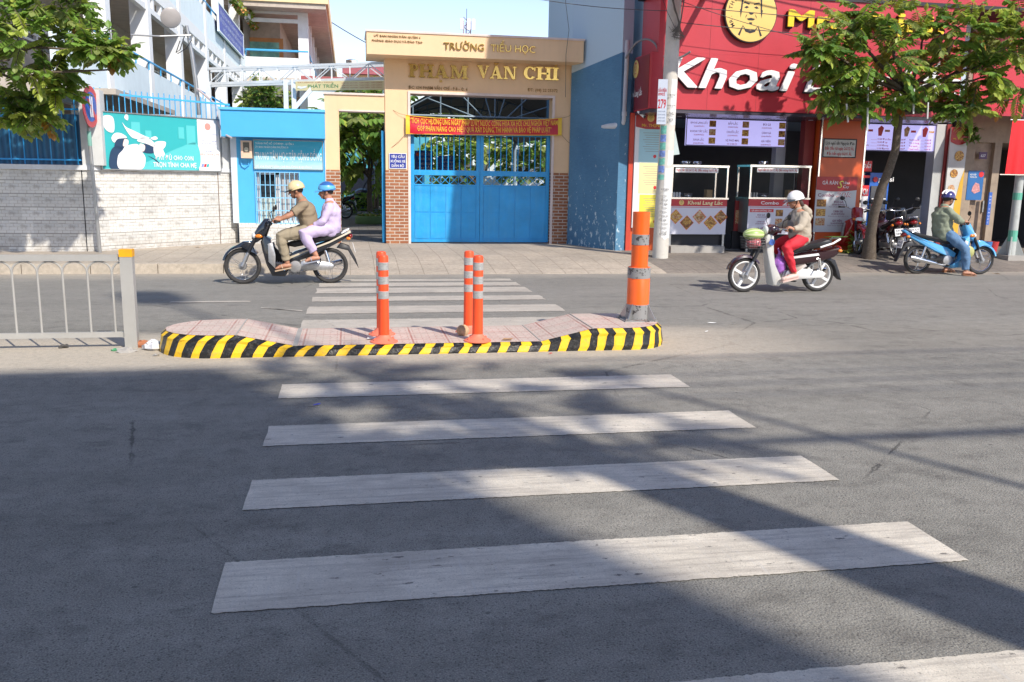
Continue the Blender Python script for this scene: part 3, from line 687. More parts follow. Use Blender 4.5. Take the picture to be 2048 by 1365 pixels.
for i in range(3): m.prism([(sx(.82+.024*i), sy(.07)), (sx(.84+.024*i), sy(.07)), (sx(.848+.024*i), sy(.13)), (sx(.828+.024*i), sy(.13))], .002, .004); m.k += 1
m.build('logo_print', [mat('indigo print', (0, 0, 0)), redv, teal], ad)
# ------------------------------------------------------------------ school gate
YG = 19.1; G = FY(YG); GZ = .15
def X(px, py, Y=YG): return on(px, py, Y)[0]
def Z(px, py, Y=YG): return on(px, py, Y)[1]
def brickmat(name, c1, c2, mort, w=.205, h=.068, ms=.009, ax=0):
    N = NT(name); s = N.sep(); v = N.comb(N.math('ADD', s[ax], 30.), N.math('SUBTRACT', s[2], .15), 0.)
    br = N.n('ShaderNodeTexBrick', offset=.5, i_Scale=1.); br.inputs['Mortar Size'].default_value = ms; br.inputs['Brick Width'].default_value = w; br.inputs['Row Height'].default_value = h; br.inputs['Mortar Smooth'].default_value = .05; br.inputs['Bias'].default_value = 0.
    N.L(v, br.inputs['Vector']); br.inputs['Color1'].default_value = (*c1, 1); br.inputs['Color2'].default_value = (*c2, 1); br.inputs['Mortar'].default_value = (*mort, 1)
    c = N.sc(br.outputs[0], N.ramp(N.noise(8., 5), .3, .7, .88, 1.1)); N.base(c); N.b.inputs['Roughness'].default_value = .65
    N.bump(N.math('MULTIPLY', br.outputs['Fac'], -1.), .7, .008); return N.m
brk1 = brickmat('orange brown brick cladding', (.37, .145, .06), (.28, .095, .04), (.52, .44, .36))
brk2 = brickmat('brick cladding on reveal', (.42, .15, .055), (.33, .10, .035), (.62, .52, .42), ax=1)
trimw = mat('pinkish white trim', (.72, .60, .54), .6, dirt=.1)
x1, x2, x3, x4 = X(773, 488), X(815, 488), X(1112, 488), X(1153, 488)
zb = Z(795, 341); zl = Z(960, 192); xl1, xl2 = X(821, 300), X(1103, 300)
gate = thing('school_gateway', 'cream school gateway with brown brick clad pillars and raised gold lettering', 'gateway', ((x1+x4)/2, YG, GZ))
ztop = 3.97
m = MB(); m.box((x1, YG, zb), (xl1-.05, YG+.55, ztop)); m.box((xl2+.05, YG, zb), (x4, YG+.55, ztop)); m.box((xl1-.05, YG, zl+.05), (xl2+.05, YG+.55, ztop)); m.build('wall_face', cream, gate)
for a, b in ((x1, xl1-.05), (xl2+.05, x4)):
    m = MB(); m.box((a-.006, YG-.012, GZ), (b+.004, YG+.556, zb)); m.build('brick_pillar', [brk1], gate)
m = MB(); m.box((xl2+.012, YG+.02, GZ), (xl2+.052, YG+.55, zb)); m.build('brick_reveal', brk2, gate)
m = MB(); m.box((xl1-.052, YG-.022, GZ), (xl1, YG+.02, zl+.05)); m.box((xl2, YG-.022, GZ), (xl2+.05, YG+.02, zl+.05)); m.box((xl1, YG-.022, zl), (xl2, YG+.5, zl+.05)); m.build('opening_trim', trimw, gate)
YF = 18.5; FF = FY(YF)
fx0, fx1 = X(733, 63, YF), X(1168, 80, YF); fz1 = Z(733, 63, YF); fz0 = Z(733, 108, YF)
m = MB(); m.box((fx0, YF, fz0), (fx1, YG+.6, fz1)); m.build('fascia', cream, gate)
m = MB(); m.box((fx0-.02, YF-.02, fz1), (fx1+.02, YG+.62, fz1+.04)); m.build('fascia_cap', trimw, gate)
m = MB(FY(YF)); a = fp(FF, 887, 99); b = fp(FF, 968, 101); hh = .135
m.text('TRƯỜNG', a[0], a[1], hh, b[0]-a[0], z=.001, ext=.03, bold=.004); c = fp(FF, 981, 101); d = fp(FF, 1070, 104); m.text('TIỂU HỌC', c[0], a[1], hh, d[0]-c[0], z=.001, ext=.03, bold=.004); m.build('gold_lettering', gold, gate)
bronze = mat('bronze lettering', (.30, .17, .06), .35, .7)
m = MB(FY(YF)); a = fp(FF, 748, 74); b = fp(FF, 841, 74); m.text('UỶ BAN NHÂN DÂN QUẬN 6', a[0], a[1], .042, b[0]-a[0], z=.001, ext=.012, bold=.01)
a = fp(FF, 744, 83.5); b = fp(FF, 845, 84); m.text('PHÒNG GIÁO DỤC VÀ ĐÀO TẠO', a[0], a[1], .042, b[0]-a[0], z=.001, ext=.012, bold=.01); m.build('small_lettering', bronze, gate)
m = MB(G); a = fp(G, 817, 178); b = fp(G, 935, 180); m.text('ĐC: 634 PHẠM VĂN CHÍ - P.8 - Q. 6', a[0], a[1], .062, b[0]-a[0], z=.001, ext=.012, bold=.012)
a = fp(G, 1055, 183); b = fp(G, 1115, 185); m.text('ĐT: (08) 22 25372', a[0], a[1], .062, b[0]-a[0], z=.001, ext=.012, bold=.012); m.build('address_lettering', bronze, gate)
# slab serif capitals for the school name
def serif_word(m, word, x, y, h, w, ext, gap=.16):
    st = .26; sf = .11; tk = .12   # stem, serif overhang, serif thickness (per cap height)
    def R(a, b, c, d): polys.append([(a, b), (c, b), (c, d), (a, d)])
    def stem(cx): R(cx-st/2, 0, cx+st/2, 1); 
    def ser(cx, lo=True, hi=True, s=st):
        if lo: polys.append([(cx-s/2-sf, 0), (cx+s/2+sf, 0), (cx+s/2+sf, tk*.7), (cx+s/2, tk), (cx-s/2, tk), (cx-s/2-sf, tk*.7)])
        if hi: polys.append([(cx-s/2-sf, 1), (cx-s/2-sf, 1-tk*.7), (cx-s/2, 1-tk), (cx+s/2, 1-tk), (cx+s/2+sf, 1-tk*.7), (cx+s/2+sf, 1)])
    def arc(cx, cy, rx, ry, t0, t1, wd, wy=None):
        n = 9; wy = wy or wd*.6; o = [(cx+rx*math.cos(t0+(t1-t0)*i/n), cy+ry*math.sin(t0+(t1-t0)*i/n)) for i in range(n+1)]; i_ = [(cx+(rx-wd)*math.cos(t0+(t1-t0)*i/n), cy+(ry-wy)*math.sin(t0+(t1-t0)*i/n)) for i in range(n+1)]
        for k in range(n): polys.append([o[k], o[k+1], i_[k+1], i_[k]])
    items = []; cur = 0
    for ch in word:
        polys = []; bs = {'Ạ': 'A', 'Ă': 'A', 'Í': 'I'}.get(ch, ch)
        if bs == 'P': cx = sf+st/2; stem(cx); ser(cx); arc(cx+st/2, .73, .36, .27, math.pi/2, -math.pi/2, .2, .11); adv = cx+st/2+.36
        elif bs == 'H': c1, c2 = sf+st/2, sf+st*1.5+.38; stem(c1); stem(c2); ser(c1); ser(c2); R(c1, .43, c2, .56); adv = c2+st/2+sf
        elif bs == 'A':
            adv = 1.12; a = .5
            polys += [[(.12, 0), (.24, 0), (a+.06, .9), (a-.04, 1)], [(a-.1, 1), (a+.16, 1), (1.02, 0), (.70, 0)], [(.26, .25), (.8, .25), (.8, .36), (.3, .36)]]; ser(.19, True, False, .14); ser(.86, True, False)
        elif bs == 'M':
            adv = 1.42; c1, c2 = .24, adv-.26; R(c1-.07, 0, c1+.07, 1); stem(c2); ser(c1, s=.14); ser(c2)
            polys += [[(c1-.06, 1), (c1+.2, 1), (.82, .2), (.62, .02)], [(.62, .02), (.76, .02), (c2, 1), (c2-.14, 1)]]
        elif bs == 'V': adv = 1.08; polys += [[(.08, 1), (.40, 1), (.66, .22), (.52, 0)], [(.52, 0), (.62, 0), (.96, 1), (.84, 1)]]; ser(.25, False, True); ser(.88, False, True, .1)
        elif bs == 'N': adv = 1.16; c1, c2 = .22, .98; R(c1-.06, 0, c1+.06, 1); R(c2-.06, 0, c2+.06, 1); polys += [[(c1-.06, 1), (c1+.22, 1), (c2+.06, 0), (c2-.18, 0)]]; ser(c1, True, False, .12); ser(c1, False, True, .14); ser(c2, False, True, .12)
        elif bs == 'C': adv = .92; arc(.5, .5, .46, .52, .65, 2*math.pi-.65, .26, .12); R(.80, .66, .88, .98)
        elif bs == 'I': adv = st+2*sf; stem(adv/2); ser(adv/2)
        else: adv = .45
        if ch == 'Ạ': arc(.5, -.24, .09, .09, 0, 2*math.pi, .088, .088)
        if ch == 'Ă': arc(.56, 1.26, .20, .17, math.pi, 2*math.pi, .08, .08)
        if ch == 'Í': polys.append([(adv/2-.06, 1.08), (adv/2+.06, 1.08), (adv/2+.26, 1.34), (adv/2+.06, 1.34)])
        items.append((cur, polys)); cur += adv+gap
    k = w/(cur-gap)
    for cu_, ps in items:
        for i, p in enumerate(ps): m.prism([(x+(a+cu_)*k, y+b*h) for a, b in p], .002, ext+.0012*(i % 5))
for wd, pa, pb in (('PHẠM', (817, 155.5), (936, 157)), ('VĂN', (953, 158), (1032, 160)), ('CHÍ', (1045, 160), (1116, 162))):
    a = fp(G, *pa); b = fp(G, *pb); m = MB(G); serif_word(m, wd, a[0], a[1]+.01, .262, b[0]-a[0], .05, .03); m.build('name_lettering', gold, gate)
# plate
pl = mat('dark blue plate', (.03, .05, .30), .4, var=.03)
def sign(name, label, cat, M, c4, bgm, depth=.03, border=None, bw=.02, frame_m=None, group=None):
    """flat board in plane M through 4 photo corners -> (root, frame at its lower left, W, H)"""
    P = [fp(M, *q) for q in c4]; xa, xb = (P[0][0]+P[3][0])/2, (P[1][0]+P[2][0])/2; ya, yb = (P[0][1]+P[1][1])/2, (P[2][1]+P[3][1])/2
    o = M @ Vector(((xa+xb)/2, ya, 0)); t = thing(name, label, cat, o, 0, group)
    B = M @ Matrix.Translation((xa, ya, 0)); w, h = xb-xa, yb-ya
    m = MB(B); m.box((0, 0, 0), (w, h, depth)); m.build('board', bgm, t)
    B = B @ Matrix.Translation((0, 0, depth+.0015))
    if border:
        m = MB(B)
        for q in ((0, 0, w, bw), (0, h-bw, w, h), (0, bw, bw, h-bw), (w-bw, bw, w, h-bw)): m.box((q[0], q[1], -.003), (q[2], q[3], .003))
        m.build('border', border, t)
    return t, B, w, h
t, B, w, h = sign('notice_plate', 'small dark blue plate with white words on the left gate pillar', 'sign', G, ((778, 338), (813, 338), (813, 307), (778, 307)), pl, .02, wht, .012)
m = MB(B)
for i, s_ in enumerate(('YÊU CẦU', 'XUỐNG XE', 'DẪN BỘ')): m.text(s_, w/2, h*(.70-.29*i), h*.155, w*(.78, .86, .7)[i], al='c', bold=.03, z=.001)
m.build('lettering', wht, t)
# gate leaves
zh = Z(960, 342); zt = 2.62
def gate_leaf(xa, xb, label, hinge_left):
    t = thing('gate_leaf', label, 'gate', ((xa+xb)/2, YG+.12, GZ), 0, 'leaves of the blue double gate'); y = YG+.12
    m = MB(); fr = .075
    m.box((xa, y, GZ+.03), (xa+fr, y+.05, zt)); m.box((xb-fr, y, GZ+.03), (xb, y+.05, zt)); m.box((xa+fr, y, zh-.11), (xb-fr, y+.05, zh)); m.box((xa+fr, y, GZ+.03), (xb-fr, y+.05, GZ+.09)); m.box((xa+fr, y, zh-.33), (xb-fr, y+.048, zh-.30)); m.box((xa+fr, y+.002, zt-.16), (xb-fr, y+.045, zt-.13)); m.build('frame', blue, t)
    m = MB(); m.box((xa+fr, y+.012, GZ+.09), (xb-fr, y+.03, zh-.33)); 
    n = 4; wd = (xb-xa-2*fr)/n
    for i in range(n):
        for j in range(2):
            px, pz = xa+fr+i*wd, GZ+.09+j*(zh-.42-GZ)/2; m.box((px+.012, y+.002, pz+.015), (px+wd-.008, y+.0118, pz+(zh-.42-GZ)/2-.01))
    m.build('sheet_panel', blue, t)
    m = MB(); n = 7; wd = (xb-xa-2*fr)/n
    for i in range(n):
        a, b = xa+fr+i*wd, xa+fr+(i+1)*wd; m.bar((a, y+.024, zh-.30), (b, y+.024, zh-.11), .012, .012); m.bar((a, y+.032, zh-.11), (b, y+.032, zh-.30), .012, .012)
        m.bar((a, y+.04, zh-.30), (a, y+.04, zh-.11), .01, .01)
    m.build('lattice', blue, t)
    n = 11; wd = (xb-xa-2*fr)/n
    for i in range(1, n):
        m = MB(); m.tube([(xa+fr+i*wd, y+.025, zh), (xa+fr+i*wd, y+.025, zt)], .0115, 6); m.build('bar', blue, t, True)
    return t
xm = X(961, 400); gate_leaf(xl1+.01, xm-.004, 'left leaf of the blue double gate, its upper part open bars', 1); gate_leaf(xm+.004, xl2-.005, 'right leaf of the blue double gate, lying in the shade', 0)
# red banner over the gate
ban = thing('cloth_banner', 'red cloth banner with yellow words strung across the blue gate', 'banner', ((xl1+xl2)/2, YG-.06, 2.4))
a = fp(G, 811, 231); b = fp(G, 1123, 237); zl_ = fp(G, 811, 268)[1]; zr2 = fp(G, 1123, 271)[1]
def sag(q): return -.075*math.sin(math.pi*q)**.8*(1 if 0 < q < 1 else 0)
m = MB(G); n = 40; rows = 6; vs = []
for j in range(rows+1):
    for i in range(n+1):
        q = i/n; top = a[1]+(b[1]-a[1])*q+sag(q); bot = zl_+(zr2-zl_)*q+sag(q)*.15; v = j/rows
        vs.append((a[0]+(b[0]-a[0])*q, bot+(top-bot)*v, .06+.012*math.sin(q*23+v*2)+.01*math.sin(q*7+v*5)))
m.add(vs, [(j*(n+1)+i, j*(n+1)+i+1, (j+1)*(n+1)+i+1, (j+1)*(n+1)+i) for j in range(rows) for i in range(n)])
m.mi = [1 if (j in (0, rows-1) and False) or i in (0,) or i == n-1 else 0 for j in range(rows) for i in range(n)]
m.build('cloth', [mat('banner red', (.55, .012, .03), .35, var=.05), yel], ban, True)
m = MB(G)
for nm, f in (('t', 0), ('b', 1)):
    P = [(a[0]+(b[0]-a[0])*i/24, (a[1]+(b[1]-a[1])*i/24+sag(i/24)) if not f else zl_+(zr2-zl_)*i/24+sag(i/24)*.15, .066) for i in range(25)]; m.tube(P, .008, 5)
m.build('yellow_hem', yel, ban)
lines = (('“TÍCH CỰC HƯỞNG ỨNG NGÀY PHÁP LUẬT NƯỚC CỘNG HÒA XÃ HỘI CHỦ NGHĨA VIỆT NAM,', .045, .95, .60), ('GÓP PHẦN NÂNG CAO HIỆU QUẢ XÂY DỰNG, THI HÀNH VÀ BẢO VỆ PHÁP LUẬT”', .09, .86, .17))
for s_, off, wf, v in lines:
    wd = (b[0]-a[0])*wf; v3, f3 = text_geo(s_, .012, 0, 0.); vv = v3.copy(); x0 = vv[:, 0].min(); k = wd/(vv[:, 0].max()-x0); out = []
    for p in vv:
        q = .5-wf/2+(p[0]-x0)*k/(b[0]-a[0]); top = a[1]+(b[1]-a[1])*q+sag(q); bot = zl_+(zr2-zl_)*q+sag(q)*.15; out.append((a[0]+(b[0]-a[0])*q, bot+(top-bot)*v+p[1]*.155, .086+.008*math.sin(q*23)))
    m = MB(G); m.add(out, f3); m.build('lettering', yel, ban)
m = MB(G)
for p, q in (((a[0], a[1]), fp(G, 786, 221)), ((a[0], zl_), fp(G, 783, 296)), ((b[0], b[1]), fp(G, 1147, 227)), ((b[0], zr2), fp(G, 1146, 292))):
    m.tube([(p[0], p[1], .06), ((p[0]+q[0])/2, (p[1]+q[1])/2-.02, .04), (q[0], q[1], .004)], .004, 4)
m.build('tie_string', mat('brown string', (.2, .13, .08)), ban)
# side opening left of the gate
lx0, lx1 = X(653, 400), X(681, 400); zs = Z(700, 220); zs1 = Z(700, 190)
sg = thing('side_gateway', 'cream side passage frame with brick pillar beside the blue guard house', 'gateway', (lx0, YG, GZ))
m = MB(); m.box((lx0, YG+.02, Z(665, 340)), (lx1, YG+.4, zs1)); m.box((lx1, YG+.02, zs), (x1-.01, YG+.4, zs1)); m.build('wall_face', cream, sg)
m = MB(); m.box((lx0-.002, YG+.008, GZ), (lx1+.006, YG+.406, Z(665, 340))); m.build('brick_pillar', brk1, sg)
m = MB(); m.box((lx1, YG+.01, zs-.03), (x1-.01, YG+.42, zs)); m.box((lx0-.02, YG-.01, zs1), (x1-.01, YG+.42, zs1+.04)); m.build('white_trim', trimw, sg)
t = thing('side_gate', 'narrow blue side gate swung open against the cream pillar', 'gate', (x1-.1, YG+.3, GZ))
m = MB(); m.box((x1-.06, YG+.1, GZ+.02), (x1-.02, YG+.9, Z(768, 262))); m.build('leaf', blue, t); m = MB(); m.box((x1-.075, YG+.09, GZ+.02), (x1-.061, YG+.16, Z(768, 262)+.01)); m.build('edge_post', blue, t)

# ------------------------------------------------------------------ guard house
hx0, hx1 = X(478, 430), lx0-.01; hy = YG+.02
hut = thing('guard_house', 'bright blue guard house with deep canopy band and barred window', 'guard house', ((hx0+hx1)/2, hy, GZ))
wx0, wx1, wz0, wz1 = X(514, 400), X(598, 400), Z(555, 447), Z(555, 345)
zt0 = Z(560, 447)
m = MB(); m.box((hx0, hy, zt0), (wx0, hy+2.6, 2.5)); m.box((wx1, hy, zt0), (hx1, hy+2.6, 2.5)); m.box((wx0, hy, wz1), (wx1, hy+.2, 2.5)); m.build('wall', bluel, hut)
m = MB(); m.box((hx0-.01, hy-.01, GZ), (hx1, hy+2.5, zt0)); m.build('tiled_base', stv, hut)
m = MB(); m.box((hx0-.12, hy-.002, zt0+.0), (hx0, hy+.3, 2.5)); m.build('corner_pilaster', mat('pale corner paint', (.62, .68, .75), .6), hut); m = MB(); m.box((hx1-.002, hy-.02, zt0), (hx1+.012, hy-.001, 2.4)); m.build('corner_pilaster', mat('pale corner paint', (.62, .68, .75), .6), hut)
YC = 18.72; cz0, cz1, cz2 = Z(540, 275, YC), Z(540, 217, YC), Z(540, 222, YC)
cx0, cx1 = X(441, 240, YC), X(649, 240, YC)
m = MB(); m.box((cx0, YC, cz0), (cx1, hy+2.7, cz2)); m.build('canopy_band', bluel, hut)
m = MB(); m.box((cx0-.03, YC-.03, cz2), (cx1+.01, hy+2.72, cz1)); m.build('roof_edge', mat('light blue edge', (.12, .50, .85), .5), hut)
wd = thing
m = MB(); m.box((wx0, hy+.16, wz0), (wx1, hy+.18, wz1)); win = m.build('window', mat('dark window glass', (.03, .04, .05), .08, var=.2), hut)
m = MB(); xmid = (wx0+wx1)/2; m.box((xmid, hy+.12, wz0), (wx1, hy+.155, wz1)); m.build('sliding_sash', mat('pale sash', (.42, .42, .42), .3, dirt=.2), win)
m = MB()
for a_, b_, c_2, d_ in ((wx0, wx0+.05, wz0, wz1), (wx1-.04, wx1, wz0, wz1), (xmid-.04, xmid+.03, wz0, wz1)): m.box((a_, hy+.08, c_2), (b_, hy+.12, d_))
m.box((wx0+.05, hy+.08, wz1-.05), (wx1-.04, hy+.119, wz1)); m.box((wx0+.05, hy+.08, wz0), (wx1-.04, hy+.119, wz0+.05)); m.build('window_frame', mat('alu frame', (.6, .6, .6), .4), win)
m = MB(); m.box((wx0+.05, hy+.10, wz0+.05), (xmid-.04, hy+.125, wz0+(wz1-wz0)*.5)); m.build('frosted_pane', mat('frosted pane', (.42, .46, .42), .5, var=.4, vs_=25), win)
m = MB(); n = 9
for i in range(n+1): m.box((wx0-.02+(wx1-wx0+.04)*i/n-.007, hy-.03, wz0-.01), (wx0-.02+(wx1-wx0+.04)*i/n+.007, hy-.014, wz1+.01))
for i in range(5): z = wz0+(wz1-wz0)*i/4; m.box((wx0-.03, hy-.014, z-.008), (wx1+.03, hy-.002, z+.008))
m.build('window_grille', mat('grille blue', (.25, .58, .85), .4), win)
bdm = NT('sky print board')
def mk():
    N = bdm; s = N.sep(); f = N.ramp(s[2], 1.68, 2.05, 0, 1); w = N.noise(3., 6, .7, N.vmap((.7, 1, 3.))); f = N.math('ADD', f, N.math('MULTIPLY', N.math('SUBTRACT', w, .5), .9), clamp=True)
    N.base(N.mix(f, (.50, .72, .76), (.04, .40, .58))); N.b.inputs['Roughness'].default_value = .4
mk(); bdm = bdm.m; HF = FY(hy)
t, B, w, h = sign('name_board', 'sky blue name board with white serif-like title over the guard house window', 'sign', HF, ((507, 340), (648, 340), (645, 283), (507, 279)), bdm, .04, steel, .015)
m = MB(B); m.text('THÀNH PHỐ HỒ CHÍ MINH - QUẬN 6', w*.03, h*.84, h*.07, w*.55, z=.002, bold=.02); m.text('ỦY BAN NHÂN DÂN PHƯỜNG 8', w*.03, h*.72, h*.07, w*.47, z=.002, bold=.02)
m.text('TRUNG TÂM HỌC TẬP CỘNG ĐỒNG', w*.025, h*.33, h*.25, w*.95, z=.002, bold=.012); m.text('Số 634 PHẠM VĂN CHÍ PHƯỜNG 8 QUẬN 6', w*.03, h*.06, h*.075, w*.8, z=.002, bold=.03); m.build('lettering', mat('pearl lettering', (.75, .8, .78), .4, var=0), t)
t, B, w, h = sign('meter_box', 'peach coloured meter box on the guard house wall left of the name board', 'meter box', HF, ((483, 317), (505, 317), (505, 282), (483, 282)), mat('peach plastic', (.72, .50, .36), .5), .13)
m = MB(B); m.box((w*.22, h*.33, -.002), (w*.78, h*.9, .004)); m.build('window', mat('smoked plastic', (.12, .11, .09), .2), t)
m = MB(B); m.lathe([(w*.2, .005), (w*.2, .012)], 14, (w*.5, h*.5, 0)); m.build('dial', mat('dial', (.4, .36, .28), .3), t)
m = MB(HF); P = [fp(HF, *q) for q in ((481, 320), (484, 332), (491, 336), (498, 330), (497, 322))]; m.tube([(a, b, .03) for a, b in P], .012, 6); o = m.build('hose_loop', bluel, None, True); tag(o, 'blue hose loop hanging under the peach meter box', 'hose')
t_ = None
# ------------------------------------------------------------------ neighbour building: shop block with blue side wall
YS = 17.4; S = FY(YS)
wallc = mat('pale blue render', (.46, .58, .66), .85, var=.05, dirt=.12, dcol=(.3, .36, .4), streak=.12)
def bluewall():
    N = NT('old dark blue wall paint'); c = N.mix(N.ramp(N.noise(.9, 6, .6), .35, .65), (.065, .175, .30), (.09, .225, .36)); c = N.sc(c, N.ramp(N.noise(9., 5, .6, N.vmap((1, 1, 6))), .3, .7, .9, 1.1))
    s = N.sep(); low = N.ramp(s[2], .2, 2.2, .10, 0); v = N.noise(7., 8, .75, N.vmap((1.5, 1.5, .8)))
    f = N.ramp(N.math('ADD', v, low), .655, .67); c = N.mix(f, c, (.55, .66, .70))
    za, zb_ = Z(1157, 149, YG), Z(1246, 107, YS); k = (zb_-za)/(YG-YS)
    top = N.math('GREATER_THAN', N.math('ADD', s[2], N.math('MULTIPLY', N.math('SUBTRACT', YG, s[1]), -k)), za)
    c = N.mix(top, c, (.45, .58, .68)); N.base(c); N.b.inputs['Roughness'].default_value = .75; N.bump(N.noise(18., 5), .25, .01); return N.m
cX0 = x4+.0; cY0 = YG+.0; cX1, cY1 = X(1250, 501, YS), YS
sh = thing('shop_building', 'red fronted fast food shop building with open ground floor and blue painted side wall', 'building', (9, YS, GZ))
m = MB(); seg(m, (cX0, YG+2.5, 0), (cX0, YG+.02, 0), 0, 6.3, -.2); seg(m, (cX0, YG+.02, 0), (cX1, cY1, 0), 0, 6.3, -.25); m.build('side_wall', bluewall(), sh)
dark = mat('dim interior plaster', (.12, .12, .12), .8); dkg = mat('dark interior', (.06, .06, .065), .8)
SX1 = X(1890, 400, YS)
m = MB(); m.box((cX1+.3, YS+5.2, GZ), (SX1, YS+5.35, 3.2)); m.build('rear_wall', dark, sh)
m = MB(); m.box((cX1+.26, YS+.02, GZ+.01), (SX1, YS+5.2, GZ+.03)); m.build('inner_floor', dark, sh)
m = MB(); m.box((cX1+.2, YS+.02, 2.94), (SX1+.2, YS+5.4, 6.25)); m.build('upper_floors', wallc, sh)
xo0, xo1 = X(1622, 400, YS), X(1706, 400, YS); zo = 2.86
m = MB(); m.box((xo0, YS-.25, GZ), (xo1, YS+.25, zo)); m.build('orange_pillar', mat('orange pillar panel', (.62, .10, .02), .4, var=.05), sh)
m = MB(); m.box((xo0-.03, YS-.262, GZ), (xo0, YS-.2, zo)); m.box((xo1, YS-.262, GZ), (xo1+.03, YS-.2, zo)); m.build('pillar_trim', chrome, sh)
m = MB(); m.box((xo0-.25, YS+.0, GZ), (xo0-.031, YS+.2, zo)); m.build('maroon_jamb', mat('maroon jamb', (.25, .03, .03), .5), sh)
xj = X(1590, 300, YS); m = MB(); m.box((xj-.12, YS+.6, GZ), (xj+.1, YS+.8, zo)); m.build('pale_column', mat('pale column', (.45, .46, .45), .6), sh)
xj2 = X(1882, 300, YS); m = MB(); m.box((xj2-.13, YS+.02, GZ), (xj2+.09, YS+.3, zo)); m.build('pale_column', mat('pale column', (.45, .46, .45), .6), sh)
m = MB(); m.box((xj2+.09, YS-.02, GZ), (xj2+.2, YS+.3, zo)); m.build('maroon_jamb', mat('maroon jamb', (.25, .03, .03), .5), sh)
m = MB(); m.box((X(1253, 400, YS), YS-.05, GZ), (X(1262, 400, YS), YS+.3, 2.9)); m.build('red_corner_post', mat('red corner post', (.55, .06, .03), .5), sh)
m = MB(); m.box((cX1, YS-.0, GZ), (cX1+.72, YS+.1, .62)); m.build('orange_base_panel', mat('orange pillar panel', (0, 0, 0)), sh)
# sign box
YK = 16.4; K = FY(YK); kx0 = cX1+.06; kx1 = X(1913, 244, YK); kz0 = 2.92; kz1 = 5.02
m = MB(); m.box((kx0, YK, kz0), (kx1, YS-.001, 3.95)); m.box((kx0+.12, YK, 3.951), (kx1, YS-.001, kz1)); m.build('fascia_sign', red, sh)
m = MB(); m.box((kx0-.006, YK+.12, kz0+.02), (kx0-.001, YS-.02, 3.93)); m.build('side_panel', mat('maroon side panel', (.20, .015, .025), .35), sh)
m = MB(); m.box((kx0, YK-.03, kz1), (kx1+2, YS, kz1+.07)); m.build('dark_rail', blk, sh)
m = MB(); m.box((kx0+.1, YK+.05, kz1+.07), (kx1+2, YS, 6.4)); m.build('upper_facade', red, sh)
m = MB(); m.box((kx0+.02, YK+.02, kz0-.07), (kx1-.02, YS+.6, kz0-.004)); m.build('soffit', mat('soffit panel', (.06, .05, .07), .25), sh)
m = MB()
for xx in [kx0+.9+i*.95 for i in range(7)]:
    for yy in (YK+.35, YK+.8): m.lathe([(.05, kz0-.073), (.05, kz0-.078)], 12, (xx, yy, 0))
m.build('downlight_row', mat('downlight', (.5, .48, .6), .3), sh)
kseams = MB()
for i in range(1, 7): kseams.box((kx0+i*1.0+.13, YK-.002, kz0+.01), (kx0+i*1.0+.137, YK+.001, kz1-.01))
kseams.build('panel_seam', mat('seam red', (.28, .02, .03)), sh)
m = MB(K); ms = MB(K @ Matrix.Translation((.018, -.018, 0)))
def big(st, p0, p1, hpx, bold=.09, shear=.28):
    a = fp(K, *p0); b = fp(K, *p1); hh = abs(fp(K, p0[0], p0[1]-hpx)[1]-a[1]); wd = b[0]-a[0]
    for k, (dx, dy) in enumerate(((0, 0), (.014, .004), (.028, 0), (.02, -.012), (.006, .012), (.034, .008), (.034, -.008), (-.004, -.008))):
        m.text(st, a[0]+dx*1.2, a[1]+dy, hh, wd-.03, z=.065+.0013*k, ext=.03, bold=.0, shear=shear)
        if k % 2 == 0: ms.text(st, a[0]-.022+dx, a[1]-.012+dy, hh*1.02, wd-.02, z=.0+.001*k, ext=.062, bold=.0, shear=shear)
big('Khoai', (1322, 173.5), (1586, 180), 60); m.build('white_lettering', mat('white acrylic', (.82, .82, .82), .3, var=.02), sh); ms.build('letter_return', blk, sh)
m = MB(K); ms = MB(K @ Matrix.Translation((.018, -.018, 0)))
big('Lang Lắc', (1604, 184), (1912, 196), 54); m.build('white_lettering', mat('white acrylic', (0, 0, 0)), sh); ms.build('letter_return', blk, sh)
m = MB(K); ms = MB(K @ Matrix.Translation((.018, -.018, 0)))
big('Mr.', (1571, 54), (1668, 57), 33, .09, 0.); m.build('yellow_lettering', mat('yellow acrylic', (.85, .60, .02), .3, var=.02), sh); ms.build('letter_return', blk, sh); m = MB(K); ms = MB(K @ Matrix.Translation((.018, -.018, 0))); big('Thịnh', (1696, 60), (1880, 66), 33, .09, 0.); m.build('yellow_lettering', mat('yellow acrylic', (.85, .60, .02), .3, var=.02), sh); ms.build('letter_return', blk, sh)
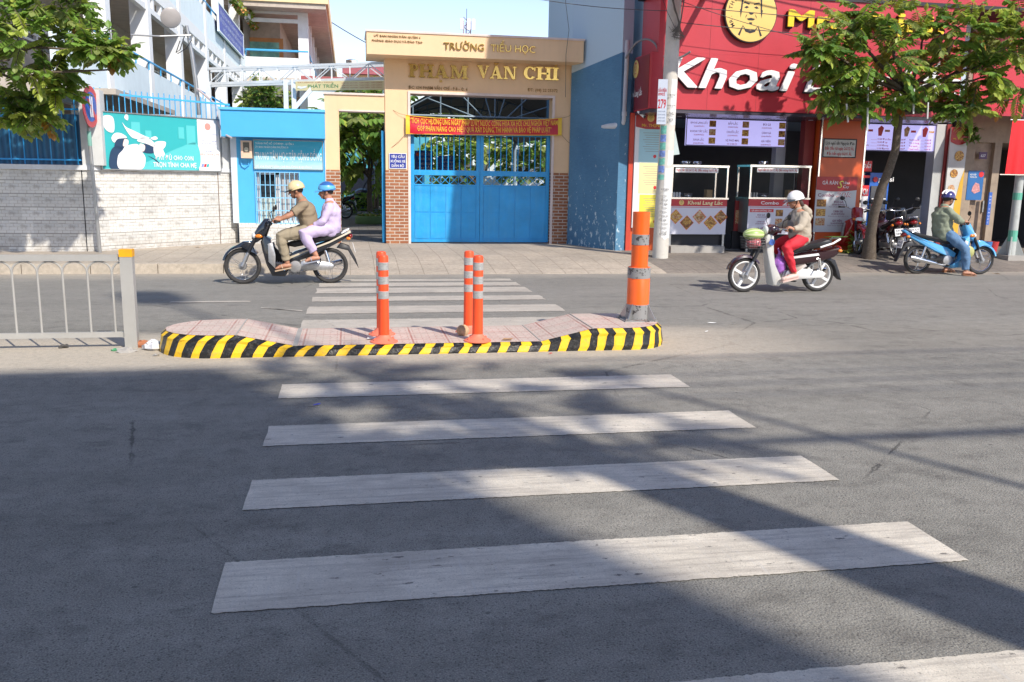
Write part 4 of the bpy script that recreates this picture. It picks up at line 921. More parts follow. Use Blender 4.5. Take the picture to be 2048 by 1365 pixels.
# round emblem with a drawn face
e0 = fp(K, 1498, 29); er = (fp(K, 1551, 29)[0]-fp(K, 1447, 29)[0])/2
emb = thing('round_emblem', 'round yellow emblem with a drawn man face on the red fascia', 'sign', (e0[0], YK-.1, e0[1]-er))
EF = K @ Matrix.Translation((e0[0], e0[1], 0))
m = MB(EF); m.lathe([(er*1.0, .0), (er*1.0, .09)], 48); m.build('rim', blk, emb)
ey = mat('emblem yellow', (.80, .55, .16), .4, var=.02); m = MB(EF); m.lathe([(er*.97, .0905), (er*.97, .096)], 48); m.build('disc', ey, emb)
def poly(m, pts, s_, z): m.add([(x*s_, y*s_, z) for x, y in pts], [tuple(range(len(pts)))])
def emblem_face(m, s_, z):
    for sg_ in (1, -1):
        poly(m, [(sg_*.42, .50), (sg_*.44, .15), (sg_*.47, .12), (sg_*.43, -.18), (sg_*.38, .1), (sg_*.36, .42)], s_, z)
        poly(m, [(sg_*.08, .36), (sg_*.30, .42), (sg_*.36, .34), (sg_*.28, .36), (sg_*.1, .31)], s_, z)
        poly(m, [(sg_*.10, .22), (sg_*.2, .27), (sg_*.31, .2), (sg_*.2, .17)], s_, z)
        poly(m, [(sg_*.30, -.45), (sg_*.36, -.52), (sg_*.5, -.80), (sg_*.42, -.84), (sg_*.34, -.6)], s_, z)
        poly(m, [(sg_*.16, -.02), (sg_*.22, -.1), (sg_*.24, -.2), (sg_*.19, -.12)], s_, z)
    poly(m, [(-.42, .5), (-.36, .42), (-.3, .72), (.3, .72), (.36, .42), (.42, .5), (.40, .9), (.2, .97), (-.2, .97), (-.40, .9)], s_, z)
    poly(m, [(-.1, .0), (-.04, -.05), (.04, -.05), (.1, .0), (.08, .05), (0, .02), (-.08, .05)], s_, z); poly(m, [(-.18, -.2), (0, -.16), (.18, -.2), (.1, -.26), (-.1, -.26)], s_, z); poly(m, [(-.07, -.33), (.07, -.33), (.05, -.4), (-.05, -.4)], s_, z)
    poly(m, [(-.34, -.42), (-.2, -.58), (0, -.62), (.2, -.58), (.34, -.42), (.2, -.68), (0, -.74), (-.2, -.68)], s_, z)
m = MB(EF); emblem_face(m, er*.93, .098); m.build('face_drawing', blk, emb)
m = MB(EF)
for i, ch in enumerate('MR. THỊNH'):
    a_ = rad(212-i*11); rr_ = er*.80; m.text(ch, 0, 0, .085, al='c', z=.099, bold=.02) if False else None
    MM = EF @ Matrix.Translation((rr_*math.cos(a_), rr_*math.sin(a_), 0)) @ Matrix.Rotation(a_-math.pi/2, 4, 'Z'); q = MB(MM); q.text(ch, 0, -.03, .07, al='c', z=.099, bold=.02); m.M = None; m.add(q.v, q.f)
m.build('rim_lettering', blk, emb)
# side emblem
SF = frame((kx0-.008, 0, 0), (0, -1, 0)); c = fp(SF, 1272, 139)
m = MB(SF @ Matrix.Translation((c[0], c[1], 0))); m.lathe([(.17, 0), (.17, .006)], 28); m.build('side_emblem', ey, sh)
m = MB(SF @ Matrix.Translation((c[0], c[1], 0))); emblem_face(m, .13, .008); m.build('side_emblem_drawing', redv, sh)
m = MB(SF); a = fp(SF, 1259, 200); b = fp(SF, 1284, 192); m.text('Khoai Lang Lắc', a[0], fp(SF, 1262, 196)[1], .12, b[0]-a[0], z=.004, bold=.03); m.build('side_lettering', wht, sh)
# left information panel
lp0, lp1 = X(1263, 400, YS), X(1328, 400, YS)
t = thing('information_panel', 'tall white panel with red arched top and three pinned permits beside the utility pole', 'poster panel', ((lp0+lp1)/2, YS, .6))
zt1 = Z(1290, 224, YS); m = MB(); m.box((lp0, YS-.08, .62), (lp1, YS-.001, zt1)); m.build('board', mat('white sheet', (0, 0, 0)), t)
m = MB(S); pz = Z(1290, 250, YS); pts = [(lp0, zt1)]+[(lp0+(lp1-lp0)*i/12, pz-.03-.09*math.sin(math.pi*(.05+.55*i/12))) for i in range(13)]+[(lp1, zt1)]; m.prism(pts, .081, .084); m.build('red_header', mat('header red', (.42, .02, .02), .4), t)
m = MB(S); c = fp(S, 1299, 237); m.lathe([(.075, .085), (.075, .088)], 20, (c[0], c[1], 0)); m.build('emblem', ey, t); m = MB(S @ Matrix.Translation((c[0], c[1], 0))); emblem_face(m, .06, .09); m.build('emblem_drawing', blk, t)
m = MB(S); a = fp(S, 1281, 254); m.text('Mr. THỊNH', a[0], a[1], .055, .42, z=.086, bold=.02); m.build('header_lettering', yel, t)
for nm, col, y0, y1 in (('blue_permit', (.42, .68, .74), 325, 260), ('cream_permit', (.80, .70, .35), 387, 327), ('yellow_permit', (.80, .68, .08), 455, 390)):
    m = MB(S); q0 = fp(S, 1274, y0); q1 = fp(S, 1326, y1); m.box((q0[0], q0[1], .081), (q1[0], q1[1], .085)); p = m.build(nm, mat(nm, col, .5, var=.05), t)
    m = MB(S)
    for i in range(9): m.box((q0[0]+.08+.03*(i % 3), q1[1]-.07-i*.045, .0852), (q1[0]-.06-.04*(i % 2), q1[1]-.078-i*.045, .0856))
    m.build('printed_line', mat('grey print', (.25, .25, .25), .6, var=0), p)
    m = MB(S); m.lathe([(.035, .0857), (.035, .0862)], 12, (q1[0]-.18, q0[1]+.12, 0)); m.build('seal', redv, p)
# ------------------------------------------------------------------ school building behind
XB = -5.2; XF = frame((XB, 0, 0), (0, 1, 0)) # side plane facing +X
bw = mat('school white', (.80, .81, .80), .7, var=.05, dirt=.12, dcol=(.45, .45, .45), streak=.1)
bpale = mat('school pale blue', (.70, .80, .83), .7, var=.05, dirt=.1, dcol=(.4, .5, .55))
btan = mat('corridor plaster', (.52, .45, .38), .85, var=.12, dirt=.3, dcol=(.25, .2, .16))
byel = mat('eave yellow', (.78, .62, .36), .7, dirt=.1)
sb = thing('school_building', 'three storey white school block with open corridors and blue handrails behind the wall', 'building', (XB, 34, GZ))
def colY(px): # depth of a photo column on plane X=XB
    d = ray(px, 150); return XB/d.x*d.y
cols = [colY(q) for q in (215, 299, 361, 413, 449, 480, 505)]
Y0b, Y1b = 17.9, 50.
FL = [3.35, 6.75, 10.25]
m = MB(); m.box((XB-9, Y0b, GZ), (XB-2.4, Y1b+40, 11.4)); m.build('rear_block', btan, sb)
for z in FL[:2]:
    m = MB(); m.box((XB-2.4, Y0b, z-.35), (XB-.02, Y1b, z)); m.build('corridor_slab', btan, sb)
    m = MB(); m.box((XB-.10, Y0b, z-.12), (XB, Y1b, z+.92)); m.build('parapet', bpale, sb)
    m = MB(); m.box((XB-.14, Y0b, z-.5), (XB+.02, Y1b, z-.121)); m.box((XB-.13, Y0b, z-.95), (XB+.01, Y1b, z-.8)); 
    y = Y0b
    while y < Y1b: m.box((XB-.12, y, z-.8), (XB, y+.22, z-.5)); y += 1.1
    m.build('pierced_beam', bw, sb)
    m = MB(); m.tube([(XB+.02, Y0b, z+1.12), (XB+.02, Y1b, z+1.12)], .035, 6)
    y = Y0b+.3
    while y < Y1b: m.tube([(XB+.02, y, z+.9), (XB+.02, y, z+1.12)], .02, 5); y += 1.5
    m.build('handrail', bluel, sb)
for yb in cols:
    m = MB(); m.box((XB-.42, yb-.0, GZ), (XB+.04, yb+.42, 11.3)); m.build('column', bw, sb)
# windows of vents in the corridor rear wall
for z in FL[:2]:
    for i in range(9):
        y = Y0b+2+i*3.4; m = MB(); m.box((XB-2.4, y, z+1.2), (XB-2.36, y+2.2, z+2.3)); w_ = m.build('window', mat('louvre dark', (.10, .10, .10), .5), sb)
        m = MB()
        for k in range(6): m.box((XB-2.36, y, z+1.3+k*.17), (XB-2.30, y+2.2, z+1.36+k*.17))
        m.box((XB-2.36, y+1.05, z+1.2), (XB-2.29, y+1.15, z+2.3)); m.build('louvres', bw, w_)
m = MB(); m.box((XB-.05, Y0b-.5, 2.95), (XB+1.1, 23, 3.05)); m.build('awning_slab', mat('awning underside', (.45, .40, .34), .8), sb)
# far wing stepping out towards the gate
XW = -2.0; yw = 50.
def wz(py): return on(560, py, yw)[1]
zr_ = wz(102); zp0 = wz(205); zso = wz(24); zt_ = wz(-6)
m = MB(); m.box((XB, yw+2.6, GZ), (XW-1.6, yw+40, zso)); m.build('wing_core', btan, sb)
m = MB(); m.box((XB, yw, 6.6), (XW, yw+.15, zr_-.35)); m.box((XW-.12, yw, 6.6), (XW, yw+40, zr_-.35)); m.box((XB, yw+.02, 2.6), (XW, yw+.12, 4.2)); m.build('parapet', bw, sb)
m = MB(); m.box((XB, yw, 6.3), (XW, yw+40, 6.599)); m.box((XB, yw, 3.), (XW, yw+40, 3.3)); m.build('corridor_slab', btan, sb)
m = MB(); m.tube([(XB, yw, zr_), (XW, yw, zr_)], .06, 6); m.tube([(XW, yw, zr_), (XW, yw+38, zr_)], .05, 6); m.build('handrail', bluel, sb)
for i, y in enumerate([yw, yw+4.2, yw+8.5, yw+13, yw+18, yw+24, yw+31]):
    m = MB(); m.box((XW-.5, y-.03, GZ), (XW+.03, y+.5, zso)); m.build('column', bw, sb)
m = MB(); m.box((XB, yw-.02, zso-.55), (XW-.5, yw+.1, zso-.35)); m.box((XB, yw-.02, zso-.12), (XW-.5, yw+.1, zso)); m.build('pierced_beam', bw, sb)
m = MB(); m.box((XB-10, yw-1.3, zso+.001), (XW+1.0, yw+42, zso+.25)); m.build('roof_soffit', mat('stained soffit', (.52, .45, .38), .85, var=.15, dirt=.5, dcol=(.2, .15, .11)), sb)
m = MB(); m.box((XB-10, yw-1.4, zso+.251), (XW+1.12, yw+42, zt_+.4)); m.build('roof_edge', byel, sb)
m = MB(); m.box((XB-10, Y0b, 11.301), (XB+.6, yw-1.401, 11.6)); m.build('roof_edge', byel, sb)
WFm = FY(yw+2.58); a = fp(WFm, 500, 104); b = fp(WFm, 566, 78)
m = MB(WFm); m.box((a[0], a[1]-.4, 0), (b[0], b[1], .03)); m.build('mural_border', mat('mural orange', (.62, .28, .10), .6), sb)
m = MB(WFm); m.box((a[0], a[1]-.4, .03), (b[0]-.22, b[1]-.22, .05)); m.build('mural', mat('mural teal', (.22, .50, .42), .6, var=.4, vs_=1.5, dirt=.6, dcol=(.5, .5, .15)), sb)
m = MB(FY(yw+.03)); q = fp(FY(yw), 562, 170); m.box((q[0]-1.2, q[1]-.6, 0), (q[0]+1.2, q[1]+.1, .04)); m.build('drain_slot', mat('vent', (.2, .2, .2)), sb)
# blue name board hung on the corridor parapet
cc = [fp(XF, 429, 62), fp(XF, 480, 113), fp(XF, 480, 73), fp(XF, 429, 8)]
xa, xb = cc[0][0], cc[1][0]; ya, yb = (cc[0][1]+cc[1][1])/2, (cc[2][1]+cc[3][1])/2
t = thing('corridor_board', 'dark blue board with white words hung on the school corridor parapet', 'sign', (XB+.1, (xa+xb)/2, ya))
m = MB(XF @ Matrix.Translation((0, 0, .12))); m.box((xa, ya, 0), (xb, yb, .06)); m.build('board', mat('royal blue', (.05, .08, .40), .4), t)
m = MB(XF @ Matrix.Translation((xa, ya, .185))); w, h = xb-xa, yb-ya
for i, s_ in enumerate(('VÌ LỢI ÍCH MƯỜI NĂM TRỒNG CÂY', 'VÌ LỢI ÍCH TRĂM NĂM TRỒNG NGƯỜI', 'HỌC, HỌC NỮA, HỌC MÃI')): m.text(s_, w/2, h*(.68-.28*i), h*.15, w*(.88, .9, .7)[i], al='c', bold=.02)
m.build('lettering', mat('pale lettering', (.55, .62, .8), .5, var=0), t)
m = MB(XF @ Matrix.Translation((xa, ya, .12)))
for q in ((-.06, -.06, w+.06, 0), (-.06, h, w+.06, h+.06), (-.06, 0, 0, h), (w, 0, w+.06, h)): m.box((q[0], q[1], 0), (q[2], q[3], .08))
m.build('frame', bpale, t)

# ------------------------------------------------------------------ foliage
lg = [leafmat('leaf green', (.19, .33, .06)), leafmat('leaf dark green', (.10, .21, .045)), leafmat('leaf yellow green', (.42, .50, .09)), leafmat('leaf olive', (.28, .33, .10)), leafmat('leaf rusty', (.38, .15, .04))]
bark = mat('tree bark', (.11, .085, .063), .9, var=.25, vs_=12, dirt=.6, dcol=(.34, .31, .27), bump=1., bs=30)
def leaflet(m, p, d, n_, L, w, k):
    d = d.normalized(); s_ = d.cross(n_)
    if s_.length < 1e-3: s_ = Vector((1, 0, 0))
    s_.normalize(); u = s_.cross(d)
    q = [p, p+d*L*.35+s_*w+u*.12*w, p+d*L*.72+s_*w*.8-u*L*.05, p+d*L-u*L*.14, p+d*L*.72-s_*w*.8-u*L*.05, p+d*L*.35-s_*w+u*.12*w, p+d*L*.55-u*L*.0-u*w*.35]
    m.k = k; m.add(q, [(0, 1, 6), (1, 2, 6), (2, 3, 6), (3, 4, 6), (4, 5, 6), (5, 0, 6)])
def frond(m, p, d, L, n, ll, r, droop=.5, kb=0, w=.26):
    """pinnate sprig: leaflets hanging off a drooping rachis"""
    d = d.normalized(); P = [p]; cur = d.copy()
    for i in range(n):
        cur = (cur+Vector((0, 0, -droop/n))).normalized(); P.append(P[-1]+cur*L/n)
    up = Vector((r.uniform(-.35, .35), r.uniform(-.35, .35), 1)).normalized()
    for i in range(1, n+1):
        t = (P[i]-P[i-1]).normalized(); s_ = t.cross(up).normalized()
        k = kb if r.random() < .8 else r.choice((0, 1, 2, 3)); le = ll*(.65+.35*math.sin(math.pi*min(1, (i+.5)/(n+1))))*r.uniform(.85, 1.15)
        for sg_ in (1, -1):
            dd_ = s_*sg_+t*.45+Vector((0, 0, -r.uniform(.2, .9))); leaflet(m, P[i], dd_, (up+s_*sg_*.3).normalized(), le, le*w, k)
    leaflet(m, P[-1], cur, up, ll, ll*w, kb)
    return P
def crown_of(name, anchors, parent, n, Lr, nl, ll, r, out=None, kw=(5, 3, 3, 2, .35), w=.26, droop=.6, inner=.15):
    m = MB(); tw = MB()
    for i in range(n):
        c, rad_ = r.choice(anchors) if not callable(anchors) else anchors(r)
        th = r.uniform(0, 2*math.pi); ph = math.acos(r.uniform(-.75, 1)); q = Vector((math.sin(ph)*math.cos(th), math.sin(ph)*math.sin(th), math.cos(ph)))
        rr_ = r.uniform(.35, 1.)**.6; p = Vector(c)+Vector((q.x*rad_[0], q.y*rad_[1], q.z*rad_[2]))*rr_
        d = q+Vector((0, 0, .15))+Vector((r.uniform(-.4, .4), r.uniform(-.4, .4), r.uniform(-.3, .3)))
        k = r.choices((0, 1, 2, 3, 4), kw)[0]
        P = frond(m, p-d.normalized()*.1, d, r.uniform(*Lr), nl, ll, r, droop, k, w)
        tw.tube([p-q*.25*min(rad_)]+P[::3]+[P[-1]], .006, 4)
    o = m.build(name, lg, parent); o2 = tw.build('twigs', bark, parent)
    return o
def limb(m, a, b, r0_, r1_, r, n=6, wob=.08):
    a = Vector(a); b = Vector(b); P = []; L = (b-a).length
    for i in range(n+1):
        t = i/n; P.append(a+(b-a)*t+Vector((r.uniform(-1, 1), r.uniform(-1, 1), r.uniform(-1, 1)))*wob*L*math.sin(math.pi*t)*.6)
    m.tube(P, [r0_+(r1_-r0_)*i/n for i in range(n+1)], 8); return P
# right street tree
YT = 14.9
def tp(px, py, Y=YT): x, z = on(px, py, Y); return Vector((x, Y, z))
rt = thing('street_tree', 'leaning street tree with big drooping leaves in front of the red shop fascia', 'tree', tp(1742, 510, 15.75))
r = random.Random(21); m = MB()
P = [tp(1738, 512, 15.75), tp(1741, 470, 15.7), tp(1748, 430, 15.6), tp(1762, 380, 15.5), tp(1778, 340, 15.4), tp(1791, 300, 15.3), tp(1795, 260, 15.25), tp(1800, 225, 15.2), tp(1815, 190, 15.1)]
P[0].z = .1
m.tube(P, [.15, .10, .088, .084, .080, .076, .072, .066, .06], 12)
tips = [(1640, 120, 14.7), (1620, 90, 14.4), (1700, 60, 14.6), (1760, 20, 15.1), (1850, 60, 14.9), (1930, 60, 14.4), (1980, 150, 14.6), (2030, 90, 14.2), (1900, 160, 15.2), (1820, 100, 14.1), (1680, 180, 15.2), (2040, 200, 14.5)]
for x, y, Y in tips:
    b = tp(x, y, Y); limb(m, P[-1] if y < 170 else P[-2], P[-1]+(b-P[-1])*.95, .05, .012, r)
m.build('trunk', bark, rt, True)
an = [(tp(x, y, Y), ra) for x, y, Y, ra in ((1640, 95, 14.5, (.16, .3, .10)), (1690, 125, 14.7, (.30, .5, .30)), (1660, 180, 14.8, (.2, .4, .2)), (1710, 55, 14.6, (.34, .5, .42)), (1700, 205, 15.0, (.35, .4, .22)), (1760, 30, 14.9, (.55, .7, .4)), (1760, 120, 14.3, (.7, .6, .5)), (1840, 90, 14.9, (.6, .8, .45)), (1850, 170, 14.6, (.65, .6, .36)), (1930, 60, 14.4, (.5, .6, .35)), (1960, 150, 14.6, (.5, .6, .4)), (2010, 90, 14.3, (.4, .6, .4)), (2035, 170, 14.4, (.35, .6, .5)), (1770, 200, 15.0, (.5, .5, .2)), (2060, 60, 14.4, (.6, .6, .6)), (1925, 215, 14.6, (.35, .3, .15)))]
crown_of('crown', an, rt, 500, (.28, .48), 9, .155, random.Random(5), kw=(5, 2.6, 3.4, 2.6, .4), w=.28)
# left tree (its trunk stands outside the frame)
YL = 14.9; lt = thing('street_tree', 'leafy tree branch mass hanging over the tiled wall at the left edge', 'tree', (-8.3, 15.5, .15))
r = random.Random(4); m = MB(); base = Vector((-8.3, 15.5, .1)); fork = Vector((-8.1, 15.4, 3.1)); m.tube([base, base+Vector((.05, 0, 1.2)), base+Vector((.2, 0, 2.2)), fork], [.19, .15, .13, .12], 10)
for x, y, Y in ((60, 60, 14.9), (150, 100, 14.6), (220, 140, 14.8), (100, 150, 15.2), (20, 120, 14.2), (170, 20, 15.2)): limb(m, fork, tp(x, y, Y), .06, .012, r)
m.build('trunk', bark, lt, True)
an = [(tp(x, y, Y), ra) for x, y, Y, ra in ((20, 10, 14.9, (.6, .7, .45)), (100, 5, 14.9, (.45, .7, .4)), (150, 20, 15.2, (.22, .5, .3)), (60, 75, 14.6, (.5, .6, .35)), (130, 80, 14.8, (.4, .5, .28)), (190, 95, 14.6, (.26, .4, .14)), (225, 105, 14.6, (.16, .2, .08)), (20, 140, 14.7, (.45, .5, .22)), (100, 140, 15.0, (.32, .5, .15)), (40, 190, 15.9, (.3, .4, .12)), (80, 235, 16.2, (.16, .3, .14)), (-70, 30, 14.9, (.6, .8, .6)), (-150, 110, 14.6, (.6, .8, .5)), (20, 195, 15.5, (.35, .4, .18)), (70, 225, 15.6, (.22, .3, .14)), (110, 180, 15.4, (.2, .3, .12)), (30, 240, 15.8, (.2, .3, .1)))]
crown_of('crown', an, lt, 430, (.22, .40), 7, .135, random.Random(9), kw=(6, 2.6, 3.2, 3, .2), w=.34)
# small plant at the foot of the right tree
def tuft(name, label, loc, r_, h_, n, mats_=lg, seed=1, ll=.12, group=None, kw=(2, 0, 7, 0, 0)):
    r = random.Random(seed); t = thing(name, label, 'plant', loc, 0, group); m = MB(); st = MB(); L0 = Vector(loc)
    for i in range(n):
        a = r.uniform(0, 2*math.pi); tip = L0+Vector((math.cos(a)*r_*r.uniform(.2, 1), math.sin(a)*r_*r.uniform(.2, 1), h_*r.uniform(.3, 1)))
        st.tube([L0, L0+(tip-L0)*.5+Vector((0, 0, .05)), tip], .006, 4)
        for k in range(5): leaflet(m, L0+(tip-L0)*(.35+.15*k), Vector((r.uniform(-1, 1), r.uniform(-1, 1), r.uniform(-.5, .6))), Vector((0, 0, 1)), ll*r.uniform(.7, 1.2), ll*.3, r.choices((0, 1, 2, 3, 4), kw)[0])
    m.build('leaves', lg, t); st.build('stems', mat('green stem', (.12, .16, .04), .6), t); return t
q = gnd(1712, 509, .12); tuft('sapling', 'bright green sapling sprouting at the foot of the leaning street tree', q, .32, .72, 44, seed=3)
q = gnd(1690, 512, .1); tuft('weed_tuft', 'low weedy tuft left of the leaning tree trunk', q, .2, .14, 14, seed=8, ll=.09)

# trees inside the school yard
def broad_tree(name, label, base, top, blobs, n, ll, seed, trunk_r=.09, group=None, kw=(4, 5, 1.5, 2, 0), Lr=(.4, .7), nl=6, w=.3):
    t = thing(name, label, 'tree', base, 0, group); r = random.Random(seed); m = MB(); b = Vector(base); tp_ = Vector(top)
    limb(m, b-Vector((0, 0, .05)), tp_, trunk_r, trunk_r*.6, r, 6, .03)
    for c, _ in blobs[:8]: limb(m, b+(tp_-b)*.8, Vector(c), trunk_r*.45, .012, r)
    m.build('trunk', bark, t, True); crown_of('crown', blobs, t, n, Lr, nl, ll, r, kw=kw, w=w); return t
def bp_(px, py, Y): x, z = on(px, py, Y); return Vector((x, Y, z))
Yb = 25.5; bz_ = gnd(742, 424, .35); yb_ = 27.
broad_tree('yard_tree', 'young broad-leaved tree in the green round planter seen through the side passage', bp_(740, 420, yb_), bp_(738, 340, yb_), [(bp_(x, y, Y), ra) for x, y, Y, ra in ((700, 250, 26, (.5, .5, .4)), (735, 270, 26.5, (.55, .6, .5)), (760, 250, 27.5, (.4, .5, .5)), (700, 310, 27, (.45, .5, .35)), (745, 325, 27, (.5, .5, .3)), (690, 280, 28, (.4, .4, .4)))], 150, .36, 31, kw=(5, 5, 2, 2, 0), Lr=(.5, .9), nl=5, w=.24)
broad_tree('yard_tree', 'darker tree behind the planter tree in the side passage view', bp_(752, 415, 31), bp_(755, 340, 31), [(bp_(x, y, Y), ra) for x, y, Y, ra in ((720, 215, 31, (.9, .8, .5)), (765, 215, 30, (.9, .8, .6)), (772, 290, 36.5, (.5, .7, .5)))], 150, .28, 32, kw=(3, 6, 1, 2, 0))
broad_tree('yard_tree', 'shady round-leaved tree behind the bars of the left gate leaf', bp_(960, 430, 37), bp_(950, 350, 37), [(bp_(x, y, Y), ra) for x, y, Y, ra in ((850, 285, 36.5, (.7, .6, .3)), (905, 290, 36.8, (.6, .6, .35)), (960, 285, 37.1, (.6, .6, .4)), (900, 320, 37.1, (.4, .5, .35)), (1000, 300, 37.1, (.5, .6, .5)), (820, 280, 37.1, (.4, .5, .25)))], 130, .22, 33, .12, kw=(5, 5, 2, 1, 0), w=.42, nl=4)
broad_tree('yard_tree', 'dense tree behind the bars of the right gate leaf', bp_(1040, 440, 37), bp_(1040, 330, 37), [(bp_(x, y, Y), ra) for x, y, Y, ra in ((1040, 280, 36.5, (.7, .7, .5)), (1090, 300, 36.5, (.6, .6, .7)), (1070, 340, 36.8, (.7, .6, .6)), (1110, 350, 37.1, (.5, .6, .6)), (1020, 330, 37.1, (.4, .5, .4)), (1120, 280, 37.1, (.5, .6, .6)))], 170, .22, 34, .14, kw=(4, 6, 1, 2, 0), w=.4, nl=5)
broad_tree('yard_tree', 'round bushy tree rising behind the guard house roof', bp_(535, 300, 22.5), bp_(535, 230, 22.5), [(bp_(x, y, Y), ra) for x, y, Y, ra in ((520, 185, 22.5, (.35, .4, .25)), (545, 190, 22.5, (.4, .4, .3)), (500, 200, 22.5, (.3, .4, .2)), (560, 205, 22.6, (.3, .4, .22)), (530, 170, 22.5, (.18, .2, .1)))], 230, .09, 35, .06, kw=(4, 2, 3, 3, 0), Lr=(.15, .3), nl=5)
pl_ = thing('round_planter', 'low green round planter with pale flowers around the yard tree', 'planter', (0, 0, 0)); c = Vector((bp_(742, 428, yb_).x, yb_, .15))
pl_.location = c
m = MB(); m.lathe([(.46, 0), (.48, .03), (.47, .22), (.44, .24), (.40, .24), (.40, .2)], 24, c); m.build('rim', mat('planter green', (.13, .22, .08), .7), pl_, True)
m = MB(); r = random.Random(2)
for i in range(90): a = r.uniform(0, 6.28); q = r.uniform(.05, .4); leaflet(m, c+Vector((q*math.cos(a), q*math.sin(a), .22)), Vector((r.uniform(-1, 1), r.uniform(-1, 1), .9)), Vector((0, 0, 1)), .1, .03, r.choice((2, 2, 3, 0)))
m.build('flowers', [lg[0], lg[1], mat('pale yellow petals', (.5, .45, .15)), lg[3]], pl_)
# hedge behind
t = thing('clipped_hedge', 'dark hedge at the back of the school yard in the side passage', 'hedge', (-.6, 33.5, .15)); m = MB(); r = random.Random(6)
for i in range(900): leaflet(m, Vector((r.uniform(-2.2, 2.2), r.uniform(33., 34), .15+r.uniform(0, .75))), Vector((r.uniform(-1, 1), r.uniform(-1, 0), r.uniform(-.2, 1))), Vector((0, 0, 1)), .2, .06, r.choice((0, 1, 1, 3)))
m.build('leaves', lg, t)
# bus in the yard
yu = 36.; t = thing('parked_bus', 'light blue bus parked across the yard behind the passage trees', 'bus', (0, yu, .15))
bl = mat('bus light blue', (.10, .42, .55), .35); m = MB(); m.box((-4, yu, .55), (3.2, yu+2.3, 3.1)); m.build('body', bl, t)
m = MB(); z0, z1 = Z(720, 376, yu), Z(720, 362, yu); m.box((-3.8, yu-.01, z0-.25), (3, yu-.001, z1+.5)); m.build('window_band', mat('bus window', (.02, .025, .04), .1), t)
m = MB(); m.lathe([(.42, .0), (.42, .02), (.36, .021), (.36, .0)], 28, (X(724, 400, yu), yu-.001, Z(724, 398, yu)), (0, -1, 0)); m.build('ring_emblem', navy, t)
for xw in (-2.6, 1.6): m = MB(); m.lathe([(.48, 0), (.48, .2)], 20, (xw, yu-.02, .63), (0, -1, 0)); m.build('wheel', rubber, t)
# white vehicle and blue posters behind the gate bars
yv = 39.; t = thing('white_van', 'white van standing behind the gate bars and foliage', 'van', (5, yv, .15)); x0, x1_ = X(965, 330, yv), X(1110, 330, yv); z0, z1 = .45, Z(1000, 290, yv)
m = MB(FY(yv+1.7)); m.prism([(x0, z0), (x1_, z0), (x1_, z1-.1), (x1_-.15, z1), (x0+.5, z1), (x0+.1, z0+.9), (x0, z0+.7)], 0, 1.7); m.build('body', mat('van white', (.62, .70, .74), .3), t)
m = MB(); m.box((x0+.4, yv-.01, z1-.62), (x1_-.15, yv-.001, z1-.18)); m.build('window_band', mat('bus window', (0, 0, 0)), t)
for xw in (x0+.5, x1_-.5): m = MB(); m.lathe([(.33, 0), (.33, .2)], 18, (xw, yv-.02, .48), (0, -1, 0)); m.build('wheel', rubber, t)
yp = 26.5; PF_ = FY(yp)
for i, (c4, lab, lines_) in enumerate(((((829, 345), (866, 345), (866, 302), (829, 302)), 'blue yard poster with orange badge behind the left gate bars', ('CHÀO MỪNG', 'NĂM HỌC MỚI', 'THI ĐUA', 'DẠY TỐT')), (((876, 345), (910, 345), (910, 312), (876, 312)), 'blue yard poster with lines of white words beside the badge poster', ('NĂM ĐIỀU', 'BÁC HỒ DẠY', 'YÊU TỔ QUỐC', 'HỌC TẬP TỐT')))):
    t, B, w, h = sign('yard_poster', lab, 'poster', PF_, c4, mat('poster blue', (.03, .12, .48), .4), .05, group='blue posters in the school yard')
    m = MB(B)
    for k, s_ in enumerate(lines_): m.text(s_, w*.55, h*(.78-.22*k), h*.12, w*.7, al='c', bold=.02, z=.002)
    m.build('lettering', wht, t)
    m = MB(B)
    for xx in (w*.1, w*.9): m.box((xx-.03, -2.0 if False else -(fp(PF_, c4[0][0], c4[0][1])[1]-.16), -.05), (xx+.03, 0, -.02))
    m.build('posts', steel, t)
    if i == 0: m = MB(B); m.lathe([(h*.09, .002), (h*.09, .006)], 14, (w*.17, h*.83, 0)); m.build('badge', orange, t)
# yard canopy
can = thing('yard_canopy', 'large dark arched canopy on steel trusses over the school yard', 'canopy', (3, 29, .15)); cdk = mat('canopy sheet', (.16, .15, .14), .7)
y0, y1 = 22., 33.5
m = MB(); n = 16; xa, xb = X(812, 240, y0)-.5, X(1125, 240, y0)+1.; zc_ = Z(960, 192, y0)+.35; vs = []
for j in (0, 1):
    for i in range(n+1): u = i/n*2-1; vs.append((xa+(xb-xa)*i/n, y0 if j == 0 else y1, zc_-(1.05*abs(u)**2.2)))
m.add(vs, [(i, i+1, n+1+i+1, n+1+i) for i in range(n)]); m.build('sheet', cdk, can)
trs = mat('truss blue grey', (.22, .30, .36), .5)
for k in range(4):
    yy = y0+.1+k*3.7; m = MB(); zz = Z(960, 232, y0)-.02
    arc_ = [(xa+(xb-xa)*i/n, yy, zc_-.06-(1.05*abs(i/n*2-1)**2.2)) for i in range(n+1)]
    m.tube(arc_, .03, 5); m.tube([(xa, yy, zz), (xb, yy, zz)], .028, 5)
    for i in range(1, n, 1): m.tube([arc_[i], ((xa+xb)/2+(arc_[i][0]-(xa+xb)/2)*(.3 if i % 2 else 1), yy, zz)], .016, 4)
    m.build('truss', trs, can)
for xx in (xa+.1, xb-.1):
    for yy in (y0+.1, y1-.2): m = MB(); m.tube([(xx, yy, .15), (xx, yy, zc_-1.0)], .06, 8); m.build('post', trs, can)
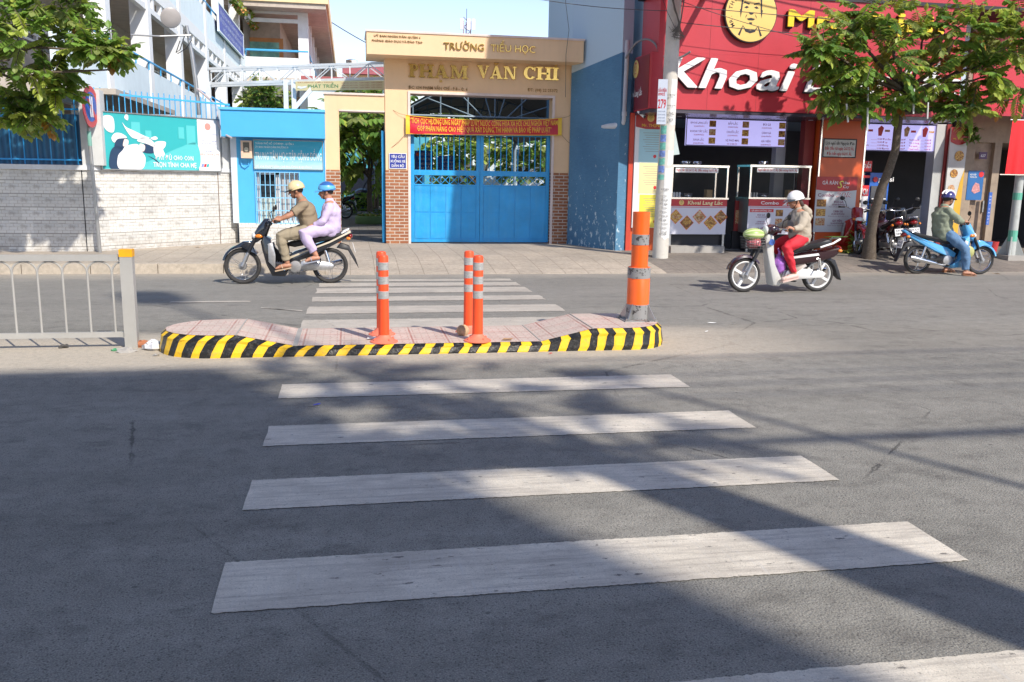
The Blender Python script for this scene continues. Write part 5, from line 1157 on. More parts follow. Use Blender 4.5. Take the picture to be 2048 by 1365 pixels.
# steel frame over the passage with hung banner
tf = thing('entrance_truss', 'white steel lattice frame spanning from the school block to the gateway', 'truss', (-1.5, 21, .15)); tw_ = mat('truss white', (.66, .68, .68), .5)
e1 = Vector((X(416, 150, 21.9), 21.9, 0)); e2 = Vector((X(775, 140, 20.), 20., 0)); zt1 = 1.6+(Z(416, 138, 21.9)-1.6); zb1 = Z(416, 168, 21.9); zt2 = Z(775, 126, 20.); zb2 = Z(775, 157, 20.)
m = MB(); n = 10
for off in (0, .5):
    o_ = Vector((0, off, 0)); T = [e1+(e2-e1)*i/n+o_+Vector((0, 0, zt1+(zt2-zt1)*i/n)) for i in range(n+1)]; Bq = [e1+(e2-e1)*i/n+o_+Vector((0, 0, zb1+(zb2-zb1)*i/n)) for i in range(n+1)]
    m.bar(T[0], T[-1], .05, .05); m.bar(Bq[0], Bq[-1], .05, .06)
    for i in range(n+1):
        m.bar(T[i], Bq[i], .026, .026)
        if i < n: m.bar(T[i] if i % 2 else Bq[i], Bq[i+1] if i % 2 else T[i+1], .02, .02)
m.build('lattice', tw_, tf)
m = MB(); 
for px in (571, 587): p = bp_(px, 160, 21); m.box((p.x-.05, 20.95, .15), (p.x+.05, 21.05, p.z)); 
m.build('legs', tw_, tf); m = MB(); m.bar(bp_(641, 158, 20.7), bp_(590, 216, 20.7), .09, .09); m.build('brace', tw_, tf)
m = MB(); p = bp_(416, 165, 21.9); m.box((p.x-.06, 21.85, .15), (p.x+.06, 21.95, p.z)); m.build('legs', tw_, tf)
HB = frame((e1.x, e1.y, 0), e2-e1); t, B, w, h = sign('hung_banner', 'long pale yellow banner with green title under the white lattice frame', 'banner', HB @ Matrix.Translation((0, 0, .1)), ((592, 184), (772, 178), (772, 161), (592, 164)), mat('pale banner', (.70, .58, .30), .5, var=.05), .02)
m = MB(B); m.text('PHÁT TRIỂN', w*.14, h*.28, h*.36, w*.34, z=.001, bold=.02); m.build('green_title', mat('title green', (.06, .22, .08), .5, var=0), t)
m = MB(B); m.text('TRƯỜNG TIỂU HỌC', w*.02, h*.82, h*.1, w*.4, z=.001, bold=.02)
for i in range(3): m.text('NĂM HỌC AN TOÀN - THÂN THIỆN - CHẤT LƯỢNG', w*.52, h*(.72-.25*i), h*.1, w*.44, z=.001, bold=.02)
m.build('red_lines', mat('line red', (.45, .12, .08), .5, var=0), t)
m = MB(B); m.prism([(w*.02, h*.3), (w*.06, h*.2), (w*.12, h*.32), (w*.13, h*.5), (w*.07, h*.42), (w*.03, h*.5)], .001, .004); m.build('book_drawing', wht, t)
# distant things
t = thing('water_tank', 'stainless steel water tank on a roof beyond the gateway', 'water tank', (0, 0, 0)); c = bp_(704, 141, 70); t.location = c
m = MB(); hh_ = Z(704, 119, 70)-c.z; m.lathe([(.3, -.3), (.45, 0), (.45, hh_*.9), (.2, hh_), (.01, hh_+.02)], 20, c); m.build('drum', chrome, t, True)
t = thing('red_roof_house', 'low house with red corrugated roof beyond the gateway', 'house', bp_(740, 200, 60)); a = bp_(700, 146, 60); b = bp_(790, 150, 60); m = MB(); m.box((a.x-.5, 60, .1), (b.x+3, 68, a.z-.1)); m.build('wall', byel, t)
m = MB(); zz = Z(740, 134, 60); m.add([(a.x-.5, 59.6, a.z-.1), (b.x+3, 59.6, a.z-.1), (b.x+3, 64, zz+.5), (a.x-.5, 64, zz+.5), (a.x-.5, 68, a.z-.1), (b.x+3, 68, a.z-.1)], [(0, 1, 2, 3), (3, 2, 5, 4)]); m.build('roof', mat('corrugated red roof', (.38, .10, .10), .6), t)
t = thing('cell_mast', 'slim phone mast with white panel antennas above the gateway fascia', 'antenna mast', (0, 0, 0)); c = bp_(933, 80, 140); t.location = (c.x, c.y, .1)
m = MB(); z1 = Z(933, 43, 140); w_ = .55
for dx, dy in ((-1, -1), (1, -1), (0, 1)): m.tube([(c.x+dx*w_, c.y+dy*w_, .1), (c.x+dx*w_, c.y+dy*w_, z1)], .09, 5)
z = 10
while z < z1: m.tube([(c.x-w_, c.y-w_, z), (c.x+w_, c.y-w_, z+.7), (c.x, c.y+w_, z+1.2), (c.x-w_, c.y-w_, z+1.4)], .06, 4); z += 1.4
m.build('lattice', mat('mast steel', (.35, .25, .3)), t); m = MB(); m.tube([(c.x, c.y, z1), (c.x, c.y, Z(933, 18, 140))], .04, 4); m.build('whip', blk, t)
for dx in (-.9, .9, .2): m = MB(); m.box((c.x+dx-.25, c.y-1.2, Z(933, 62, 140)), (c.x+dx+.25, c.y-.9, z1+.2)); m.build('antenna_panel', wht, t)
# background greenery and blocks that close the view
def mass(name, label, cx, cy, w_, d_, h_, n, seed, ll=.5):
    t = thing(name, label, 'trees', (cx, cy, .15)); m = MB(); r = random.Random(seed)
    for i in range(n): leaflet(m, Vector((cx+r.uniform(-w_, w_), cy+r.uniform(-d_, d_), .2+h_*r.random()**.8)), Vector((r.uniform(-1, 1), r.uniform(-1, 1), r.uniform(-.6, .8))), Vector((0, 0, 1)), ll*r.uniform(.6, 1.3), ll*.35, r.choice((0, 1, 1, 3, 0, 2)))
    o = m.build('leaves', lg, t); o['kind'] = 'stuff'; m = MB(); 
    for i in range(4): m.tube([(cx-w_+2*w_*(i+.5)/4, cy, .1), (cx-w_+2*w_*(i+.5)/4+.3, cy, h_*.8)], .12, 6)
    m.build('trunks', bark, t); return t
mass('garden_trees', 'mass of garden greenery far behind the gate bars', 6.5, 43.5, 7, 2, 4.6, 3600, 51, .42)
mass('garden_trees', 'mass of greenery far behind the side passage', -1.2, 45, 2.6, 2, 4.2, 2000, 52, .45)
t = thing('rear_classroom_block', 'pale blue classroom block closing the yard behind the greenery', 'building', (6, 48, .1)); m = MB(); m.box((-2, 48, .1), (22, 56, 6.2)); m.build('wall', bpale, t); m = MB(); m.box((-2.3, 47.6, 6.2), (22.4, 56.4, 6.5)); m.build('roof', mat('corrugated red roof', (0, 0, 0)), t)
for i in range(7): m = MB(); m.box((-1+i*3, 47.97, 1.2), (.6+i*3, 47.999, 2.6)); m.build('window', mat('louvre dark', (0, 0, 0)), t)
# loudspeaker on leaning pole behind the wall
t = thing('loudspeaker_pole', 'leaning grey pole carrying a round horn loudspeaker before the school block', 'loudspeaker', bp_(398, 215, 19.8)); m = MB(); m.tube([bp_(398, 230, 19.8), bp_(391, 160, 19.8), bp_(384, 110, 19.8), bp_(373, 52, 19.8)], [.05, .045, .04, .035], 8); m.build('pole', steel, t, True)
m = MB(); m.tube([bp_(262, 70, 19.6), bp_(320, 73, 19.6), bp_(382, 71, 19.7)], .018, 5); m.build('cross_bar', steel, t)
c = bp_(341, 36, 19.6); m = MB(); m.lathe([(.02, -.28), (.06, -.26), (.09, -.12), (.14, -.05), (.19, .0), (.20, .02), (.17, .04), (.05, .05)], 24, c, Vector((.3, -.9, -.25))); m.build('horn', mat('loudspeaker grey', (.36, .33, .31), .4), t, True)
m = MB(); m.tube([bp_(373, 60, 19.8), bp_(360, 100, 19.7), bp_(352, 106, 19.7), bp_(360, 82, 19.7)], .01, 5); m.tube([bp_(384, 80, 19.7), bp_(372, 98, 19.7), bp_(355, 108, 19.7)], .008, 5); m.build('loose_cable', blk, t)
m = MB(); m.tube([bp_(395, 178, 19.7), bp_(430, 208, 19.6), bp_(438, 250, 18.9), bp_(447, 268, 18.8), bp_(463, 276, 18.6)], .02, 6); o = m.build('drooping_conduit', mat('conduit pinkish', (.5, .42, .42), .5), None, True); tag(o, 'grey conduit sagging from the loudspeaker pole to the guard house canopy', 'cable')
# mosaic planter boxes on the upper corridor
for nm, q0, q1, lab in (('a', (452, -12), (476, 30), 'left flowering planter box on the upper school corridor'), ('b', (486, 22), (503, 62), 'right flowering planter box on the upper school corridor')):
    a = fp(XF, *q0); b = fp(XF, *q1); t = thing('planter_box', lab, 'planter', (XB+.2, (a[0]+b[0])/2, b[1]), 0, 'planter boxes on the school corridor'); m = MB(XF @ Matrix.Translation((0, 0, .05)))
    m.box((a[0], b[1], 0), (b[0], b[1]+.25, .3)); m.build('box', bw, t); m = MB(); r = random.Random(5)
    for i in range(420): p = XF @ Vector((r.uniform(a[0], b[0]), r.uniform(b[1], a[1]), r.uniform(.1, .4))); leaflet(m, p, Vector((r.uniform(-1, 1), r.uniform(-1, 1), r.uniform(-1, 1))), Vector((0, 0, 1)), .2, .08, r.choice((0, 1, 2, 2, 3, 4)))
    m.build('flowers', lg[:4]+[mat('petals', (.7, .3, .1))], t)
# ------------------------------------------------------------------ no-parking sign
ys_ = 15.6; b = gnd(200, 503, .15); ys_ = 16.9; t = thing('no_parking_sign', 'slim leaning pole with a red and blue no parking disc by the patterned wall', 'road sign', (on(200, 503, ys_)[0], ys_, .15))
xb_ = on(200, 503, ys_)[0]; p1 = bp_(178, 268, ys_); d = (p1-Vector((xb_, ys_, .15)))
m = MB(); m.tube([Vector((xb_, ys_, .1)), p1+d*.28], .032, 12); m.build('pole', steel, t, True)
c = bp_(181, 214, ys_-.06); nrm = Vector((.80, -.60, 0)).normalized(); R_ = (Z(181, 173, ys_)-Z(181, 256, ys_))/2
def disc(r_, a, b_, mm, nm): m = MB(); m.lathe([(r_, a), (r_, b_)], 40, c, nrm); return m.build(nm, mm, t)
nrm = Vector((.99, -.10, -.02)).normalized()
disc(R_, -.006, .006, mat('sign red', (.55, .04, .05), .35, dirt=.15), 'red_rim'); disc(R_*.72, .0061, .008, mat('sign blue', (.03, .10, .45), .35, dirt=.1), 'blue_face')
uu = nrm.cross(Vector((0, 0, 1))).normalized(); SFm = frame(c, uu); SFm = frame(c, Vector((-nrm.y, nrm.x, 0)))
m = MB(SFm @ Matrix.Translation((0, 0, .0085))); m.prism([(-R_*.62, R_*.45), (-R_*.45, R_*.62), (R_*.62, -R_*.45), (R_*.45, -R_*.62)], 0, .002); m.build('red_slash', mat('sign red', (0, 0, 0)), t)
m = MB(SFm @ Matrix.Translation((0, 0, .0105))); m.box((-R_*.16, -R_*.5, 0), (-R_*.02, R_*.5, .001)); m.box((R_*.08, -R_*.5, 0), (R_*.22, R_*.5, .001)); m.build('white_bars', wht, t)
m = MB(); m.tube([p1+d*.02, p1-d*.10], .036, 10); m.build('green_sticker', mat('faded green sticker', (.2, .42, .36), .6), t)
# ------------------------------------------------------------------ shop furniture
maroon = mat('maroon jamb', (0, 0, 0))
screenm = NT('menu screen'); screenm.base((.3, .28, .5)); screenm.b.inputs['Emission Color'].default_value = (.50, .47, .92, 1); screenm.b.inputs['Emission Strength'].default_value = .42; screenm = screenm.m
def foodmat(name, a, b, k, sc_):
    N = NT(name); x = N.n('ShaderNodeTexVoronoi', i_Scale=sc_); N.L(N.vmap((1, 1, 1.6), rot=(0, .6, 0)), x.inputs['Vector']); s = N.sep(x.outputs['Color'])
    c = N.mix(s[0], a, b); c = N.mix(N.ramp(x.outputs['Distance'], .25, .7, 0, .85), c, k); N.base(c); N.b.inputs['Roughness'].default_value = .5; return N.m
foodc = [foodmat('fried food', (.75, .42, .08), (.42, .17, .03), (.12, .04, .015), 22), foodmat('roast food', (.55, .16, .04), (.30, .06, .02), (.6, .5, .3), 26), foodmat('golden fries', (.85, .60, .16), (.65, .35, .06), (.25, .08, .02), 30)]
ink = mat('maroon ink', (.18, .01, .08), .6, var=0); inkr = mat('red ink', (.50, .02, .03), .6, var=0)
YM = YS+.12; MF = FY(YM)
t, B, w, h = sign('menu_screen', 'glowing lilac menu screen with nine dish pictures over the first counter', 'menu screen', MF, ((1369, 291), (1568, 296), (1571, 243), (1372, 236)), screenm, .05, blk, .015)
m = MB(B); m2 = MB(B)
L3 = ((('KHOAI LANG LẮC', '20.000 Đ/PHẦN'), ('KHOAI TÂY LẮC', '20.000 Đ/PHẦN'), ('XAXA LẮC', '20.000 Đ/PHẦN')), (('BẮP LẮC', '20.000 Đ/PHẦN'), ('CHUỐI LẮC', '20.000 Đ/PHẦN'), ('VỊ PHÔ MAI', 'VỊ XÍ MUỘI')), (('ĐÙI GÀ', '20.000 Đ/PHẦN'), ('CÁNH GÀ', '20.000 Đ/PHẦN'), ('GÀ VIÊN', '20.000 Đ/PHẦN')))
for c_, col in enumerate(L3):
    for r_, (a, b) in enumerate(col):
        cx_ = w*(.125, .46, .80)[c_]; yy = h*(.80-.31*r_); m.text(a, cx_, yy, h*.075, min(w*.17, len(a)*w*.0135), al='c', bold=.02, z=.001); m2.text(b, cx_, yy-h*.12, h*.055, w*.10, al='c', bold=.01, z=.001)
m.build('dish_names', ink, t); m2.build('prices', inkr, t)
for c_ in range(3):
    for r_ in range(3):
        m = MB(B); x0_ = w*(.225, .555, .925)[c_]; yy = h*(.73-.31*r_); m.box((x0_, yy-h*.03, 0), (x0_+w*.065, yy+h*.20, .004)); m.build('dish_picture', foodc[(r_+c_) % 3], t)
t, B, w, h = sign('menu_screen', 'glowing lilac drinks menu screen behind the leaning tree trunk', 'menu screen', MF, ((1718, 300), (1868, 306), (1873, 252), (1718, 246)), screenm, .05, blk, .015)
m = MB(B); m2 = MB(B)
for r_ in range(4):
    yy = h*(.40-.115*r_)
    for c_, s_ in enumerate((('Coca', 'Trà đào', 'Nước suối'), ('Pepsi', '7 up', 'Trà ô long'), ('Mirinda', 'Sting', 'Trà xanh'), ('Xá xị', 'Sprite', 'Chanh muối'))[r_]):
        x0_ = w*(.02, .30, .64)[c_]; m.text(s_, x0_, yy, h*.065, min(w*.13, len(s_)*w*.014), bold=.01, z=.001); m.box((x0_+w*.12, yy, .001), (x0_+w*.20, yy+.004, .002)); m.text('10.000 Đ', x0_+w*.205, yy, h*.065, w*.085, bold=.01, z=.001)
m.build('drink_prices', inkr, t)
for i, u in enumerate((.0, .22, .56, .80)):
    m = MB(B); m.prism([(w*(u+.01), h*.55), (w*(u+.05), h*.55), (w*(u+.075), h*.85), (w*(u+.04), h*.93), (w*u, h*.82)], 0, .004); m.build('drink_picture', (foodc[1], redv)[i % 2], t)
    m = MB(B); m.box((w*(u+.09), h*.70, 0), (w*(u+.155), h*.78, .003)); m.build('flavour_tag', foodc[1] if i % 2 else redv, t)
# notice on the orange pillar and its poster
OF = FY(YS-.25)
t, B, w, h = sign('holiday_notice', 'framed white notice with three lines of red and black words on the orange pillar', 'notice', OF, ((1643, 314), (1710, 318), (1712, 280), (1646, 276)), mat('notice white', (.5, .5, .49), .4), .03, blk, .022)
m = MB(B); m.text('Lịch nghỉ tết Nguyên Đán', w/2, h*.68, h*.16, w*.86, al='c', bold=.02, z=.001); m.build('black_line', blk, t)
m = MB(B); m.text('Bắt đầu từ ngày 26/12 ÂL', w/2, h*.41, h*.16, w*.86, al='c', bold=.02, z=.001); m.text('Đến hết ngày 06/01 ÂL', w/2, h*.13, h*.16, w*.75, al='c', bold=.02, z=.001); m.build('red_lines', inkr, t)
t, B, w, h = sign('combo_poster', 'tall grey white combo poster with dark red head hung on the orange pillar', 'poster', OF @ Matrix.Translation((0, 0, .01)), ((1627, 463), (1706, 466), (1714, 355), (1632, 353)), mat('poster grey white', (.55, .56, .58), .35, var=.04), .01)
m = MB(B); pts = [(0, h)]+[(w*i/12, h*.765-h*.03*math.sin(math.pi*i/12)) for i in range(13)]+[(w, h)]; m.prism(pts, 0, .003); m.build('red_head', mat('header red', (0, 0, 0)), t)
m = MB(B); m.text('GÀ RÁN', w*.14, h*.86, h*.065, w*.38, bold=.01, z=.005); m.text('iêu', w*.66, h*.87, h*.05, w*.14, z=.005); m.text('Cay', w*.66, h*.80, h*.05, w*.14, z=.005); m.build('white_words', wht, t)
m = MB(B); m.text('S', w*.52, h*.80, h*.13, w*.14, bold=.01, shear=.3, z=.005); m.build('yellow_letter', mat('lemon print', (.7, .65, .1), .5, var=0), t)
m = MB(B); m.text('Combo', w*.05, h*.64, h*.06, w*.40, bold=.02, z=.002); 
for i, s_ in enumerate(('ĐÙI GÀ', 'CÁNH GÀ', 'GÀ VIÊN')): m.text(s_, w*.58, h*(.53-.17*i), h*.035, w*.24, al='c', bold=.03, z=.002); m.text('20.000 Đ/PHẦN', w*.58, h*(.485-.17*i), h*.028, w*.32, al='c', bold=.02, z=.002); m.text('Kèm khoai tây hoặc cơm', w*.60, h*(.45-.17*i), h*.02, w*.5, al='c', z=.002)
m.build('dark_words', ink, t)
m = MB(B); m.text('20k', w*.50, h*.64, h*.085, w*.40, bold=.05, shear=.25, z=.002); m.build('price_outline', inkr, t); m = MB(B); m.text('20k', w*.515, h*.645, h*.08, w*.375, bold=.0, shear=.25, z=.0035); m.build('price', wht, t)
for i in range(3): m = MB(B); m.box((w*.04, h*(.46-.17*i), 0), (w*.27, h*(.59-.17*i), .003)); m.build('dish_picture', foodc[(i*2) % 3], t)
# counters
def counter(px0, px1, label, first):
    """stainless food stall: banner front, glass case, roof rail"""
    yc = YS-.35; CF = FY(yc); x0 = X(px0, 470, yc); x1 = X(px1, 470, yc); zb0, zb1, zg1 = Z(px0+60, 469, yc), Z(px0+60, 399, yc), Z(px0+60, 332, yc)
    t = thing('food_counter', label, 'food stall', ((x0+x1)/2, yc, GZ), 0, 'glass cased food counters in the shop'); d = .62
    m = MB(); m.box((x0, yc+.01, zb0+.02), (x1, yc+d, zb1)); m.build('cabinet', steel, t)
    m = MB(); m.box((x0+.06, yc+.10, GZ+.01), (x1-.06, yc+d-.03, zb0+.019)); m.build('under_shade_box', blk, t)  # black box stands in for the shade under the cabinet
    m = MB(); 
    for a in (x0+.03, x1-.03):
        for b_ in (yc+.04, yc+d-.04): m.box((a-.02, b_-.02, GZ), (a+.02, b_+.02, zb0+.02))
    m.build('legs', steel, t)
    m = MB(); m.box((x0-.02, yc-.03, zb1+.001), (x1+.02, yc+d+.02, zb1+.035)); m.build('worktop', chrome, t)
    m = MB()
    for a in (x0+.015, x1-.015):
        for b_ in (yc+.015, yc+d-.015): m.box((a-.015, b_-.015, zb1+.035), (a+.015, b_+.015, zg1-.03))
    m.box((x0-.01, yc-.005, zg1-.03), (x1+.01, yc+d+.01, zg1+.012)); m.build('case_frame', chrome, t)
    m = MB(); m.box((x0+.03, yc+.012, zb1+.04), (x1-.03, yc+.016, zg1-.03)); m.box((x0+.012, yc+.03, zb1+.04), (x0+.016, yc+d-.03, zg1-.03)); m.box((x1-.016, yc+.03, zb1+.04), (x1-.012, yc+d-.03, zg1-.03)); m.build('glass_pane', glass, t)
    B = CF @ Matrix.Translation((x0, zb0, .0)); w, h = x1-x0, zb1-zb0
    m = MB(B); m.box((0, 0, -.005), (w, h*.80, .006)); bn = m.build('banner', mat('banner lilac white', (.62, .62, .70), .4, var=.03), t)
    m = MB(B); m.box((0, h*.801, -.005), (w, h, .008)); m.build('banner_head', mat('counter red', (.50, .02, .03), .4), t)
    m = MB(B); m.box((w*.02, h*.765, .006), (w*.98, h*.78, .008)); m.build('banner_rule', mat('counter red', (0, 0, 0)), bn)
    if first:
        m = MB(B @ Matrix.Translation((w*.19, h*.9, 0))); m.lathe([(h*.075, .008), (h*.075, .011)], 20); m.build('badge', ey, t); m = MB(B @ Matrix.Translation((w*.19, h*.9, 0))); emblem_face(m, h*.06, .0125); m.build('badge_drawing', blk, t)
        m = MB(B); m.text('Khoai Lang Lắc', w*.30, h*.85, h*.105, w*.62, bold=.05, shear=.1, z=.009); m.build('title', mat('title cream', (.75, .65, .35), .4), t)
        for i, u in enumerate((.10, .30, .52, .72, .90)):
            cy_ = h*(.50 if i % 2 == 0 else .33); s_ = h*.2
            m = MB(B); m.prism([(w*u-s_*1.06, cy_), (w*u, cy_-s_*1.06), (w*u+s_*1.06, cy_), (w*u, cy_+s_*1.06)], .006, .008); p = m.build('diamond_frame', orange, t)
            m = MB(B); m.prism([(w*u-s_, cy_), (w*u, cy_-s_), (w*u+s_, cy_), (w*u, cy_+s_)], .0085, .010); m.build('food_picture', foodc[(2, 0, 1, 2, 0)[i]], p)
            m = MB(B); r = random.Random(i)
            for k in range(7): a_ = (k-3)*s_*.2; b_ = s_*.5*r.uniform(.5, .9); m.bar(B.inverted() @ (B @ Vector((w*u+a_*.6, cy_-b_*.6, .012))), (w*u+a_, cy_+b_*.5, .012), s_*.10, .004, (0, 0, 1))
            m.build('food_detail', foodc[(1, 2, 0, 0, 1)[i]], p)
    else:
        m = MB(B); m.text('Combo', w*.20, h*.85, h*.09, w*.30, bold=.03, z=.009); m.text('20k', w*.56, h*.83, h*.15, w*.26, bold=.05, shear=.25, z=.009); m.build('title', wht, t)
        m = MB(B); m.box((w*.03, h*.63, .006), (w*.42, h*.72, .009)); m.build('red_ribbon', redv, bn); m = MB(B); m.text('GÀ RÁN KHÔNG CAY', w*.05, h*.65, h*.05, w*.34, bold=.02, z=.0105); m.build('ribbon_words', wht, bn)
        m = MB(B)
        for i, s_ in enumerate(('ĐÙI GÀ', 'CÁNH GÀ', 'GÀ VIÊN')): m.text(s_, w*.22, h*(.53-.19*i), h*.04, w*.13, al='c', bold=.03, z=.008); m.text('20.000 Đ/PHẦN', w*.22, h*(.475-.19*i), h*.03, w*.18, al='c', bold=.02, z=.008)
        m.build('dish_words', ink, t)
        for i in range(2):
            for k in range(2): m = MB(B); m.box((w*(.46+.3*k), h*(.52-.25*i), .006), (w*(.58+.3*k), h*(.70-.25*i), .009)); m.build('dish_picture', foodc[(i+k) % 3], t)
    # paper strip in the case
    q0 = fp(CF, (1351 if first else 1514), 346); q1 = fp(CF, (1437 if first else 1597), 336); m = MB(CF); m.box((q0[0], q1[1]-.105, -.004), (q1[0], q1[1]-.015, .002)); s1 = m.build('paper_strip', wht, t)
    m = MB(CF); m.text('Nghỉ tết từ 26/12 ÂL đến mùng 06/01 ÂL', q0[0]+.02, q1[1]-.08, .05, q1[0]-q0[0]-.04, bold=.02, z=.0035); m.build('strip_words', inkr, s1)
    # things standing in the case
    m = MB(); 
    for k in range(3): m.lathe([(.022, 0), (.022, .09), (.012, .1)], 10, (x0+.14+.06*k, yc+.2, zb1+.036))
    m.build('shaker_row', wht if first else steel, t)
    m = MB(); m.box((x1-.34, yc+.25, zb1+.036), (x1-.22, yc+.4, zb1+.19)); m.build('carton', mat('carton', (.4, .27, .13), .8), t)
    m = MB(); m.lathe([(.05, 0), (.10, .02), (.13, .07), (.125, .075), (.09, .02)], 18, (x0+.46, yc+.3, zb1+.036)); m.build('tray_bowl', chrome, t, True)
    for k, u in enumerate((.32, .52) if first else (.3,)):
        c = Vector((x0+w*u, yc+.3, zg1+.014)); b_ = MB(); b_.lathe([(.07, 0), (.105, .03), (.115, .075), (.108, .075), (.06, .01)], 20, c); o = b_.build('steel_bowl', chrome, None, True)
        tag(o, ('steel bowl on the left counter case, left of the pair', 'steel bowl on the left counter case, right of the pair')[k] if first else 'single steel bowl on the right counter case', 'bowl', 'steel bowls on the counters')
    return t
counter(1338, 1450, 'left food counter with diamond-framed fries banner behind the utility pole', True)
counter(1493, 1612, 'right food counter with combo banner behind the riding woman', False)
# slim poster between the counters, white knob stack, step slab
t = thing('standing_poster', 'narrow dark red poster standing between the two counters', 'poster', (X(1478, 460), YS+.1, .4)); q0 = fp(MF, 1466, 462); q1 = fp(MF, 1490, 402); m = MB(MF); m.box((q0[0], q0[1], 0), (q1[0], q1[1], .03)); m.build('board', mat('dark poster', (.30, .03, .03), .5), t)
m = MB(MF); m.box((q0[0]+.02, q0[1]+.15, .03), (q1[0]-.02, q1[1]-.2, .034)); m.build('food_picture', foodc[1], t); m = MB(MF); m.box((q0[0]-.03, GZ, -.02), (q1[0]+.03, q0[1], .04)); m.build('foot', blk, t)
m = MB(); x0 = X(1338, 490, YS-.5); x1 = X(1449, 490, YS-.5); m.prism([(x0, YS-.62), (x1-.05, YS-.62), (x1, YS-.1), (x0, YS-.1)], GZ-.02, GZ+.135); o = m.build('step_slab', concrete); tag(o, 'low grey concrete step slab under the left food counter', 'step')
# drinks machines
yk = YS-.1; t = thing('drink_dispenser', 'red and white soft drink dispenser just right of the orange pillar', 'drink machine', (X(1716, 440, yk), yk, GZ)); q = lambda x, y: (X(x, y, yk), Z(x, y, yk)); 
x0, x1 = X(1707, 400, yk), X(1736, 400, yk); m = MB(); m.box((x0, yk, Z(1720, 392, yk)), (x1, yk+.4, Z(1720, 375, yk))); m.build('red_band', redv, t); m = MB(); m.box((x0, yk+.01, Z(1720, 466, yk)), (x1, yk+.41, Z(1720, 392, yk)-.001)); m.build('white_base', wht, t)
m = MB(); m.box((x0, yk, Z(1720, 356, yk)), (x1, yk+.3, Z(1720, 351, yk))); m.box((x0, yk, Z(1720, 375, yk)+.001), (x1, yk+.3, Z(1720, 371, yk))); m.lathe([(.02, 0), (.16, .02), (.17, .06), (.11, .10)], 18, ((x0+x1)/2, yk+.15, Z(1720, 345, yk))); m.build('red_cap', redv, t)
m = MB(); m.lathe([(.12, Z(1720, 371, yk)), (.12, Z(1720, 345, yk))], 16, ((x0+x1)/2, yk+.15, 0)); m.build('clear_tank', mat('tank plastic', (.5, .45, .4), .15), t)
m = MB(FY(yk)); m.box((x0, Z(1715, 343, yk), -.02), (x0+.36, Z(1715, 322, yk), 0)); cb = m.build('cola_board', redv, t); m = MB(FY(yk)); m.text('Cola', x0+.02, Z(1715, 336, yk), .13, .32, z=.002, shear=.3); m.build('cola_words', wht, cb)
m = MB(FY(yk)); m.text('TƯƠI', x0+.03, Z(1720, 389, yk), .11, x1-x0-.06, z=.002, bold=.05); m.build('white_words', wht, t)
t = thing('drink_cooler', 'blue glass-door drinks cooler behind the leaning tree trunk', 'fridge', (X(1755, 440, YS+.2), YS+.2, GZ)); yk = YS+.2; x0, x1 = X(1738, 400, yk), X(1772, 400, yk); z0, z1 = GZ, Z(1750, 346, yk)
pb = mat('cooler blue', (.02, .12, .50), .3); m = MB(); m.box((x0, yk+.03, z0), (x1+.05, yk+.6, z1)); m.build('cabinet', pb, t)
m = MB(); m.box((x0+.03, yk-.0, z0+.3), (x1, yk+.028, z1-.28)); m.build('glass_door', mat('cooler glass', (.06, .07, .09), .1), t)
m = MB(FY(yk)); m.lathe([(.055, .0), (.055, .01)], 18, (x0+.12, z1-.14, -.02)); m.build('round_mark', redv, t); m = MB(FY(yk)); m.text('pepsi', x0+.2, z1-.18, .1, .36, z=-.018, bold=.03); m.build('white_words', wht, t)
for k in range(3): m = MB(); m.box((x0+.05, yk-.02, z0+.5+k*.3), (x1-.02, yk-.001, z0+.52+k*.3)); m.build('shelf_edge', wht, t)
for k in range(6): m = MB(); m.lathe([(.03, 0), (.03, .16), (.012, .2)], 8, (x0+.1+.08*(k % 3), yk-.05 if False else yk+.0, z0+.52+.3*(k//3))); m.build('bottle', (orange, redv, lg[0])[k % 3], t)
# sloped white ramp / stair panel inside the second bay
m = MB(); yk = YS+2.2; m.prism([(X(1814, 450, yk), GZ+.03), (X(1858, 450, yk), GZ+.03), (X(1858, 400, yk), Z(1858, 396, yk)), (X(1822, 430, yk), Z(1822, 428, yk)), (X(1814, 430, yk), Z(1814, 430, yk))], 0, .06); m.v = [(x, yk+z, y) for x, y, z in m.v]; o = m.build('stair_panel', mat('pale column', (0, 0, 0))); tag(o, 'pale sloping stair side deep inside the second shop bay', 'stair')
t = thing('wall_fan', 'small round fan on the rear wall of the second shop bay', 'fan', (X(1787, 384, YS+4), YS+4, 1.4)); c = Vector((X(1787, 384, YS+4), YS+4, Z(1787, 384, YS+4))); m = MB(); m.lathe([(.16, 0), (.19, -.04), (.16, -.08)], 20, c, (0, -1, 0)); m.build('cage', mat('fan grey', (.25, .25, .25)), t); m = MB(); m.lathe([(.04, .0), (.04, .12)], 12, c, (0, -1, 0)); m.build('hub', wht, t)
m = MB(); m.tube([c, c+Vector((0, 1.1, 0))], .02, 6); m.build('arm', blk, t)
# purple bag hanging in the right counter
m = MB(); c = bp_(1603, 372, YS+.2); m.sph(c, (.10, .08, .16), 10, 7); m.v = [(a+RN.uniform(-.02, .02), b, c__+RN.uniform(-.02, .02)) for a, b, c__ in m.v]; m.tube([c+Vector((0, 0, .1)), c+Vector((0, 0, .45))], .008, 5); o = m.build('hanging_bag', mat('lilac bag', (.4, .2, .35), .4), None, True); tag(o, 'lilac plastic bag hanging above the right food counter', 'bag')
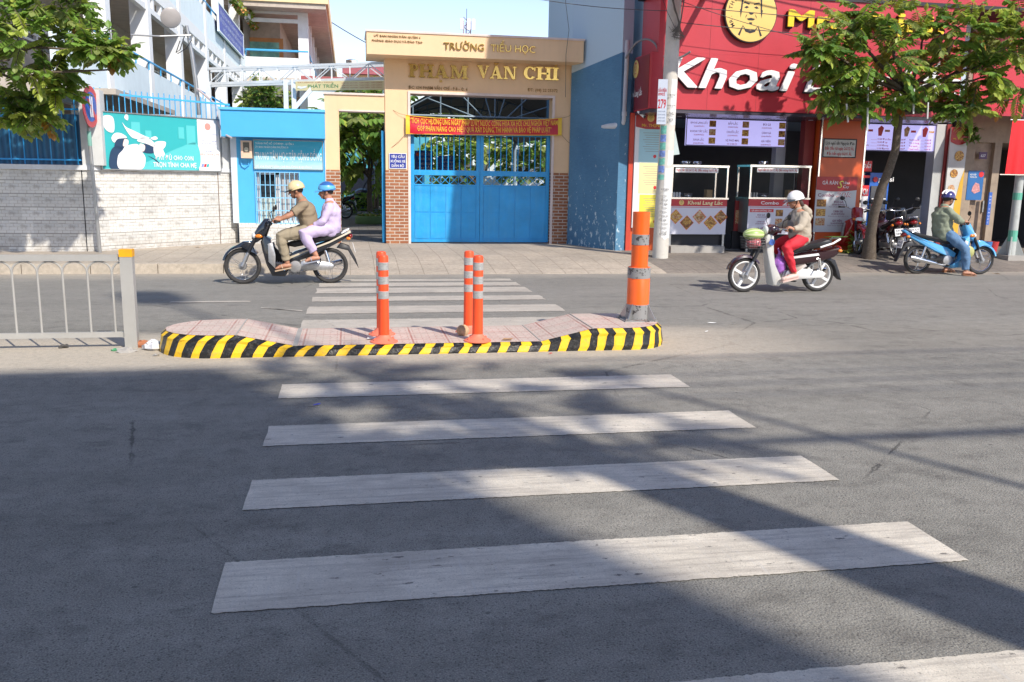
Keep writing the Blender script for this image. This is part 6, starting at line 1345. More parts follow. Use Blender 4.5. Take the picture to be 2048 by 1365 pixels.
# right banner column with round food pictures
t, B, w, h = sign('food_pillar_panel', 'tall white to amber panel with round dish pictures right of the shop', 'poster panel', FY(YS-.05), ((1888, 470), (1918, 474), (1929, 256), (1892, 254)), mat('panel white', (.55, .55, .53), .5), .04)
m = MB(B); m.prism([(w*.55, 0), (w, 0), (w, h*.62), (w*.8, h*.5), (w*.6, h*.3)], .0, .003); m.build('amber_field', mat('amber field', (.65, .38, .03), .5), t)
m = MB(B); m.prism([(0, h)]+[(w*i/10, h*.87-h*.03*math.sin(math.pi*i/10)) for i in range(11)]+[(w, h)], 0, .005); m.build('red_head', mat('header red', (0, 0, 0)), t); m = MB(B); m.lathe([(w*.17, .006), (w*.17, .009)], 18, (w*.5, h*.94, 0)); m.build('emblem', ey, t)
for i, (u, v, s_) in enumerate(((.6, .74, .27), (.4, .58, .22), (.33, .44, .2))): m = MB(B); m.lathe([(w*s_, .004), (w*s_, .008)], 22, (w*u, h*v, 0)); m.build('dish_picture', foodc[(2, 0, 1)[i]], t)
m = MB(B); m.text('Mr. THỊNH', w*.15, h*.885, h*.018, w*.7, z=.006, bold=.02); m.build('head_words', yel, t)
# neighbour house right of the shop
NX0 = X(1922, 300, YS); nb = thing('neighbour_house', 'worn beige house front with brown door and dark opening right of the shop', 'house', (NX0+2, YS, GZ)); bei = mat('worn beige plaster', (.34, .27, .20), .85, var=.15, dirt=.6, dcol=(.16, .12, .1), streak=.4)
xd0, xd1 = X(1940, 400, YS), X(1978, 400, YS); xo_ = X(1992, 400, YS); zt9 = Z(1960, 285, YS)
m = MB(); m.box((NX0, YS+.0, zt9), (NX0+8, YS+4, 6.5)); m.box((NX0, YS+.0, GZ), (xd0, YS+.3, zt9)); m.box((xd1, YS, GZ), (xo_, YS+.3, zt9)); m.box((xo_+1.9, YS, GZ), (NX0+8, YS+.3, zt9)); m.build('wall', bei, nb)
m = MB(); m.box((xd0, YS+.1, GZ), (xd1, YS+.15, zt9)); d_ = m.build('door', mat('stained door', (.34, .25, .18), .7, var=.3, vs_=4, dirt=.8, dcol=(.12, .08, .06)), nb); m = MB(); m.box((xd1-.09, YS+.06, 1.0), (xd1-.06, YS+.1, 1.25)); m.build('handle', steel, d_)
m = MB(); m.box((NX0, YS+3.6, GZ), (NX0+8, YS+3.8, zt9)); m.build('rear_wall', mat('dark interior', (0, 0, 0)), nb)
m = MB(); m.add([(NX0-.1, YS-.01, 3.35), (NX0+8, YS-.01, 3.25), (NX0+8, YS-1.1, 2.95), (NX0-.1, YS-1.1, 2.98), (NX0-.1, YS-1.1, 3.03), (NX0+8, YS-1.1, 3.0)], [(0, 1, 5, 4), (3, 2, 1, 0), (4, 5, 2, 3)]); m.build('red_awning', mat('awning red', (.45, .03, .05), .5), nb)
m = MB(); m.box((NX0+.1, YS-.02, 3.36), (NX0+8, YS+.0, 6.4)); m.build('upper_sign', red, nb)
t, B, w, h = sign('blue_poster', 'blue soft drink poster stuck on the beige door front', 'poster', FY(YS-.0), ((1932, 400), (1963, 401), (1967, 343), (1936, 341)), mat('poster blue 2', (.02, .13, .36), .4), .01)
m = MB(B); m.lathe([(w*.16, .001), (w*.16, .004)], 16, (w*.82, h*.88, 0)); m.build('round_mark', redv, t); m = MB(B); m.text('MỞ NẮP', w*.1, h*.84, h*.05, w*.4, z=.001, bold=.02); m.text('TRÚNG LỚN', w*.1, h*.76, h*.05, w*.45, z=.001, bold=.02); m.build('words', wht, t); m = MB(B); m.prism([(w*.3, h*.3), (w*.5, h*.22), (w*.85, h*.3), (w*.75, h*.55), (w*.5, h*.6), (w*.35, h*.45)], .0, .003); m.build('drawing', mat('poster pink', (.55, .25, .25), .5, var=.4, vs_=30), t)
t, B, w, h = sign('small_plate', 'small dark plate with white digits high on the beige front', 'sign', FY(YS-.0), ((1957, 318), (1973, 319), (1974, 305), (1959, 304)), mat('dark plum', (.10, .05, .12), .5), .01); m = MB(B); m.text('627', w/2, h*.3, h*.35, w*.6, al='c', z=.001, bold=.02); m.build('digits', wht, t)
t, B, w, h = sign('upright_sign', 'thin upright blue sign with white letters beside the dark opening', 'sign', FY(YS-.1), ((1971, 450), (1977, 450), (1982, 385), (1976, 385)), mat('poster blue', (0, 0, 0)), .03)
m = MB(B); 
for i, ch in enumerate('NHÀ THUỐC'[::-1]): m.text(ch, w/2, h*(.05+.1*i), h*.05, w*.5, al='c', z=.001) if ch != ' ' else None
m.build('letters', wht, t)
m = MB()
for k in range(60): leaflet(m, bp_(1942+RN.uniform(-14, 14), 262+RN.uniform(-12, 22), YS-.15), Vector((RN.uniform(-1, 1), RN.uniform(-1, 0), RN.uniform(-1, 1))), Vector((0, 0, 1)), .13, .04, 1)
m.v = m.v; o = m.build('dark_wall_plant', [lg[1], lg[1]]); tag(o, 'dark trailing plant under the eaves between shop and beige front', 'plant')
for i, (px, col, lab) in enumerate(((1972, (.05, .2, .5), 'blue plastic tub on the ground by the dark opening'), (1985, (.5, .05, .05), 'red bucket on the ground by the dark opening'))):
    c = bp_(px, 497, YS-.2); m = MB(); m.lathe([(.09, 0), (.12, .22), (.11, .22), (.08, .02)], 16, (c.x, c.y, GZ)); o = m.build('bucket', mat(lab, col, .4), None, True); tag(o, lab, 'bucket')
# pole with hanging red flag at the right edge
yq = 15.7; t = thing('lamp_column', 'tapered pale street column with square foot and green stickers at the right edge', 'street lamp', (on(2020, 515, yq)[0], yq, .15)); xq0 = on(2020, 515, yq)[0]; p1 = bp_(2040, 350, yq)
gcol = mat('street column', (.44, .46, .44), .7, dirt=.4, var=.1); m = MB(); m.tube([Vector((xq0, yq, .2)), p1, p1+(p1-Vector((xq0, yq, .2)))*2.2], [.088, .082, .07], 14); m.build('shaft', gcol, t, True)
m = MB(); m.box((xq0-.23, yq-.23, .08), (xq0+.23, yq+.23, .21)); m.build('foot_block', concrete, t)
for a in range(4):
    m = MB(frame((xq0, yq, 0), (math.cos(a*math.pi/2+.78), math.sin(a*math.pi/2+.78), 0))); m.prism([(.08, .21), (.24, .21), (.085, .58)], -.012, .012); m.build('fin', gcol, t)
for pz0, pz1 in ((400, 386), (483, 461)): a = bp_(2026, pz0, yq); b = bp_(2028, pz1, yq); m = MB(); m.tube([(xq0+(a.z-.2)*(p1.x-xq0)/(p1.z-.2), yq, a.z), (xq0+(b.z-.2)*(p1.x-xq0)/(p1.z-.2), yq, b.z)], .0875, 14); m.build('green_sticker', mat('green sticker', (.12, .42, .3), .6), t)
t = thing('red_flag', 'red cloth flag hanging from a rod on the right street column', 'flag', bp_(2030, 345, yq)); yy = yq-.16; m = MB(); a = bp_(2010, 348, yy); b = bp_(2075, 348, yy); tz = Z(2030, 240, yy); n = 14; vs = []
for j in range(7):
    for i in range(n+1): u = i/n; vs.append((a.x+.04*j/6*0+(b.x-a.x)*u+(1-u)*.03*j/6, yy+.03*math.sin(u*14)*(1-j/9), a.z+(tz-a.z)*j/6))
m.add(vs, [(j*(n+1)+i, j*(n+1)+i+1, (j+1)*(n+1)+i+1, (j+1)*(n+1)+i) for j in range(6) for i in range(n)]); m.build('cloth', mat('flag red', (.75, .01, .015), .5), t, True)
m = MB(); m.tube([Vector((a.x-.12, yy, a.z-.015)), Vector((b.x, yy, a.z-.015))], .012, 6); m.tube([Vector((a.x-.02, yy, tz)), Vector((b.x, yy, tz))], .012, 6); m.build('rods', chrome, t)
# LED tubes hanging in the tree
for i, (px, ya_, yb__) in enumerate(((1693, 208, 245), (1736, 175, 262), (1880 if False else 1828, 178, 228), (1856, 205, 238), (1790, 196, 214))):
    p = bp_(px, ya_, 14.6); q = bp_(px-1.5 if i != 0 else px+3, yb__, 14.6); m = MB(); m.tube([p, q], .016, 8); o = m.build('hanging_light_tube', mat('frosted tube', (.62, .62, .64), .3), None, True); tag(o, ('short frosted light tube hanging below the leftmost leaves of the right tree', 'long frosted light tube hanging left of the tree trunk', 'frosted light tube hanging in the right part of the crown', 'frosted light tube lowest in the right part of the crown', 'stubby frosted tube half hidden in leaves beside the trunk')[i], 'light tube', 'light tubes hanging in the street tree')
# ------------------------------------------------------------------ drainpipe, meter box, camera on the blue wall
YD = YS-.02; pipe = mat('white plastic pipe', (.55, .58, .62), .45, dirt=.15)
a = bp_(1253, 96, YD); b = bp_(1246, 240, YD); c = bp_(1202, 248, YD+.7); t = thing('drain_pipe', 'white plastic drainpipe with an elbow running down the blue wall corner', 'drainpipe', (b.x, YD, 2.7))
m = MB(); m.tube([a+(a-b)*.1, a, b], .06, 12); m.build('down_pipe', pipe, t, True); m = MB(); m.tube([b, b+Vector((-.01, .0, -.06)), b+Vector((-.05, .05, -.10)), Vector((b.x-.12, YD+.1, b.z-.115)), Vector((c.x+.02, YD+.55, b.z-.115))], .062, 12); m.build('elbow', pipe, t, True)
m = MB(); m.lathe([(.07, -.04), (.07, .04)], 14, bp_(1247, 228, YD)); m.build('socket', pipe, t, True)
mx = bp_(1232, 295, 17.95); t = thing('electric_meter_box', 'grey electric meter box with a cable loop on the dark blue wall', 'meter box', mx); wv = (Vector((cX1, cY1, 0))-Vector((cX0, YG, 0))).normalized(); EFm = frame(Vector((cX0, YG+.0, 0))+Vector((-.01, -.01, 0)), wv)
e0_ = fp(EFm, 1225, 312); e1_ = fp(EFm, 1243, 275); m = MB(EFm); m.box((e0_[0], e0_[1], 0), (e1_[0], e1_[1], .14)); m.build('case', mat('meter grey', (.42, .44, .44), .5), t); m = MB(EFm); m.box((e0_[0]+.03, e0_[1]+.05, .14), (e1_[0]-.05, e1_[1]-.06, .15)); m.build('lid', mat('meter lid', (.34, .36, .36), .5), t)
m = MB(); P = [bp_(x, y, 17.5) for x, y in ((1236, 316), (1232, 318), (1230, 300), (1237, 250), (1244, 190), (1247, 130), (1247, 101), (1256, 93), (1268, 92), (1278, 102), (1285, 122), (1300, 133), (1318, 130), (1330, 122))]; P = [Vector((p.x, 17.45-.10*i, p.z)) if i > 5 else p for i, p in enumerate(P)]
P2_ = []
for i in range(len(P)-1):
    p0, p1, p2, p3 = P[max(i-1, 0)], P[i], P[i+1], P[min(i+2, len(P)-1)]
    for k in range(4): s_ = k/4; P2_.append(.5*((2*p1)+(p2-p0)*s_+(2*p0-5*p1+4*p2-p3)*s_*s_+(p1*3-p0-p2*3+p3)*s_**3))
m.tube(P2_+[P[-1]], .020, 7); o = m.build('service_cable', mat('grey cable', (.22, .22, .23), .5), None, True); tag(o, 'thick grey service cable looping from the meter box up to the utility pole', 'cable')
t = thing('security_camera', 'white bullet security camera under the red sign side', 'camera', bp_(1272, 222, YS-.25)); m = MB(); c = bp_(1289, 234, YS-.4); b = bp_(1277, 223, YS-.25); m.tube([b, c], .035, 10); m.build('housing', wht, t, True); m = MB(); m.tube([bp_(1273, 220, YS-.1), b], .014, 6); m.build('bracket', steel, t); m = MB(); m.lathe([(.03, 0), (.03, .01)], 12, c, c-b); m.build('lens', blk, t)
# ------------------------------------------------------------------ utility pole
YU = 15.9; cp = mat('old concrete pole', (.58, .55, .49), .85, var=.1, dirt=.45, dcol=(.3, .27, .23), bump=.3)
ub = gnd(1320, 517, .13); YU = ub.y; top = bp_(1350, -10, YU); ub = Vector((on(1320, 517, YU)[0], YU, .08)); up = thing('utility_pole', 'tapering concrete utility pole plastered with torn notices in front of the shop', 'utility pole', ub)
dr = (top-ub); zt5 = top.z; topx = ub+dr*1.75
m = MB(); m.tube([ub, ub+dr*.5, top, topx], [.150, .138, .125, .105], 20); m.build('shaft', cp, up, True)
def wrap(z0, z1, a0, a1, off, mm, nm, n=8, tear=.0, seed=0):
    r = random.Random(seed); m = MB(); vs = []
    for j, z in enumerate((z0, z1)):
        c = ub+dr*((z-ub.z)/(dr.z)); R_ = .150-(z-ub.z)*.0055+off
        for i in range(n+1): a = a0+(a1-a0)*i/n; vs.append((c.x+R_*math.sin(a), c.y-R_*math.cos(a), z+r.uniform(-1, 1)*tear))
    m.add(vs, [(i, i+1, n+2+i, n+1+i) for i in range(n)]); return m.build(nm, mm, up)
def zp(py): return on(1335, py, YU-.15)[1]
paperm = mat('bill paper', (.66, .66, .64), .7, var=.12, vs_=9, dirt=.6, dcol=(.42, .42, .42)); bluebill = mat('blue bill', (.18, .28, .62), .6, var=.5, vs_=22, dirt=.7, dcol=(.6, .62, .66)); grnbill = mat('green bill', (.16, .5, .4), .6, var=.3, vs_=22, dirt=.6, dcol=(.6, .65, .62))
wrap(zp(250), zp(158), -.15, 1.15, .003, paperm, 'posted_bill', tear=.01); wrap(zp(478), zp(336), -.4, 1.2, .003, paperm, 'posted_bill', tear=.02, seed=2)
wrap(zp(330), zp(300), -.1, 1.0, .003, paperm, 'posted_bill', tear=.02, seed=4)
for i, (a, b) in enumerate(((268, 252), (284, 270), (300, 286), (314, 302), (330, 317), (346, 332), (360, 350))): wrap(zp(a), zp(b), -1.35, -.45, .004, (grnbill, bluebill)[i % 2], 'posted_bill', seed=i, tear=.008)
cpf = FY(YU-.165); m = MB(cpf @ Matrix.Translation((0, 0, .0)))
def pxt(s_, px, py, h_, w_, bold=.02): a = fp(cpf, px, py); b = fp(cpf, px+w_, py); m.text(s_, a[0], a[1], abs(fp(cpf, px, py-h_)[1]-a[1]), b[0]-a[0], bold=bold, z=.004)
pxt('CẤM THI', 1334, 192, 3.5, 16); pxt('0908 279', 1334, 213, 3, 16); pxt('L.PHU', 1333, 230, 6, 15); pxt('7459', 1335, 243, 6, 11); pxt('KHOAN', 1322, 381, 4, 15)
for i in range(11): pxt(('CẮT BÊ TÔNG', '0903 45', 'RÚT HẦM', 'CHO THUÊ')[i % 4], 1320+(i % 2)*2-i*.15, 394+8*i if i < 10 else 470, 3, 13+(i % 3))
m.build('stencilled_words', mat('stencil ink', (.09, .09, .10), .7, var=.3), up)
# sheet-metal notice with red number, curling away to the left
NF = frame(ub+dr*.55+Vector((-.10, -.17, 0)), (1, -.25, 0)); t, B, w, h = sign('number_notice', 'pale blue notice with a red number 279 tied to the left of the utility pole', 'notice', NF, ((1312, 248), (1331, 250), (1337, 158), (1318, 160)), mat('notice pale', (.52, .57, .66), .5, var=.05), .006)
m = MB(B); m.text('279', w*.05, h*.36, h*.20, w*.85, z=.002, bold=.03); m.text('SỬA ĐIỆN', w*.05, h*.72, h*.07, w*.85, z=.002, bold=.03); m.text('0902', w*.05, h*.64, h*.06, w*.7, z=.002, bold=.03); m.build('red_words', inkr, t); m = MB(B)
for i in range(4): m.text('LẮP ĐẶT NƯỚC', w*.08, h*(.27-.07*i), h*.03, w*.8, z=.002)
m.build('small_words', mat('slate ink', (.2, .25, .35), .6, var=0), t)
m = MB(FY(YU+.1)); P = [fp(FY(YU+.1), *q) for q in ((1350, 262), (1359, 309), (1345, 311), (1343, 268))]; m.prism(P, 0, .006); o = m.build('torn_sheet', mat('torn sheet', (.45, .55, .55), .6)); tag(o, 'torn pale sheet sticking out behind the right side of the utility pole', 'paper')
# cable bundle tied to the pole and wires overhead
m = MB(); r = random.Random(12)
for i in range(9):
    P = [bp_(1342+r.uniform(-2, 3)+0, -12, YU-.17), bp_(1349+r.uniform(-1, 4), 20, YU-.19), bp_(1359+r.uniform(-2, 2), 47, YU-.2), bp_(1356+r.uniform(-12, 12), 66+r.uniform(-3, 12), YU-.22)]; m.tube(P, .008, 4)
for i in range(26):
    c = bp_(1355+r.uniform(-9, 9), 66+r.uniform(-8, 14), YU-.2); m.tube([c, c+Vector((r.uniform(-.1, .1), r.uniform(-.05, .02), r.uniform(-.1, .1))), c+Vector((r.uniform(-.12, .12), r.uniform(-.05, .02), r.uniform(-.1, .1)))], .004, 4)
m.tube([bp_(1369, -5, YU-.15), bp_(1362, 40, YU-.18), bp_(1356, 66, YU-.2)], .012, 5); m.build('cable_tangle', mat('dusty cable', (.16, .15, .13), .8), up)
m = MB(); m.tube([bp_(1322, -10, YU-.2), bp_(1335, 25, YU-.16), bp_(1352, 60, YU-.16)], .005, 4); m.build('tie_wire', blk, up)
def wire(pts, r_, label, n=24, sag=.05):
    m = MB(); P = []
    for i in range(len(pts)-1):
        a, b = Vector(pts[i]), Vector(pts[i+1])
        for k in range(n+1): u = k/n; P.append(a+(b-a)*u-Vector((0, 0, sag*4*u*(1-u))))
    m.tube(P, r_, 4); o = m.build('overhead_wire', mat('wire grey', (.09, .09, .095), .6)); return tag(o, label, 'wire', 'wires strung over the street')
hang = [((1060, -4, 15.9), (1345, 22, 15.9), .006, 'thin wire crossing the sky above the gateway towards the utility pole'), ((1360, 12, 15.8), (2050, 60, 15.2), .007, 'wire running right from the pole over the round emblem'), ((1355, 45, 15.8), (2050, 95, 15.0), .007, 'wire crossing the yellow letters on the fascia'), ((1360, 2, 15.8), (1660, 90, 16.2), .006, 'thin wire slanting down across the emblem face')]
for a, b, r_, lab in hang: wire([bp_(*a), bp_(*b)], r_, lab)
wire([bp_(1130, -5, 18.3), bp_(1138, 60, 18.3), bp_(1132, 110, 18.4), bp_(1131, 195, 19.0)], .005, 'loose thin wire dangling down the right end of the gateway fascia', 8, 0)
for i in range(5): wire([(ub.x+.2+dr.x*1.2, YU-.2-.05*i, 6.4+.35*i), (45, YU-.6, 6.6+.35*i)], .022+.004*(i % 2), ('lowest', 'second lowest', 'middle', 'second highest', 'highest')[i]+' cable of the bundle running right from the utility pole top', 24, .5)
for i in range(2): wire([(ub.x+dr.x*1.2, YU-.25, 5.9+.25*i), (ub.x+dr.x*1.2-.0+24, YU-1.6+.1*i, 6.1+.25*i)], .018, ('lower', 'upper')[i]+' sagging street cable in front of the red fascia', 24, .7)
wire([bp_(826, 130, 60), bp_(640, 30, 60), bp_(300, -60, 60)], .03, 'far thin wire in the sky left of the gateway', 8, .2)

# ------------------------------------------------------------------ what stands behind the photographer (seen only through its shadows)
def sunback(x, y, h):   # point at height h that throws its shadow on (x, y)
    k = h/math.tan(SUN_EL); return Vector((x+math.sin(SUN_AZ)*k, y-math.cos(SUN_AZ)*k, h))
HB_ = 15.2; q = sunback(-1.05, 7.45, HB_); opp = thing('opposite_building', 'plain rendered building block on the near side of the street', 'building', (q.x-10, q.y-5, 0))
m = MB(); m.box((q.x-13, q.y-6, 0), (q.x, q.y, HB_)); m.build('walls', cream, opp); m = MB(); m.box((q.x-13.2, q.y-6.2, HB_), (q.x+.0, q.y-.1, HB_+.05)); m.build('roof', concrete, opp)
for fl in range(4):
    for i in range(3): m = MB(); m.box((q.x-3-i*4.5, q.y+.001, 1+fl*3.6), (q.x-1.3-i*4.5, q.y+.03, 2.8+fl*3.6)); m.build('window', mat('window glass', (.05, .06, .08), .1), opp)
# near roadside tree: trunk throws the broad band, crown the dapple
b0 = Vector((2.31-math.sin(SUN_AZ)*0, 2.97, 0)); k = 3.6; tb = Vector((2.31+.543*k, 2.97-k, 0)); tb.x = 2.31+.543*(2.97-tb.y); near = thing('roadside_tree', 'tall roadside tree on the near kerb behind the viewpoint', 'tree', tb)
m = MB(); m.tube([tb, tb+Vector((.0, 0, 2)), tb+Vector((-.02, 0, 3.8)), tb+Vector((0, 0, 5.4))], [.30, .27, .25, .2], 12)
r = random.Random(17); tops = [sunback(x, y, h) for x, y, h in ((.2, 5.6, 6.6), (-.6, 5.0, 6.2), (.9, 6.4, 7), (-.2, 6.6, 7), (1.3, 5.4, 6.4))]
for p in tops: limb(m, tb+Vector((0, 0, 5.3)), p, .1, .02, r)
m.build('trunk', bark, near, True); crown_of('crown', [(p, (.95, .8, .42)) for p in tops]+[(sunback(-.2, 7.0, 7.2), (.8, .8, .3)), (sunback(.4, 4.6, 6.2), (.5, .5, .25))], near, 150, (.3, .5), 7, .16, random.Random(31))
def spole(x, y, slope, yb, h, r_, label, head=None, name='street_pole'):
    p = Vector((x+slope*(y-yb), yb, 0)); t = thing(name, label, 'pole', p); m = MB(); m.tube([p, p+Vector((0, 0, h))], [r_, r_*.7], 10); m.build('shaft', steel, t, True)
    if head: m = MB(); m.box((p.x-head[0], p.y-head[1], h-.1), (p.x+head[0], p.y+head[1], h+head[2])); m.build('head_box', steel, t)
    return p
hd = (11.6+2.2)/math.cos(SUN_AZ)*math.tan(SUN_EL); spole(1.16, 5.22, .535, -2.2, hd, .07, 'slim steel pole with a box at its top on the near side', (.3, .25, .7))
spole(2.61, 6.3, .50, -1.4, 8.4, .045, 'thin steel pole on the near side', (.25, .1, .2))
for i, (y, h, r_) in enumerate(((4.93, 6.2, .075), (6.55, 7.0, .022), (6.9, 7.4, .018), (7.6, 7.9, .03), (6.2, 7.1, .02))):
    p = sunback(3, y, h); wire([(p.x-3.2 if i == 0 else -12, p.y-(.06 if i == 0 else .3), h+.05), (45, p.y+.5, h+.3)], r_, ('thick cable bundle along the near kerb', 'first thin cable along the near kerb', 'second thin cable along the near kerb', 'third thin cable along the near kerb', 'fourth thin cable along the near kerb')[i], 30, .25)
# added unseen panel, cut to shade the right part of the gateway
pj = thing('shade_board', 'unseen panel added above the pavement to shade the right of the gateway', 'sign', (6, 14.7, 5)); k = (YG-14.7)/math.cos(SUN_AZ)
def sb_(x0, z0): t_ = (YG-14.7)/math.cos(SUN_AZ); return (x0+math.sin(SUN_AZ)*t_, z0+math.tan(SUN_EL)*t_)
pa, pb_, pc_ = sb_(X(903, 488), GZ), sb_(X(938, 140), Z(938, 140)), sb_(X(985, 66, YF)+.0, 4.6)
m = MB(FY(14.7)); m.prism([(pa[0], pa[1]+.0), (6.75, pa[1]), (6.75, pc_[1]+.05), pc_, pb_], -.06, .06); m.build('panel', red, pj); m = MB()
for z in (pa[1]+.3, pa[1]+1.1): m.bar((6.6, 14.8, z), (6.6, YS, z), .08, .08)
m.build('bracket', steel, pj)
# ------------------------------------------------------------------ motorcycles (local frame: x forward, y left, z up, origin at the rear contact point)
lens = mat('clear lens', (.75, .75, .72), .08, coat=.5, var=.02); redl = mat('red lens', (.22, .008, .008), .12, coat=.5); ambl = mat('amber lens', (.75, .22, .02), .15, coat=.4)
alu = mat('cast aluminium', (.50, .50, .50), .38, .8, dirt=.4, dcol=(.15, .13, .11), vs_=14); seatm = mat('black seat vinyl', (.022, .022, .024), .42, dirt=.25, dcol=(.1, .1, .1)); rimw = mat('white wheel paint', (.78, .78, .76), .35, dirt=.15)
hub_m = mat('hub metal', (.38, .38, .38), .4, .8)
def wheel(t, name, x, R, style, y0=0., seed=0):
    m = MB(); m.lathe([(.02, -.06), (.055, -.055), (.06, -.02), (.06, .02), (.055, .055), (.02, .06)], 16, (x, y0, R), (0, 1, 0)); h = m.build(name, hub_m, t, True, False)
    n = 36; C = [(x+(R-.026)*math.cos(2*math.pi*k/n), y0, R+(R-.026)*math.sin(2*math.pi*k/n)) for k in range(n)]
    m = MB(); m.tube(C, .027, 10, ell=1.25, closed=True); m.build('tyre', rubber, h, True, False)
    rr_ = R-.058; w_ = .012 if style == 'spoke' else .018; C = [(x+rr_*math.cos(2*math.pi*k/n), y0, R+rr_*math.sin(2*math.pi*k/n)) for k in range(n)]
    m = MB(); m.tube(C, w_, 8, ell=1.9 if style == 'spoke' else 1.5, closed=True); m.build('rim', rimw if style == 'star' else chrome, h, True, False)
    m = MB()
    if style == 'spoke':
        for k in range(18):
            a = 2*math.pi*k/18; s_ = 1 if k % 2 else -1; b = a+.35*(1 if k % 4 < 2 else -1)
            m.tube([(x+.055*math.cos(a), y0+.03*s_, R+.055*math.sin(a)), (x+rr_*math.cos(b), y0, R+rr_*math.sin(b))], .0022, 4)
    else:
        for k in range(4):
            a = math.pi/2*k+.5; m.bar((x+.04*math.cos(a), y0, R+.04*math.sin(a)), (x+rr_*math.cos(a), y0, R+rr_*math.sin(a)), .036, .05, (0, 1, 0))
    m.build('spokes', rimw if style == 'star' else chrome, h, False, False); return h
def motorbike(label, loc, rz, body, R=.262, WB=1.25, cub=False, stripe=None, lean=0., shield=None, rack=None, plate='59-X1', steer=0., name='motorcycle', group=None, wst=None):
    t = thing(name, label, 'motorbike', loc, rz, group); t.rotation_euler = (rad(lean), 0, rz)
    B = lambda m, nm, mm, p=None, s=True: m.build(nm, mm, p or t, s, False)
    wst = wst or ('star' if cub else 'spoke'); shield = shield or body
    wheel(t, 'rear_wheel', 0, R, wst); wheel(t, 'front_wheel', WB, R, wst)
    # forks
    hx, hz = WB-.42, .90
    for s in (1, -1):
        m = MB(); m.tube([(WB, s*.075, R), (WB-.10, s*.075, R+.22)], [.026, .022], 10); B(m, 'fork_leg', alu)
        m = MB(); m.tube([(WB-.09, s*.075, R+.20), (WB-.19, s*.065, .66)], .027, 8); B(m, 'fork_tube', black)
    m = MB(); m.tube([(WB-.19, 0, .64), (hx-.0, 0, hz)], .035, 10); B(m, 'steering_column', black)
    # front mudguard: arc shell
    m = MB(); n = 12; vs = []; a0, a1 = rad(18), rad(140)
    for i in range(n+1):
        a = a0+(a1-a0)*i/n; r_ = R+.028+.012*math.sin(math.pi*i/n)
        for y, dz in ((-.062, -.03), (-.05, 0), (0, .012), (.05, 0), (.062, -.03)): vs.append((WB+(r_+dz)*math.cos(a), y, R+(r_+dz)*math.sin(a)))
    m.add(vs, [(i*5+j, i*5+j+1, (i+1)*5+j+1, (i+1)*5+j) for i in range(n) for j in range(4)])
    if not cub: m.slab([(WB+.15, R+.26), (WB-.02, R+.36), (WB-.14, R+.36), (WB-.20, R+.18), (WB-.1, R+.22), (WB+.02, R+.28)], .068, .02)
    B(m, 'front_mudguard', body)
    # leg shield
    if cub: P = [(WB-.27, .80), (WB-.31, .85), (WB-.37, .83), (WB-.38, .62), (WB-.43, .38), (WB-.56, .15), (WB-.52, .09), (WB-.42, .10), (WB-.35, .35), (WB-.30, .60)]
    else: P = [(WB-.27, .62), (WB-.32, .72), (WB-.42, .66), (WB-.43, .45), (WB-.50, .24), (WB-.64, .17), (WB-.60, .12), (WB-.42, .13), (WB-.34, .30), (WB-.29, .5)]
    m = MB(); m.slab(P, .115 if cub else .20, .03 if cub else .05, tap=lambda x, z: .45+.55*min(1, max(0, (WB-.26-x)/.12))); B(m, 'leg_shield', shield)
    if not cub:
        for s in (1, -1): m = MB(); m.slab([(WB-.44, .62), (WB-.38, .60), (WB-.38, .34), (WB-.47, .24), (WB-.48, .44)], .012, .004, y0=s*.198); B(m, 'shield_insert', alu)
    else: m = MB(); m.lathe([(.045, 0), (.045, .006)], 18, (WB-.345, .112, .735), (0, 1, 0)); B(m, 'round_badge', mat('badge blue', (.05, .12, .4), .4)); m = MB(); m.lathe([(.045, 0), (.045, .006)], 18, (WB-.345, -.112, .735), (0, -1, 0)); B(m, 'round_badge', mat('badge blue', (0, 0, 0)))
    # cowl and headlight
    if cub:
        m = MB(); m.sph((WB-.38, 0, .90), (.11, .12, .085), 16, 10); m.slab([(WB-.30, .88), (WB-.50, .86), (WB-.52, .92), (WB-.40, .98), (WB-.30, .95)], .11, .04); B(m, 'handlebar_cover', body)
        m = MB(); m.sph((WB-.29, 0, .90), (.035, .075, .065), 14, 8); B(m, 'headlight', lens)
    else:
        m = MB(); m.slab([(WB-.14, .67), (WB-.20, .60), (WB-.36, .70), (WB-.42, .86), (WB-.40, .95), (WB-.33, .95), (WB-.24, .84)], .115, .05, tap=lambda x, z: .55+.45*min(1, max(0, (WB-.14-x)/.14))); B(m, 'front_cowl', body)
        m = MB(); m.sph((WB-.185, 0, .70), (.045, .085, .055), 14, 8); B(m, 'headlight', lens)
        for s in (1, -1): m = MB(); m.sph((WB-.25, s*.085, .70), (.06, .03, .03), 10, 6); B(m, 'turn_signal', ambl)
    ca = math.cos(steer); 
    m = MB(); m.tube([(hx-.10, .34, hz+.015), (hx-.03, .22, hz+.03), (hx, .1, hz), (hx, -.1, hz), (hx-.03, -.22, hz+.03), (hx-.10, -.34, hz+.015)], .011, 8); hb = B(m, 'handlebar', chrome)
    for s in (1, -1):
        m = MB(); m.tube([(hx-.035, s*.23, hz+.03), (hx-.10, s*.35, hz+.015)], .018, 10); B(m, 'grip', rubber, hb)
        m = MB(); m.tube([(hx+.02, s*.20, hz+.035), (hx-.03, s*.33, hz+.03)], .006, 6); B(m, 'lever', chrome, hb)
        m = MB(); m.tube([(hx-.02, s*.2, hz+.03), (hx-.0, s*.26, hz+.14), (hx-.05, s*.30, hz+.18)], .006, 6); mr = B(m, 'mirror', black, hb) if False else m.build('mirror_arm', black, hb, True, False)
        m = MB(); m.sph((hx-.06, s*.31, hz+.20), (.018, .055, .042), 12, 7); B(m, 'mirror', black, hb)
